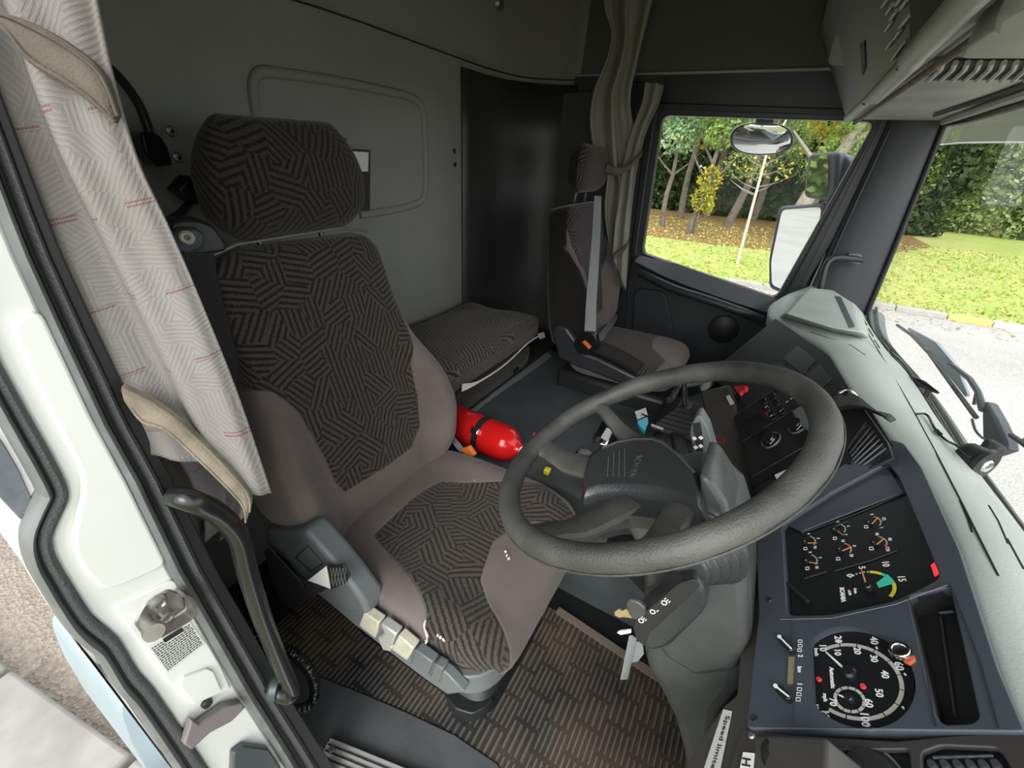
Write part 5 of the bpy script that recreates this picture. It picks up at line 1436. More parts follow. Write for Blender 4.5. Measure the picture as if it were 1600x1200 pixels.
for s, x, y in [('10', 1286, 1013), ('20', 1310, 1000), ('40', 1366, 1002), ('60', 1405, 1042), ('100', 1352, 1125), ('120', 1290, 1121)]: st(s, x, y, 0.0082)
for s, x, y in [('10', 1309, 1020), ('20', 1340, 1018), ('30', 1366, 1030), ('40', 1383, 1055), ('50', 1374, 1084), ('60', 1358, 1100), ('70', 1302, 1098)]: st(s, x, y, 0.0074)
st('125', 1276, 1107, 0.005); st('mph', 1290, 1091, 0.0042, nm='lettering'); st('km/h', 1276, 1020, 0.0042, nm='lettering'); st('Automatic', 1301, 1060, 0.0048, nm='lettering')
for p in [(1280, 1062), (1349, 1073)]:
    mb = MB(); mb.lathe([(0, 0.002), (0.0025, 0.002), (0.003, 0)], sp.px(*p), sp.n, 12); mb.build('lamp_dot', M['redp'], sd_)
# chrome lock ring with red seal
mb = MB(); mb.lathe([(0.0055, 0.0), (0.0055, 0.004), (0.0065, 0.0055), (0.0095, 0.0055), (0.0105, 0.004), (0.0105, 0.0)], FC.px(1408, 1019, 0.002), FC.n, 28); mb.build('lock_ring', M['chrome'], da)
mb = MB(); mb.lathe([(0, 0.003), (0.0055, 0.003)], FC.px(1408, 1019, 0.001), FC.n, 20); mb.build('lock_core', M['ink'], da)
mb = MB(); mb.prism([FC.px(*p, 0.004) for p in [(1410, 1032), (1422, 1026), (1428, 1022), (1430, 1030), (1420, 1037)]], -FC.n*0.004); mb.build('red_seal', mat('rust red seal', (0.45, 0.09, 0.04), 0.5), da, bevel=0.001)
# knobs and odometer beside the speedometer
for p0, p1 in (((1218, 995), (1236, 1013)), ((1212, 1072), (1232, 1088))):
    mb = MB(); a = FC.px(*p0, 0.008); b = FC.px(*p1, 0.008); d = (b-a).normalized(); s = FC.n.cross(d)
    mb.prism(round_poly([a-s*0.0045, b-s*0.0045+d*0.002, b+s*0.0045+d*0.002, a+s*0.0045], 0.004), -FC.n*0.008); kn = mb.build('selector_knob', M['gloss_black'], da, bevel=0.001)
    mb = MB(); mb.tube([FC.px(*p0, 0.0088), FC.px(*p1, 0.0088)], 0.0011, 6); mb.lathe([(0, 0.001), (0.0025, 0.001), (0.0025, 0)], FC.px(*p0, 0.0084), FC.n, 12); mb.build('pointer', M['print'], kn)
mb = MB(); mb.prism([FC.px(*p, 0.0015) for p in [(1232, 1026), (1241, 1026), (1239, 1068), (1230, 1068)]], -FC.n*0.001); od = mb.build('odometer', M['amberlcd'], da)
gtext('052460', 1236, 1047, 0.0056, M['print'], 'numeral', fr=FC, parent=od)
gtext('km', 1250, 1047, 0.0050, nm='lettering', fr=FC, parent=da); gtext('2', 1251, 1026, 0.0055, nm='numeral', fr=FC, parent=da); gtext('1', 1250, 1070, 0.0055, nm='numeral', fr=FC, parent=da)
for p in [(1251, 1003), (1251, 1010), (1250, 1017), (1250, 1078), (1249, 1086), (1248, 1094)]:
    a, b = FC.ab(*p); mb = MB(); mb.tube([FC.at(a+x*0.0018, b+y*0.0022, 0.0012) for x, y in [(-1, -1), (1, -1), (1, 1), (-1, 1), (-1, -1)]], 0.0004, 4); mb.build('symbol', M['print'], da)
# tray recess
mb = MB(); mb.prism([FC.px(*p, -0.030) for p in [(1395, 890), (1520, 890), (1570, 1160), (1440, 1160)]], -FC.n*0.01); mb.build('tray_floor', M['dash'], da)
tq = cab([(1418, 932), (1484, 916), (1530, 1126), (1464, 1130)])
mb = MB()
for i in range(4):
    a, b = tq[i], tq[(i+1) % 4]; mb.prism([FC.at(a[0], a[1], -0.004), FC.at(b[0], b[1], -0.004), FC.at(b[0], b[1], -0.034), FC.at(a[0], a[1], -0.034)], FC.n.cross(V(FC.at(*b)-FC.at(*a))).normalized()*0.001)
mb.build('tray_wall', M['dash'], da)
mb = MB(); mb.tube([FC.px(1468, 958, -0.024), FC.px(1490, 956, -0.024)], 0.002, 6); mb.tube([FC.px(1470, 965, -0.026), FC.px(1492, 1120, -0.026)], 0.0015, 6); mb.build('tray_rib', M['pillar'], da)
# switch strip below (door end)
FE = Frame(FC.at(0, 0, -0.004), FC.r, FC.u, FC.n)
eb_ = [FE.ab(*p) for p in [(1158, 1138), (1240, 1148), (1400, 1158), (1480, 1150), (1620, 1140), (1700, 1290), (1110, 1290)]]
swh = [r2([FE.ab(*p) for p in q], 0.004) for q in ([(1265, 1170), (1285, 1166), (1292, 1230), (1266, 1230)], [(1305, 1172), (1420, 1170), (1426, 1240), (1300, 1240)], [(1440, 1175), (1470, 1164), (1560, 1168), (1580, 1200), (1570, 1250), (1440, 1250)])]
plate('switch_panel', FE, eb_, swh, M['warm_panel'], da, h=0.0, depth=0.006, bevel=0.0012)
mb = MB(); mb.prism([FE.px(*p, -0.008) for p in [(1255, 1150), (1610, 1150), (1620, 1290), (1240, 1290)]], -FC.n*0.01); mb.build('switch_backing', M['dial'], da)
fq = FE.ab(1276, 1185)
mb = MB(); mb.tube([FE.at(fq[0]+0.003*math.cos(t)*1.3, fq[1]+0.003*math.sin(t)-0.0, -0.006) for t in [2*math.pi*k/12 for k in range(13)]], 0.0005, 4)
for k in range(3): mb.tube([FE.at(fq[0]+0.005+k*0.003, fq[1]-0.004, -0.006), FE.at(fq[0]+0.005+k*0.003, fq[1]+0.004, -0.006)], 0.0004, 4)
mb.build('fog_lamp_symbol', M['yelp'], da)
mb = MB(); mb.lathe([(0, 0.010), (0.018, 0.010), (0.023, 0.004), (0.025, 0.0)], FE.px(1362, 1212, -0.008), FC.n, 32); mb.build('rotary_switch', M['dash'], da)
mb = MB(); mb.lathe([(0.024, 0.0), (0.026, 0.003), (0.027, 0.0)], FE.px(1362, 1212, -0.007), FC.n, 32); mb.build('dial_ring', M['shell'], da)
for k in range(6):
    mb = MB(); q = FE.px(1458+k*20, 1197, -0.004); mb.lathe([(0, 0.004), (0.003, 0.004), (0.004, 0)], q, FC.n, 12); mb.build('push_button', M['pillar'], da)
mb = MB(); mb.tube([FE.px(1458, 1184, -0.004), FE.px(1552, 1181, -0.004)], 0.0014, 6); mb.build('slot_rib', M['pillar'], da)
mb = MB(); mb.prism(round_poly([FE.px(*p, 0.008) for p in [(1193, 1150), (1240, 1152), (1258, 1170), (1256, 1215), (1200, 1215), (1186, 1180)]], 0.005), -FC.n*0.01); mb.build('bonnet_switch', M['gloss_black'], da, bevel=0.003)
mb = MB(); mb.lathe([(0.003, 0.0), (0.006, 0.002), (0.013, 0.0)], FE.px(1208, 1172, 0.0085), FC.n, 24); mb.build('switch_dish', M['dash'], da)
mb = MB(); mb.lathe([(0.0, 0.0015), (0.0025, 0.0015), (0.004, 0.0)], FE.px(1174, 1149, 0.0), FC.n, 14); mb.build('panel_screw', M['steel'], da)
# lower dash behind the column, with the strip label
FL = Frame((0.150, 0.42, -0.565), (0, -1, 0), (0.36, 0, 0.93)); FL.n = V((-0.93, 0, 0.36)).normalized()
mb = MB(); mb.prism([FL.px(*p) for p in [(1160, 850), (1160, 960), (1150, 1085), (1130, 1102), (1098, 1150), (1066, 1205), (1030, 1290), (1290, 1290), (1290, 1150), (1180, 1146), (1170, 1136), (1192, 960), (1204, 850)]], -FL.n*0.04); mb.build('lower_panel', mat('worn grey brown plastic', (0.070, 0.067, 0.060), 0.5, var=0.3, vscale=12), da, bevel=0.004)
mb = MB(); mb.prism([FL.px(*p, 0.002) for p in [(1130, 1108), (1143, 1111), (1122, 1215), (1095, 1215)]], -FL.n*0.001); lb = mb.build('label_strip', M['paper'], da)
a0 = FL.ab(1136, 1118, 0.003); a1 = FL.ab(1112, 1200, 0.003)
dirv = math.atan2(a1[1]-a0[1], a1[0]-a0[0])
text('lettering', FL, 'Speed limited', 0.0125, (a0[0]+a1[0])/2+0.004*math.cos(dirv), (a0[1]+a1[1])/2, M['ink'], lb, h=0.0028, rot=dirv)
mb = MB(); mb.prism([FE.px(*p, 0.002) for p in [(1161, 1175), (1179, 1177), (1174, 1230), (1150, 1230)]], -FE.n*0.001); lb = mb.build('label_strip', M['paper'], da)
gtext('H', 1166, 1192, 0.010, M['ink'], 'lettering', fr=Frame(FE.at(0, 0, 0.0016), FE.r, FE.u, FE.n), parent=lb)

mb = MB(); mb.prism([V((0.02, 0.20, -0.66)), V((0.15, 0.20, -0.57)), V((0.30, 0.20, -0.44)), V((0.40, 0.20, -0.47)), V((0.42, 0.20, -1.29)), V((0.22, 0.20, -1.29)), V((0.10, 0.20, -0.85))], (0, 0.02, 0)); mb.build('end_panel', M['warm_panel'], da, bevel=0.004)
# dash top skin
F_px = [(1700, 1330), (1640, 1190), (1602, 1110), (1560, 1000), (1499, 831), (1458, 760), (1416, 700), (1377, 655), (1337, 610), (1300, 550), (1262, 523), (1212, 496)]
mb = MB(); secs = []
Fp = [PZ(x, y, -0.418) for x, y in F_px] + [V((0.10, 1.80, -0.43)), V((0.16, 2.11, -0.45))]
by_ = [q.y for q in bs][::-1]; bx_ = [q.x for q in bs][::-1]
def wsx(y): return float(np.interp(y, by_, bx_))
Fs = catmull(Fp, 4)
# pair every front edge point with a point of the screen foot further along, so the skin covers up to the glass
for i_, q in enumerate(Fs):
    yb = q.y*1.02 + 0.02
    if yb > 2.11: yb = 2.11
    B_ = V((wsx(yb), yb, WZ-0.004))
    m1 = q.lerp(B_, 0.22); m1.z = -0.408; m2 = q.lerp(B_, 0.5); m2.z = -0.414; m3 = q.lerp(B_, 0.8); m3.z = -0.442
    secs.append([q + V((-0.004, 0, -0.05)), q + V((-0.010, 0, -0.012)), q + V((0.0, 0, 0.0)), m1, m2, m3, B_, B_ + V((0, 0, -0.05)), q + V((0.02, 0, -0.08))])
mb.loft(secs); dt_ = mb.build('dash_top', M['dash_top'], da, angle=50)
from mathutils.bvhtree import BVHTree
_bv = BVHTree.FromPolygons([tuple(v.co) for v in dt_.data.vertices], [tuple(p.vertices) for p in dt_.data.polygons])
def on_dash(px, py, lift=0.0):
    r = ray(px, py).normalized(); h = _bv.ray_cast(V((0, 0, 0)), r)
    if h[0] is None: return PZ(px, py, -0.44)
    n = h[1] if h[1].z > 0 else -h[1]
    return h[0] + n*lift
dz = lambda x, y, h=0.0: on_dash(x, y, h)
for L_p in [[(1332, 482), (1380, 560), (1430, 647), (1465, 712), (1500, 780), (1560, 900)], [(1215, 512), (1270, 520), (1330, 540), (1352, 555)], [(1500, 782), (1512, 810), (1519, 832)], [(1545, 790), (1560, 815), (1575, 850)], [(1574, 842), (1590, 872), (1600, 890)]]:
    mb = MB(); mb.tube([dz(x, y) for x, y in L_p], 0.0013, 5); mb.build('dash_seam', M['ink'], da)
for p0, p1 in (((1348, 497), (1354, 508)), ((1357, 514), (1364, 526)), ((1366, 532), (1374, 544))):
    mb = MB(); mb.tube([dz(*p0), dz(*p1)], 0.0025, 5); mb.build('demist_slot', M['ink'], da)
# raised lid at passenger side
mb = MB()
hb = [(1215, 492), (1262, 455), (1300, 462), (1345, 495), (1352, 530), (1280, 515)]
ht = [(1234, 478), (1262, 448), (1296, 452), (1330, 476), (1340, 520), (1290, 512), (1270, 500)]
H0 = [PZ(x, y, -0.42) for x, y in [(1215, 496), (1262, 470), (1310, 466), (1350, 492), (1360, 530), (1300, 520)]]
H1 = [PZ(x, y, -0.375) for x, y in [(1228, 490), (1262, 449), (1300, 452), (1335, 474), (1350, 520), (1300, 512)]]
mb.loft([H0, H1]); mb.build('storage_lid', M['dash_top'], da, bevel=0.012, bseg=4)
mb = MB(); mb.prism([PZ(x, y, -0.373) for x, y in [(1305, 462), (1314, 464), (1336, 510), (1328, 512)]], (0, 0, -0.004)); mb.build('lid_groove', M['column'], da)

# centre console panel
cnn = V((-0.789, -0.220, 0.574)).normalized()
FN = Frame((0.28, 0.85, -0.43), (0.269, -0.963, 0), (0.5528, 0.1544, 0.8188), cnn)
co = [FN.ab(*p) for p in [(1240, 790), (1395, 715), (1386, 690), (1330, 612), (1296, 556), (1212, 498), (1160, 540), (1105, 585), (1128, 602), (1160, 690), (1176, 760), (1186, 850)]]
vent = r2([FN.ab(*p) for p in [(1322, 703), (1354, 657), (1388, 702), (1388, 712), (1342, 739), (1334, 736)]], 0.006)
slot = r2([FN.ab(*p) for p in [(1252, 770), (1318, 735), (1326, 748), (1288, 775)]], 0.004)
plate('console_panel', FN, co, [vent, slot], M['dash'], da, h=0.0, depth=0.01, bevel=0.001)
mb = MB(); mb.prism([FN.px(*p, -0.02) for p in [(1230, 790), (1290, 650), (1360, 640), (1410, 720)]], -cnn*0.01); mb.build('vent_backing', M['ink'], da)
vg = thing('unused', None, None) if False else None
mb = MB()
va = [FN.ab(*p) for p in [(1340, 738), (1323, 703), (1355, 658), (1388, 706)]]
for k in range(1, 4):
    t = k/4; p = lerp(va[0][0], va[3][0], t), lerp(va[0][1], va[3][1], t); q = lerp(va[1][0], va[2][0], t), lerp(va[1][1], va[2][1], t)
    mb.tube([FN.at(*p, -0.006), FN.at(*q, -0.006)], 0.0012, 5)
for k in range(1, 7):
    t = k/7; p = lerp(va[0][0], va[1][0], t), lerp(va[0][1], va[1][1], t); q = lerp(va[3][0], va[2][0], t), lerp(va[3][1], va[2][1], t)
    mb.tube([FN.at(*p, -0.003), FN.at(*q, -0.003)], 0.0020, 5)
mb.build('vent_grille', M['pillar'], da)
# hood lip over the vent
mb = MB()
lp0 = [FN.px(*p, 0.01) for p in [(1290, 628), (1322, 606), (1346, 622), (1366, 640), (1392, 646)]]
lp1 = [FN.px(*p, 0.03) for p in [(1296, 640), (1326, 634), (1350, 636), (1372, 645), (1386, 655)]]
mb.loft([[lp0[i], lp1[i], lp1[i]-cnn*0.012, lp0[i]-cnn*0.02] for i in range(5)]); mb.build('vent_hood', M['dash'], da, bevel=0.004)
mb = MB(); mb.lathe([(0, 0.020), (0.012, 0.018), (0.019, 0.010), (0.020, 0.0)], FN.px(1324, 624, 0.0), cnn, 24); mb.build('chrome_button', M['chrome'], da)
# radio, buttons, dials
def cbox(name, pts, h, m, th=0.006, bev=0.001, parent=da):
    mb = MB(); mb.prism([FN.px(*p, h) for p in pts], -cnn*th); return mb.build(name, m, parent, bevel=bev)
cbox('switch_row', [(1162, 660), (1196, 640), (1204, 662), (1172, 682)], 0.004, M['gloss_black'])
for k, p in enumerate([(1192, 626), (1206, 618), (1196, 638), (1212, 628), (1206, 650), (1220, 641)]):
    x, y = p; cbox('push_button', [(x-5, y+1), (x+3, y-5), (x+7, y+2), (x-1, y+8)], 0.004, M['gloss_black'])
for p in [(1197, 636), (1205, 650), (1220, 642), (1230, 628), (1237, 623)]:
    mb = MB(); mb.tube([FN.px(p[0]-2, p[1]+1, 0.005), FN.px(p[0]+2, p[1]-2, 0.005)], 0.0008, 4); mb.build('symbol', M['greyprint'], da)
for x, y, r in [(1205, 688, 0.024), (1247, 666, 0.022)]:
    mb = MB(); mb.lathe([(r*0.9, 0.0), (r*0.95, 0.004), (r, 0.0)], FN.px(x, y, 0.001), cnn, 30); mb.build('dial_ring', M['shell'], da)
    mb = MB(); mb.lathe([(0, 0.014), (r*0.6, 0.014), (r*0.7, 0.008), (r*0.75, 0)], FN.px(x, y, 0.001), cnn, 30); kb = mb.build('heater_knob', M['gloss_black'], da)
    mb = MB(); mb.tube([FN.px(x-2, y+6, 0.0155), FN.px(x+5, y-2, 0.0155)], 0.0005, 5); mb.build('pointer', M['print'], kb)
cbox('coffee_flap', [(1237, 642), (1262, 628), (1272, 650), (1275, 668), (1262, 673), (1246, 660)], 0.014, M['shell'], 0.01, 0.002)
for L_p in [[(1145, 650), (1205, 612), (1260, 575)], [(1160, 690), (1225, 650), (1290, 610)], [(1175, 745), (1270, 690), (1300, 665)], [(1222, 560), (1262, 585), (1300, 600)], [(1240, 545), (1215, 590)], [(1270, 560), (1245, 605)], [(1176, 570), (1212, 590)]]:
    pline('panel_ridge', L_p, M['warm_panel'], 0.0010, 0.001, FN)
for q in ([(1186, 590), (1216, 566), (1244, 584), (1214, 612)], [(1222, 560), (1246, 540), (1275, 562), (1252, 584)], [(1256, 590), (1280, 570), (1300, 590), (1280, 608)]):
    cbox('compartment', q, 0.002, M['dial'], 0.003)
cbox('label_sticker', [(1134, 619), (1140, 617), (1147, 630), (1141, 633)], 0.045, M['paper'], 0.001, 0.0)
cbox('lower_tray', [(1176, 762), (1260, 715), (1290, 700), (1284, 730), (1235, 770), (1190, 800)], 0.010, M['dash'], 0.012, 0.004)
cbox('folded_paper', [(1210, 742), (1228, 734), (1232, 742), (1214, 750)], 0.014, M['paper'], 0.001, 0.0)
# parking brake
bk_ = thing('parking_brake_lever', 'red parking brake lever head peeping under the top of the wheel rim', 'lever', FN.px(1155, 607, 0.03))
mb = MB(); mb.prism(round_poly([FN.px(*p, 0.05) for p in [(1146, 603), (1166, 602), (1164, 609), (1158, 611), (1155, 616), (1151, 611)]], 0.002), -cnn*0.010); mb.build('brake_knob', M['red_dark'], bk_, bevel=0.003)
mb = MB(); mb.tube([FN.px(1156, 612, 0.045), FN.px(1152, 622, 0.0)], 0.006, 8); mb.build('brake_stem', M['black'], bk_)

# side wall of console down to tunnel and gear lever
cs = thing('gear_console', 'dark centre console between tunnel mat and dashboard with a folded rubber gear boot', 'console', (0.0, 1.2, -0.9))
mb = MB(); mb.prism([V((-0.16, 0.98, -0.94)), V((0.14, 0.90, -0.94)), V((0.14, 1.62, -0.94)), V((-0.12, 1.62, -0.94))], (0, 0, 0.14)); mb.build('console_body', M['dash'], cs, bevel=0.03, bseg=3)
mb = MB(); q0 = PZ(1062, 660, -0.80)
for k in range(6):
    r = 0.105-0.013*k; z = 0.012*k
    mb.loft([[q0+V((-r*0.8, -r, z)), q0+V((r*0.9, -r*0.9, z)), q0+V((r, r, z)), q0+V((-r*0.7, r, z))], [q0+V((-r*0.8+0.012, -r+0.012, z+0.014)), q0+V((r*0.9-0.012, -r*0.9+0.012, z+0.014)), q0+V((r-0.012, r-0.012, z+0.014)), q0+V((-r*0.7+0.012, r-0.012, z+0.014))]])
mb.build('gear_boot', M['dash'], cs, bevel=0.003)
mb = MB(); mb.tube([q0+V((0, 0, 0.07)), q0+V((-0.03, 0.02, 0.17))], 0.009, 10); mb.build('gear_stick', M['black'], cs)
mb = MB(); mb.prism([PZ(*p, -0.79) for p in [(1038, 620), (1050, 616), (1085, 720), (1075, 745), (1060, 740)]], (0, 0, -0.05)); mb.build('console_edge', M['dash'], cs, bevel=0.008)
mb = MB(); c_r = PN(1124, 686, V((0.02, 1.1, -0.70)), V((-0.5, -0.6, 0.6)).normalized()); wn_ = V((-0.5, -0.6, 0.6)).normalized()
e1 = wn_.orthogonal().normalized(); e2 = wn_.cross(e1)
mb.prism([PN(*p, V((0.02, 1.1, -0.70)), wn_, -0.004) for p in [(1092, 610), (1140, 600), (1172, 720), (1184, 850), (1150, 860), (1132, 760), (1112, 700)]], -wn_*0.06); mb.build('console_cheek', M['warm_panel'], cs, bevel=0.008)
mb = MB(); lp_ = [PN(1124+9*math.cos(t), 686+4.5*math.sin(t)+2*math.cos(t), V((0.02, 1.1, -0.70)), wn_, 0.0) for t in [2*math.pi*k/20 for k in range(21)]]
mb.tube(lp_, 0.0014, 5); mb.tube([PN(1118, 684, V((0.02, 1.1, -0.70)), wn_), PN(1130, 688, V((0.02, 1.1, -0.70)), wn_)], 0.0012, 5); mb.build('warning_sticker', mat('dark red print', (0.30, 0.02, 0.02), 0.6), cs)
# glossy rimmed tray at the tunnel front (by passenger seat)
tr = thing('tunnel_tray', 'black tray with a bright worn rim on the tunnel just past the wheel rim', 'tray', PZ(1040, 590, -0.86))
mb = MB(); tp_ = [PZ(x, y, -0.84) for x, y in [(1008, 600), (1003, 592), (1012, 584), (1030, 582), (1046, 571), (1090, 576), (1120, 585), (1090, 600), (1050, 604), (1025, 610)]]
mb.tube(catmull(tp_+[tp_[0]], 4), 0.008, 8); mb.build('tray_rim', mat('worn glossy rim', (0.22, 0.24, 0.22), 0.25), tr)
mb = MB(); mb.prism([q-V((0, 0, 0.01)) for q in tp_], (0, 0, -0.05)); mb.build('tray_base', M['gloss_black'], tr)
ch = thing('cup_holder', 'oval black cup holder with pale insert sunk in the tunnel mat', 'cup holder', PZ(962, 605, TT))
mb = MB(); tc_ = PZ(965, 608, TT+0.01)
mb.tube([tc_+V((0.105*math.cos(t), 0.085*math.sin(t), 0)) for t in [2*math.pi*k/36 for k in range(37)]], 0.009, 8, cap=False); mb.build('ring', M['gloss_black'], ch)
mb = MB(); mb.lathe([(0.0, 0.006), (0.085, 0.004), (0.09, 0.0)], tc_-V((0, 0, 0.008)), (0, 0, 1), 30); mb.build('well', M['black'], ch)
mb = MB(); mb.lathe([(0.0, 0.01), (0.045, 0.01), (0.05, 0.0)], PZ(975, 600, TT+0.01), (0, 0, 1), 24); mb.build('insert', M['strap_light'], ch)
# gear knob like cylinder with white label
cy_ = thing('labelled_canister', 'small black canister with white label and silver base behind the wheel spokes', 'canister', PZ(945, 712, -0.86))
ca_ = PZ(938, 702, -0.83); cb_ = PZ(952, 672, -0.80)
axc = (cb_-ca_).normalized()
mb = MB(); mb.lathe([(0, 0), (0.030, 0), (0.033, 0.004), (0.033, 0.028), (0.0, 0.028)], ca_, axc, 26); mb.build('silver_base', M['chrome'], cy_)
mb = MB(); mb.lathe([(0, 0.028), (0.035, 0.028), (0.036, 0.033), (0.036, 0.092), (0.032, 0.10), (0, 0.10)], ca_, axc, 26); cbm = mb.build('can_body', M['gloss_black'], cy_)
mb = MB(); mb.prism([PZ(*p, -0.765) for p in [(939, 683), (948, 668), (957, 672), (950, 689)]], (0, 0, -0.003)); mb.build('label', M['paper'], cbm)
# keys
ky = thing('key_bunch', 'bunch of keys with a bright blue fob and white tag lying on the console', 'keys', PZ(1010, 662, -0.79))
mb = MB(); mb.prism(round_poly([PZ(*p, -0.775) for p in [(996, 657), (1012, 651), (1013, 660), (1008, 674), (1002, 668), (997, 662)]], 0.003), (0, 0, -0.012)); mb.build('blue_fob', M['cyan'], ky, bevel=0.002)
mb = MB(); mb.prism([PZ(*p, -0.785) for p in [(992, 643), (1009, 637), (1012, 648), (996, 655)]], (0, 0, -0.003)); mb.build('white_tag', M['paper'], ky)
mb = MB(); mb.prism([PZ(*p, -0.78) for p in [(1018, 662), (1037, 669), (1036, 672), (1017, 665)]], (0, 0, -0.003)); mb.build('key_blade', M['steel'], ky)
mb = MB(); mb.tube([PZ(1003, 647, -0.78), PZ(1010, 650, -0.775), PZ(1020, 656, -0.78), PZ(1024, 662, -0.78)], 0.003, 6); mb.build('key_ring', M['gloss_black'], ky)
# black gaiter between seat and console (handbrake bellows)
mb = MB(); g0 = PZ(905, 740, -0.98)
for k in range(5):
    r = 0.07-0.008*k; mb.lathe([(0, k*0.018), (r, k*0.018), (r-0.008, k*0.018+0.018), (0, k*0.018+0.018)], g0, (0.1, 0.05, 1), 14)
tag(mb.build('rubber_gaiter', M['gloss_black'], None, bevel=0.003), 'crumpled black rubber gaiter between the driver seat and the hub of the wheel', 'gaiter')

# ============================================================ OVERHEAD SHELF
sh = thing('overhead_shelf', 'grey overhead storage shelf with vents above the windscreen', 'shelf', (0.3, 1.1, 0.17))
FS = Frame((0.135, 2.05, 0.165), (0, -1, 0), (-0.09, 0, 0.135)); FS.n = V((-0.135, 0, -0.09)).normalized()
mb = MB(); mb.prism([V((0.135, 2.09, 0.170)), V((0.46, 2.09, 0.170)), V((0.50, 1.3, 0.17)), V((0.47, 0.17, 0.17)), V((0.135, 0.17, 0.17))], (0, 0, 0.02)); mb.build('shelf_underside', M['shelf'], sh, bevel=0.004)
face = [FS.px(*p) for p in [(1326, 186), (1312, 112), (1330, 60), (1362, -60)]]
mb = MB(); mb.prism([FS.at(-0.03, 0), FS.at(1.88, 0), FS.at(1.88, 0.30), FS.at(-0.03, 0.30)], -FS.n*0.02); mb.build('shelf_face', mat('dark shelf face', (0.13, 0.14, 0.12), 0.55), sh, bevel=0.003)
mb = MB(); mb.tube([V((0.140, 2.085, 0.175)), V((0.140, 1.4, 0.178)), V((0.140, 0.2, 0.18))], 0.016, 10); mb.build('shelf_lip', M['shelf'], sh)
mb = MB(); mb.tube([V((0.160, 2.085, 0.158)), V((0.160, 0.2, 0.160))], 0.006, 8); mb.build('lip_bead', M['tie'], sh)
mb = MB()
mb.tube([FS.px(1368, 150, 0.008), FS.px(1424, 95, 0.010), FS.px(1428, 86, 0.020), FS.px(1530, -20, 0.025), FS.px(1600, -90, 0.025)], 0.017, 10); mb.build('shelf_roll', M['shelf'], sh)
# dark open bin
mb = MB(); mb.prism([FS.px(*p, 0.003) for p in [(1421, 96), (1422, -40), (1560, -120), (1530, -20)]], -FS.n*0.01); mb.build('bin_opening', M['ink'], sh)
for i, (x, y) in enumerate([(1383, 5), (1390, 15), (1405, 2), (1388, 42), (1396, 25), (1412, 8), (1410, 38), (1390, 70), (1402, 55), (1416, 32), (1398, 88), (1407, 75)]):
    mb = MB(); mb.tube([FS.px(x-4, y+5, 0.004), FS.px(x+5, y-8, 0.004)], 0.0035, 6); mb.build('slot_rib', M['shelf'], sh)
mb = MB(); mb.prism([FS.px(*p, 0.003) for p in [(1343, 68), (1350, 64), (1352, 105), (1347, 118)]], -FS.n*0.006); mb.build('face_slot', M['ink'], sh)
for k in range(8):
    mb = MB(); mb.tube([PY(1313+k*1.8, 116+k*9, 1.97), PY(1321+k*1.8, 106+k*9, 1.97)], 0.0045, 6); mb.build('end_louvre', M['shelf'], sh)
mb = MB(); mb.tube([PY(1316, 92, 1.80), PY(1332, 40, 1.75), PY(1362, -40, 1.68)], [0.034, 0.037, 0.04], 14); mb.build('corner_roll', M['shelf'], sh)
# underside details
UZ = 0.167
def up(px, py, h=0.0): return PZ(px, py, UZ-h)
for k in range(9):
    x = 1462+k*19
    mb = MB(); mb.tube([up(x-12, 126, 0.004), up(x+8, 108, 0.004), up(x+12, 98, 0.006)], 0.004, 6); mb.build('vent_louvre', M['shelf'], sh)
mb = MB(); mb.prism([up(*p, 0.001) for p in [(1450, 126), (1466, 96), (1640, 94), (1640, 124)]], (0, 0, 0.01)); mb.build('vent_opening', M['ink'], sh)
mb = MB(); mb.prism(round_poly([up(*p, 0.035) for p in [(1500, 92), (1510, 76), (1555, 45), (1660, 30), (1660, 92)]], 0.01), (0, 0, 0.035)); mb.build('roof_console', M['shelf'], sh, bevel=0.010, bseg=3)
mb = MB(); mb.prism(round_poly([up(*p, 0.052) for p in [(1548, 55), (1552, 35), (1600, 8), (1680, 0), (1680, 40), (1580, 55)]], 0.01), (0, 0, 0.02)); mb.build('lamp_cover', M['shelf'], sh, bevel=0.008, bseg=3)
mb = MB(); mb.tube([up(1475, 190, 0.004), up(1520, 175, 0.006), up(1560, 160, 0.008), up(1640, 132, 0.01)], 0.010, 8); mb.build('screen_trim', M['shelf'], sh)
mb = MB(); mb.tube([up(1474, 196, 0.004), up(1520, 186, 0.006), up(1560, 174, 0.008), up(1640, 150, 0.01)], 0.009, 8); mb.build('screen_rubber', M['black_rubber'], sh)
mb = MB(); mb.tube([up(1460, 180, 0.002), up(1560, 148, 0.002), up(1640, 118, 0.002)], 0.005, 6); mb.build('trim_gap', M['black'], sh)
for p in ((1350, 162), (1362, 150), (1395, 122), (1405, 108)):
    mb = MB(); mb.lathe([(0, 0.003), (0.004, 0.002), (0.005, 0)], PZ(*p, 0.155), (-0.3, 0, -1), 8); mb.build('plug', M['ink'], sh)

# grab handle on the A pillar
mb = MB(); mb.tube(catmull([PY(1346, 406, 2.06), PY(1330, 404, 2.03), PY(1305, 403, 2.00), PY(1292, 412, 1.98), PY(1284, 440, 1.97), PY(1278, 470, 1.97)], 5), 0.011, 10)
ah = mb.build('pillar_handle', M['black'], None); tag(ah, 'black grab handle bowed off the far windscreen pillar above the dash', 'handle')
mb = MB(); mb.prism(round_poly([PY(*p, 2.05) for p in [(1325, 397), (1345, 397), (1349, 404), (1342, 414), (1326, 410)]], 0.008), (0, 0.05, 0)); mb.build('end_cap', M['shell'], ah, bevel=0.006)

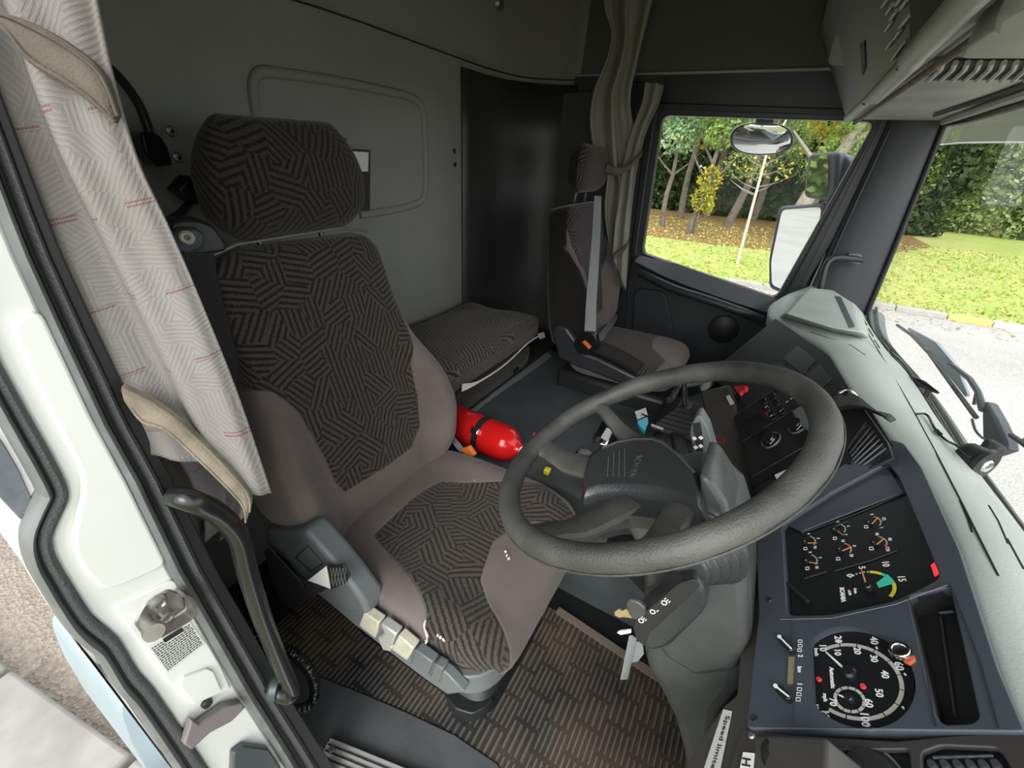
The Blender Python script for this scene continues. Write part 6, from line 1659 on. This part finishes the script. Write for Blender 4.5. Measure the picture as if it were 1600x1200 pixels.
# dashcam, cable, discs
dcm = thing('dash_camera', 'black cylindrical dash camera at the foot of the windscreen', 'camera', PZ(1520, 720, -0.40))
c0_ = PZ(1504, 708, -0.42); c1_ = PZ(1541, 728, -0.42)
axd = (c1_-c0_).normalized(); Ld = (c1_-c0_).length
mb = MB(); mb.lathe([(0, -0.004), (0.020, -0.002), (0.024, 0.004), (0.026, Ld*0.75), (0.029, Ld*0.78), (0.029, Ld), (0.012, Ld+0.001), (0, Ld+0.001)], c0_, axd, 30); mb.build('camera_body', M['black'], dcm)
mb = MB(); mb.lathe([(0, 0.004), (0.010, 0.003), (0.012, 0.0)], c1_+axd*0.001, axd, 20); mb.build('lens', M['chrome'], dcm)
mb = MB(); mb.box(PZ(1550, 702, -0.43), (0.02, 0.03, 0.03), Matrix.Rotation(0.5, 3, 'Z')); mb.build('camera_bracket', M['ink'], dcm, bevel=0.006)
mb = MB(); mb.tube(catmull([on_dash(1430, 648, .002), on_dash(1445, 652, .006), on_dash(1458, 672, .004), on_dash(1475, 690, .004), on_dash(1488, 703, .01), PZ(1515, 714, -0.40)], 6), 0.0022, 6)
cbq = mb.build('camera_cable', M['gloss_black'], None); tag(cbq, 'thin black cable running over the pale dash top to the camera', 'cable')
mb = MB(); mb.tube([on_dash(1460, 676, .005), on_dash(1466, 682, .005)], 0.004, 6); mb.build('inline_plug', M['gloss_black'], cbq)
sm_ = thing('suction_mount', 'pair of thin black oval pads stuck at the foot of the windscreen', 'mount', PZ(1430, 590, -0.40))
mb = MB(); mb.tube([PZ(1390, 548, -0.45), PZ(1405, 566, -0.45), PZ(1428, 590, -0.45)], [0.003, 0.010, 0.004], 10); mb.build('pad', M['gloss_black'], sm_)
mb = MB(); mb.tube([PZ(1424, 588, -0.44), PZ(1440, 600, -0.44), PZ(1466, 614, -0.44)], [0.004, 0.010, 0.003], 10); mb.build('pad', M['gloss_black'], sm_)
mb = MB(); mb.tube([PZ(1452, 608, -0.44), PZ(1446, 620, -0.46)], 0.006, 8); mb.build('foot', M['gloss_black'], sm_)

# ============================================================ OUTSIDE OF THE CAB
def wiper(name, label, off, k=1.0):
    w = thing(name, label, 'wiper', PX(1500+off[0], 620+off[1], 0.60))
    P = lambda x, y, X=0.60: PX(x+off[0], y+off[1], X)
    mb = MB(); mb.tube([P(1402, 508), P(1425, 524), P(1452, 552), P(1485, 598), P(1525, 652)], 0.006, 6); mb.build('blade', M['black'], w)
    mb = MB(); mb.loft([[P(1418, 515), P(1420, 512), P(1420, 512)+V((.006, 0, 0)), P(1418, 515)+V((.006, 0, 0))], [P(1450, 545), P(1462, 535), P(1462, 535)+V((.01, 0, 0)), P(1450, 545)+V((.01, 0, 0))], [P(1478, 582), P(1492, 570), P(1492, 570)+V((.01, 0, 0)), P(1478, 582)+V((.01, 0, 0))], [P(1508, 620), P(1512, 616), P(1512, 616)+V((.006, 0, 0)), P(1508, 620)+V((.006, 0, 0))]]); mb.build('blade_spine', M['side_blue'], w)
    mb = MB(); mb.tube([P(1484, 568), P(1515, 592), P(1528, 612), P(1536, 640)], [0.006, 0.007, 0.007, 0.009], 8); mb.build('arm', M['mirror_shell'], w)
    mb = MB(); mb.tube([P(1526, 612), P(1522, 632)], 0.004, 6); mb.build('arm_link', M['mirror_shell'], w)
    mb = MB(); mb.prism([P(1533, 630), P(1540, 626), P(1556, 655), P(1570, 688), P(1572, 700), P(1538, 712), P(1534, 680)], (0.025, 0, 0)); mb.build('arm_base', M['mirror_shell'], w, bevel=0.006)
    mb = MB(); mb.tube(catmull([P(1519, 655), P(1524, 672), P(1535, 684), P(1545, 686)], 4), 0.003, 6); mb.build('washer_hose', M['rubber'], w)
wiper('wiper', 'windscreen wiper whose arm rises from beside the dash camera', (0, 0))
wiper('wiper', 'second windscreen wiper at the very edge of the view, only its tip showing', (178, 172))
# outside mirrors
mn = V((-0.785, -0.62, 0.0)).normalized()
mm_ = thing('door_mirror', 'tall main door mirror outside the passenger window reflecting the road', 'mirror', PY(1250, 400, 2.40))
mp = PY(1245, 395, 2.40)
gl_o = [(1219, 326), (1240, 319), (1282, 321), (1288, 332), (1276, 385), (1252, 455), (1238, 466), (1214, 456), (1203, 437), (1202, 415), (1210, 365)]
mb = MB(); mb.prism(round_poly([PN(*p, mp, mn) for p in [(1216, 322), (1292, 316), (1288, 345), (1250, 470), (1200, 450), (1200, 405)]], 0.03, 6), -mn*0.05); mb.build('mirror_shell', M['mirror_shell'], mm_, bevel=0.012, bseg=3)
mb = MB(); mb.prism(round_poly([PN(*p, mp, mn, 0.004) for p in [(1222, 328), (1284, 323), (1280, 347), (1246, 463), (1206, 445), (1205, 408)]], 0.025, 6), -mn*0.004); mb.build('mirror_glass', M['mirror'], mm_)
mb = MB(); mb.prism(round_poly([PN(*p, mp, mn, -0.03) for p in [(1284, 318), (1335, 326), (1320, 380), (1290, 440), (1268, 478), (1245, 472)]], 0.02, 5), -mn*0.06); mb.build('mirror_back', M['mirror_shell'], mm_, bevel=0.02, bseg=4)
mb = MB(); mb.lathe([(0, 0.006), (0.018, 0.004), (0.02, 0)], PN(1320, 328, mp, mn, -0.02), mn, 16); mb.build('hinge_cap', M['chrome'], mm_)
m2_ = thing('door_mirror', 'smaller squarish wide angle mirror mounted above the tall door mirror', 'mirror', PY(1285, 280, 2.40))
mp2 = PY(1278, 278, 2.40)
mb = MB(); mb.prism(round_poly([PN(*p, mp2, mn) for p in [(1262, 240), (1310, 236), (1306, 300), (1296, 314), (1254, 308)]], 0.03, 6), -mn*0.05); mb.build('mirror_shell', M['mirror_shell'], m2_, bevel=0.012, bseg=3)
mb = MB(); mb.prism(round_poly([PN(*p, mp2, mn, 0.004) for p in [(1268, 244), (1294, 241), (1294, 290), (1289, 308), (1257, 304)]], 0.02, 6), -mn*0.004); mb.build('mirror_glass', M['mirror'], m2_)
mb = MB(); mb.prism(round_poly([PN(*p, mp2, mn, -0.03) for p in [(1294, 238), (1322, 242), (1334, 268), (1332, 300), (1316, 310), (1312, 320), (1292, 318)]], 0.03, 6), -mn*0.05); mb.build('mirror_back', M['mirror_shell'], m2_, bevel=0.02, bseg=4)
mb = MB(); mb.tube([PN(1298, 312, mp2, mn, -0.04), PN(1300, 330, mp2, mn, -0.04)], 0.02, 10); mb.build('mirror_neck', M['mirror_shell'], m2_)
km = thing('kerb_mirror', 'oval kerb mirror hung outside the top of the passenger window', 'mirror', PY(1190, 218, 2.30))
kn_ = V((0.15, -0.80, -0.58)).normalized(); kp = PY(1190, 218, 2.30)
def oval(sc, h, n=32): return [PN(1190+49*sc*spow(math.cos(2*math.pi*k/n), 0.75), 217+25*sc*spow(math.sin(2*math.pi*k/n), 0.85), kp, kn_, h) for k in range(n)]
mb = MB(); mb.loft([oval(1.0, 0.0), oval(1.02, -0.015), oval(0.9, -0.05), oval(0.5, -0.07)]); mb.build('mirror_shell', M['mirror_shell'], km)
mb = MB(); mb.loft([oval(0.93, 0.002), oval(0.7, 0.010), oval(0.4, 0.015), oval(0.08, 0.017)]); mb.build('mirror_glass', M['mirror'], km)
mb = MB(); mb.prism([PY(*p, 2.28) for p in [(1180, 178), (1210, 180), (1208, 196), (1182, 194)]], (0, 0.04, 0)); mb.tube([PY(1196, 186, 2.29), V((PY(1196, 186, 2.29).x, 2.155, 0.215))], 0.015, 8); mb.build('mount', M['ink'], km, bevel=0.004)
mb = MB(); mb.tube([PN(1300, 330, mp, mn, -0.05), V((0.33, 2.20, 0.05)), V((0.30, 2.18, 0.08))], 0.02, 8); mb.build('mirror_arm', M['mirror_shell'], mm_)
# outside sun visor
mb = MB(); vb = [PX(1470, 226, 0.60), PX(1500, 223, 0.63), PX(1560, 222, 0.68), PX(1630, 222, 0.72), PX(1720, 224, 0.74)]
vt = [q + V((-0.05, 0, 0.11)) for q in vb]
mb.loft([[vb[i], vt[i], vt[i]+V((0.004, 0, 0)), vb[i]+V((0.004, 0, 0))] for i in range(5)])
vz = mb.build('sun_visor', M['tint'], None); tag(vz, 'green tinted sun visor strip outside along the top of the windscreen', 'sun visor')
mb = MB(); mb.tube(vb, 0.0035, 6); mb.build('visor_edge', M['paper'], vz)

# ============================================================ GROUND, KERB, GRASS, TREES
GZ = -2.70
def ground_mat(name, c1, c2, c3, s1=1.2, s2=60, rough=0.9, bump=0.3, bs=80):
    m, N, L, B = new_mat(name); tc = N.new('ShaderNodeTexCoord')
    a = N.new('ShaderNodeTexNoise'); a.inputs['Scale'].default_value = s1; a.inputs['Detail'].default_value = 6; L.new(tc.outputs['Object'], a.inputs['Vector'])
    b = N.new('ShaderNodeTexVoronoi'); b.inputs['Scale'].default_value = s2; L.new(tc.outputs['Object'], b.inputs['Vector'])
    ma = N.new('ShaderNodeMapRange'); ma.inputs['From Min'].default_value = 0.4; ma.inputs['From Max'].default_value = 0.62; L.new(a.outputs['Fac'], ma.inputs['Value'])
    sc = N.new('ShaderNodeSeparateColor'); L.new(b.outputs['Color'], sc.inputs[0])
    col = mixc(N, L, ma.outputs[0], c1, c2); col = mixc(N, L, mth(N, L, 'MULTIPLY', sc.outputs[0], 0.55), col, c3)
    L.new(col, B.inputs['Base Color']); B.inputs['Roughness'].default_value = rough; B.inputs['Specular IOR Level'].default_value = 0.15
    bp = N.new('ShaderNodeBump'); bp.inputs['Strength'].default_value = bump; bp.inputs['Distance'].default_value = 0.02
    L.new(b.outputs['Distance'], bp.inputs['Height']); L.new(bp.outputs[0], B.inputs['Normal'])
    return m
def quad(name, pts, m, z=None, th=0.05, label=None):
    mb = MB(); mb.prism([V((p[0], p[1], GZ if z is None else z)) for p in pts], (0, 0, -th)); o = mb.build(name, m, None); tag(o, label, kind='structure'); return o
road_m = ground_mat('pale worn tarmac', (0.40, 0.39, 0.37), (0.33, 0.32, 0.30), (0.50, 0.48, 0.45), 0.5, 45, bump=0.7)
quad('road', [(-60, 2.2), (0.2, 2.2), (0.2, -0.3), (60, -0.3), (60, 12.6), (-60, 12.6)], road_m)
quad('pavement', [(-60, -0.62), (0.2, -0.62), (0.2, 2.2), (-60, 2.2)], ground_mat('beige gravel roadside', (0.27, 0.225, 0.185), (0.19, 0.155, 0.125), (0.42, 0.36, 0.30), 1.5, 55, bump=0.8))
grass_m = ground_mat('mown grass', (0.27, 0.36, 0.075), (0.36, 0.40, 0.12), (0.42, 0.42, 0.17), 0.35, 9, bump=0.5)
quad('field', [(-60, 12.78), (80, 12.78), (80, 80), (-60, 80)], grass_m, GZ+0.10)
quad('land', [(-60, -30), (60, -30), (60, -0.62), (-60, -0.62)], ground_mat('dry grass verge', (0.24, 0.235, 0.12), (0.30, 0.27, 0.17), (0.16, 0.16, 0.08), 2.0, 30), GZ+0.06)
# leaf litter under the wood
litter = ground_mat('fallen leaves', (0.21, 0.115, 0.045), (0.16, 0.11, 0.05), (0.32, 0.22, 0.08), 0.8, 8, bump=0.5)
quad('land', [(-40, 18.6), (-1.5, 18.3), (1.5, 18.8), (4.2, 21.5), (6.5, 26), (6.5, 40), (-40, 40)], litter, GZ+0.125)
# kerb stones: separate blocks, painted yellow / white alternately near the windscreen view
kb0 = None
stone = ground_mat('grey kerb stone', (0.42, 0.41, 0.38), (0.34, 0.33, 0.30), (0.30, 0.28, 0.24), 3, 30)
ky_m = ground_mat('yellow painted kerb', (0.62, 0.50, 0.12), (0.50, 0.43, 0.16), (0.40, 0.36, 0.22), 3, 30)
kw_m = ground_mat('white painted kerb', (0.66, 0.66, 0.62), (0.55, 0.54, 0.50), (0.40, 0.38, 0.34), 3, 30)
ORD = ['first', 'second', 'third', 'fourth', 'fifth', 'sixth', 'seventh', 'eighth', 'ninth', 'tenth']
edges = [-0.6, 0.32, 1.24, 2.16, 3.08, 4.0, 4.75, 5.6, 6.5, 7.4, 8.3, 9.2]
for k in range(len(edges)-1):
    x0_, x1_ = edges[k], edges[k+1]
    mb = MB(); mb.box(((x0_+x1_)/2, 12.69, GZ+0.055), (x1_-x0_-0.02, 0.20, 0.13))
    yel = k == 5; whi = k == 6
    o = mb.build('kerb_stone', ky_m if yel else kw_m if whi else stone, None, bevel=0.02)
    lb = 'worn yellow painted kerb stone on the far side of the road' if yel else 'white painted kerb stone just beyond the yellow one' if whi else (
        'plain grey kerb stone, %s back from the yellow one' % ORD[4-k] if k < 5 else 'plain kerb stone, %s ahead of the white one' % ORD[k-7])
    tag(o, lb, 'kerb stone', 'kerb stones along the far side of the road')
for k in range(3):
    xc = -3.35+1.0*k
    mb = MB(); mb.box((xc, -0.225-0.30+(xc+3.06)*0.16, GZ+0.04), (0.98, 0.60, 0.12), Matrix.Rotation(0.158, 3, 'Z'))
    tag(mb.build('kerb_stone', mat('pale kerb concrete', (0.30, 0.285, 0.255), 0.9, var=0.3, vscale=4) if k == 0 else bpy.data.materials['pale kerb concrete'], None, bevel=0.02), 'pale wide kerb stone beside the truck, %s from the rear' % ORD[k], 'kerb stone', 'kerb stones beside the truck')

rs = np.random.RandomState(7)
def leaf_mat(name, c1, c2, c3):
    m, N, L, B = new_mat(name)
    at = N.new('ShaderNodeAttribute'); at.attribute_name = 'rnd'
    cr = N.new('ShaderNodeValToRGB'); cr.color_ramp.elements[0].color = (*c1, 1); cr.color_ramp.elements[1].color = (*c3, 1)
    e = cr.color_ramp.elements.new(0.5); e.color = (*c2, 1)
    L.new(at.outputs['Fac'], cr.inputs[0]); L.new(cr.outputs[0], B.inputs['Base Color'])
    B.inputs['Roughness'].default_value = 0.6; B.inputs['Specular IOR Level'].default_value = 0.25
    out = [n for n in N if n.type == 'OUTPUT_MATERIAL'][0]
    tr = N.new('ShaderNodeBsdfTranslucent'); L.new(cr.outputs[0], tr.inputs[0])
    mx = N.new('ShaderNodeMixShader'); mx.inputs[0].default_value = 0.35
    L.new(B.outputs[0], mx.inputs[1]); L.new(tr.outputs[0], mx.inputs[2]); L.new(mx.outputs[0], out.inputs['Surface'])
    return m
LM = {'green': leaf_mat('green leaves', (0.11, 0.20, 0.04), (0.24, 0.36, 0.09), (0.42, 0.52, 0.18)),
      'blue': leaf_mat('blue green leaves', (0.13, 0.25, 0.11), (0.30, 0.46, 0.24), (0.50, 0.62, 0.38)),
      'yellow': leaf_mat('autumn leaves', (0.18, 0.21, 0.04), (0.42, 0.40, 0.05), (0.62, 0.52, 0.08)),
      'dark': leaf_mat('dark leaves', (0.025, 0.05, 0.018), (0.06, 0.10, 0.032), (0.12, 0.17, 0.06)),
      'hedge': leaf_mat('hedge leaves', (0.10, 0.16, 0.045), (0.27, 0.35, 0.13), (0.48, 0.54, 0.27))}
bark = mat('tree bark', (0.16, 0.135, 0.105), 0.9, var=0.4, vscale=6)
bark_l = mat('pale bark', (0.30, 0.27, 0.22), 0.9, var=0.3, vscale=5)
def leaves_mesh(name, blobs, n, size, m, parent=None):
    "blobs: list of (centre, radii); leaf quads filling them, denser at the shell"
    tot = sum(b[1][0]*b[1][1]*b[1][2] for b in blobs)
    C, Rn = [], []
    for c, r in blobs:
        k = max(20, int(n*r[0]*r[1]*r[2]/tot))
        d = rs.normal(size=(k, 3)); d /= np.linalg.norm(d, axis=1)[:, None]
        rad = rs.uniform(0.35, 1.0, (k, 1))**0.45*(1+0.12*np.sin(d[:, :1]*9+d[:, 1:2]*7)+0.08*np.sin(d[:, 2:3]*15))
        C.append(np.array(c)+d*rad*np.array(r)); 
    P = np.vstack(C); k = len(P)
    t = rs.normal(size=(k, 3)); t /= np.linalg.norm(t, axis=1)[:, None]
    q = rs.normal(size=(k, 3)); q -= t*(t*q).sum(1)[:, None]; q /= np.linalg.norm(q, axis=1)[:, None]
    s = size*rs.uniform(0.6, 1.3, (k, 1))
    v = np.stack([P-t*s*0.5, P+q*s*0.28, P+t*s*0.5, P-q*s*0.28], 1).reshape(-1, 3)
    me = bpy.data.meshes.new(name); me.vertices.add(4*k); me.vertices.foreach_set('co', v.ravel())
    me.loops.add(4*k); me.loops.foreach_set('vertex_index', np.arange(4*k, dtype=np.int32))
    me.polygons.add(k); me.polygons.foreach_set('loop_start', np.arange(0, 4*k, 4, dtype=np.int32)); me.polygons.foreach_set('loop_total', np.full(k, 4, dtype=np.int32))
    me.update(calc_edges=True); me.validate()
    A = me.attributes.new('rnd', 'FLOAT', 'POINT'); A.data.foreach_set('value', np.repeat(np.clip(rs.beta(2, 2, k), 0, 1), 4).astype(np.float32))
    me.materials.append(m); o = bpy.data.objects.new(name, me); link(o, parent); return o
def tree(x, y, h, tr_h, r, kind, lean=0.0, tr=0.14, label='', n=3500, size=0.17, nb=7, m=None, low=0.6, group='trees beyond the grass'):
    t = thing('tree', label, 'tree', (x, y, GZ), group)
    mb = MB(); pth = [V((x+lean*z, y, GZ+0.05+z)) for z in np.linspace(0, h*0.8, 8)]
    pth = [p + V((0.06*math.sin(i*1.7+x), 0, 0)) for i, p in enumerate(pth)]
    mb.tube(pth, [lerp(tr*1.3, tr*0.3, i/7) for i in range(8)], 9)
    rb = random.Random(int(x*77+y*13))
    for k in range(5):
        i = 3+k % 4; a = rb.uniform(0, 6.28); q = pth[i]
        mb.tube([q, q+V((math.cos(a)*r*0.4, math.sin(a)*r*0.4, 0.5)), q+V((math.cos(a)*r*0.8, math.sin(a)*r*0.8, 1.2))], [tr*0.5, tr*0.3, tr*0.1], 6)
    mb.build('trunk', m or bark, t)
    bl = []
    for k in range(nb):
        a = rb.uniform(0, 6.28); q = rb.uniform(0.1, 0.75)*r; zz = rb.uniform(tr_h, h)
        bl.append(((x+lean*zz*0.8+q*math.cos(a), y+q*math.sin(a), GZ+zz), (r*rb.uniform(0.35, 0.6), r*rb.uniform(0.35, 0.6), r*rb.uniform(0.28, 0.5))))
    leaves_mesh('crown', bl, n, size, LM[kind], t)
def treepx(px, py, ygr, *a, **k):
    q = PY(px, py, ygr); tree(q.x, q.y, *a, **k)
T = [ # px at trunk foot row, distance y, height, crown start, radius, kind, lean, trunk radius
    (1034, 348, 21.5, 6.5, 2.6, 1.5, 'blue', 0.0, 0.10, 'blue green young tree at the rear edge of the passenger window'),
    (1077, 368, 20.2, 6.0, 3.0, 1.2, 'green', 0.10, 0.12, 'green tree with a bare slanting trunk beside the yellow shrub'),
    (1064, 330, 26.0, 9.5, 3.4, 2.6, 'yellow', 0.0, 0.14, 'tall yellowing tree above the window corner'),
    (1140, 345, 24.5, 8.5, 2.6, 2.2, 'green', 0.15, 0.16, 'mid green tree behind the staked sapling'),
    (1212, 385, 21.0, 8.0, 3.6, 2.0, 'green', 0.30, 0.26, 'thick trunked tree leaning behind the tall door mirror'),
    (1243, 360, 23.0, 8.5, 3.2, 2.2, 'yellow', 0.22, 0.12, 'yellow green tree with thin leaning boughs near the mirrors'),
    (1290, 350, 27.0, 9.0, 2.0, 2.6, 'green', 0.0, 0.14, 'dense green tree behind the wide angle mirror'),
    (1340, 350, 30.0, 9.0, 1.8, 3.0, 'green', 0.0, 0.14, 'bushy green tree seen beside the far windscreen pillar'),
    (1105, 335, 28.0, 9.5, 2.5, 2.8, 'blue', 0.0, 0.16, 'grey green tree deep in the wood'),
    (1180, 335, 29.0, 10.0, 2.2, 3.0, 'green', 0.0, 0.16, 'broad green tree at the back of the wood'),
]
for (px, py, yy, h, th, r, kd, ln, trd, lb) in T:
    treepx(px, py, yy, h, th, r, kd, ln, trd, lb, n=4200, nb=9, m=bark_l if trd > 0.2 else bark)
# yellow shrub on the slanting trunk
q = PY(1098, 310, 20.0)
y_ = thing('yellow_shrub', 'bright yellow leaved shrub in front of the dark wood', 'shrub', (q.x, q.y, GZ))
mb = MB(); mb.tube([V((q.x, q.y, GZ)), V((q.x, q.y, q.z))], 0.04, 6); mb.build('stem', bark, y_)
leaves_mesh('foliage', [((q.x, q.y, q.z), (0.45, 0.4, 0.55)), ((q.x+0.1, q.y, q.z+0.7), (0.5, 0.4, 0.5)), ((q.x+0.25, q.y, q.z-0.3), (0.28, 0.3, 0.3))], 900, 0.13, LM['yellow'], y_)
# dark undergrowth closing the wood and the tall hedge beyond the lawn: masses nobody could count
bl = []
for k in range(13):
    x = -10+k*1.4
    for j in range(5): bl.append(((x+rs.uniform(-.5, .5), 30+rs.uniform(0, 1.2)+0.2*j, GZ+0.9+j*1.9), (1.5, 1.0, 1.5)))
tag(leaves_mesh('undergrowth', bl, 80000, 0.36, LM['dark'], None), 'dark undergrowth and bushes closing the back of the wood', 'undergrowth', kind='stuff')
bl = []
for k in range(17):
    x = 5.2+k*1.7
    for j in range(8): bl.append(((x+rs.uniform(-.5, .5), 35.5+rs.uniform(-.6, .6)+0.25*j, GZ+0.7+j*1.35), (1.9, 1.4, 1.4)))
tag(leaves_mesh('hedge', bl, 150000, 0.32, LM['hedge'], None), 'tall leafy hedge beyond the lawn seen through the windscreen', 'hedge', kind='stuff')
bl = []
for k in range(16):
    for j in range(3): bl.append(((-48+rs.uniform(-2, 2), -8+k*2.4, GZ+1.2+j*2.6), (2.0, 2.2, 2.0)))
tag(leaves_mesh('treeline', bl, 34000, 0.9, LM['green'], None), 'distant treeline where the road ends, seen in the door mirror', 'trees', kind='stuff')
# staked sapling
sx0 = PY(1150, 418, 15.0); sx1 = PY(1198, 240, 15.0)
sp_ = thing('sapling', 'thin leaning pale sapling trunk on the lawn under the oval mirror', 'tree', (sx0.x, 15.0, GZ+0.1))
mb = MB(); mb.tube([V((sx0.x, 15.0, GZ+0.1)), V((lerp(sx0.x, sx1.x, .5), 15.0, lerp(sx0.z, sx1.z, .5))), V((sx1.x, 15.0, sx1.z)), V((sx1.x+0.25, 15, sx1.z+0.9))], [0.045, 0.038, 0.03, 0.02], 8); mb.build('trunk', mat('whitish bark', (0.52, 0.47, 0.38), 0.9), sp_)
mb = MB(); rb = random.Random(4)
for k in range(9):
    t = rb.uniform(0.55, 1.0); q = sx0.lerp(sx1, t); q = V((q.x, 15.0, q.z)); a = rb.choice([-1, 1]); l = rb.uniform(0.4, 0.9)
    mb.tube([q, q+V((a*l*0.5, 0.1, 0.12)), q+V((a*l, 0.1, 0.35))], [0.012, 0.008, 0.003], 5)
mb.build('twig', bark_l, sp_)
leaves_mesh('foliage', [((sx1.x+0.1, 15, sx1.z-0.2), (0.9, 0.4, 0.6))], 110, 0.12, LM['yellow'], sp_)
# scattered leaves on lawn
v = []; 
def scatter(name, n, xr, yr, z, size, m, label, cat):
    P = np.stack([rs.uniform(*xr, n), yr[0]+(yr[1]-yr[0])*rs.uniform(0, 1, n)**1.3, np.full(n, z)], 1)
    mb = MB()
    for p in P:
        a = rs.uniform(0, 6.28); s = size*rs.uniform(0.6, 1.3); c = V(p)
        d1 = V((math.cos(a)*s, math.sin(a)*s, rs.uniform(0, 0.4)*s)); d2 = V((-math.sin(a)*s*0.6, math.cos(a)*s*0.6, rs.uniform(0, 0.5)*s))
        mb.add([c-d1, c-d2, c+d1, c+d2], [(0, 1, 2, 3)])
    o = mb.build(name, m, None, recalc=False); tag(o, label, cat, kind='stuff')
scatter('fallen_leaves', 2600, (-8, 9), (13.0, 26), GZ+0.15, 0.05, mat('dry leaf', (0.45, 0.30, 0.10), 0.8, col2=(0.60, 0.48, 0.18), vscale=2), 'brown and yellow fallen leaves scattered over the lawn', 'leaves')
scatter('fallen_leaves', 700, (-4, 12), (11.6, 12.6), GZ+0.012, 0.035, mat('pale dry leaf', (0.50, 0.38, 0.20), 0.8), 'dry leaves lying in the gutter along the far kerb', 'leaves')
def tufts(name, n, xr, yr, m, label):
    mb = MB()
    for k in range(n):
        x = rs.uniform(*xr); y = yr[0]+(yr[1]-yr[0])*rs.uniform(0, 1)**1.4; hgt = rs.uniform(0.04, 0.09); a = rs.uniform(0, 6.28)
        c = V((x, y, GZ+0.10)); w = V((math.cos(a), math.sin(a), 0))*0.05; t = V((rs.uniform(-.04, .04), rs.uniform(-.04, .04), hgt))
        mb.add([c-w, c+w, c+w*0.3+t], [(0, 1, 2)])
    o = mb.build(name, m, None, recalc=False); tag(o, label, 'grass', kind='stuff')
tufts('grass', 9000, (-6, 18), (12.8, 26), mat('grass blades', (0.28, 0.40, 0.07), 0.8, col2=(0.48, 0.50, 0.16), vscale=1.5), 'short grass tufts of the lawn beyond the road')
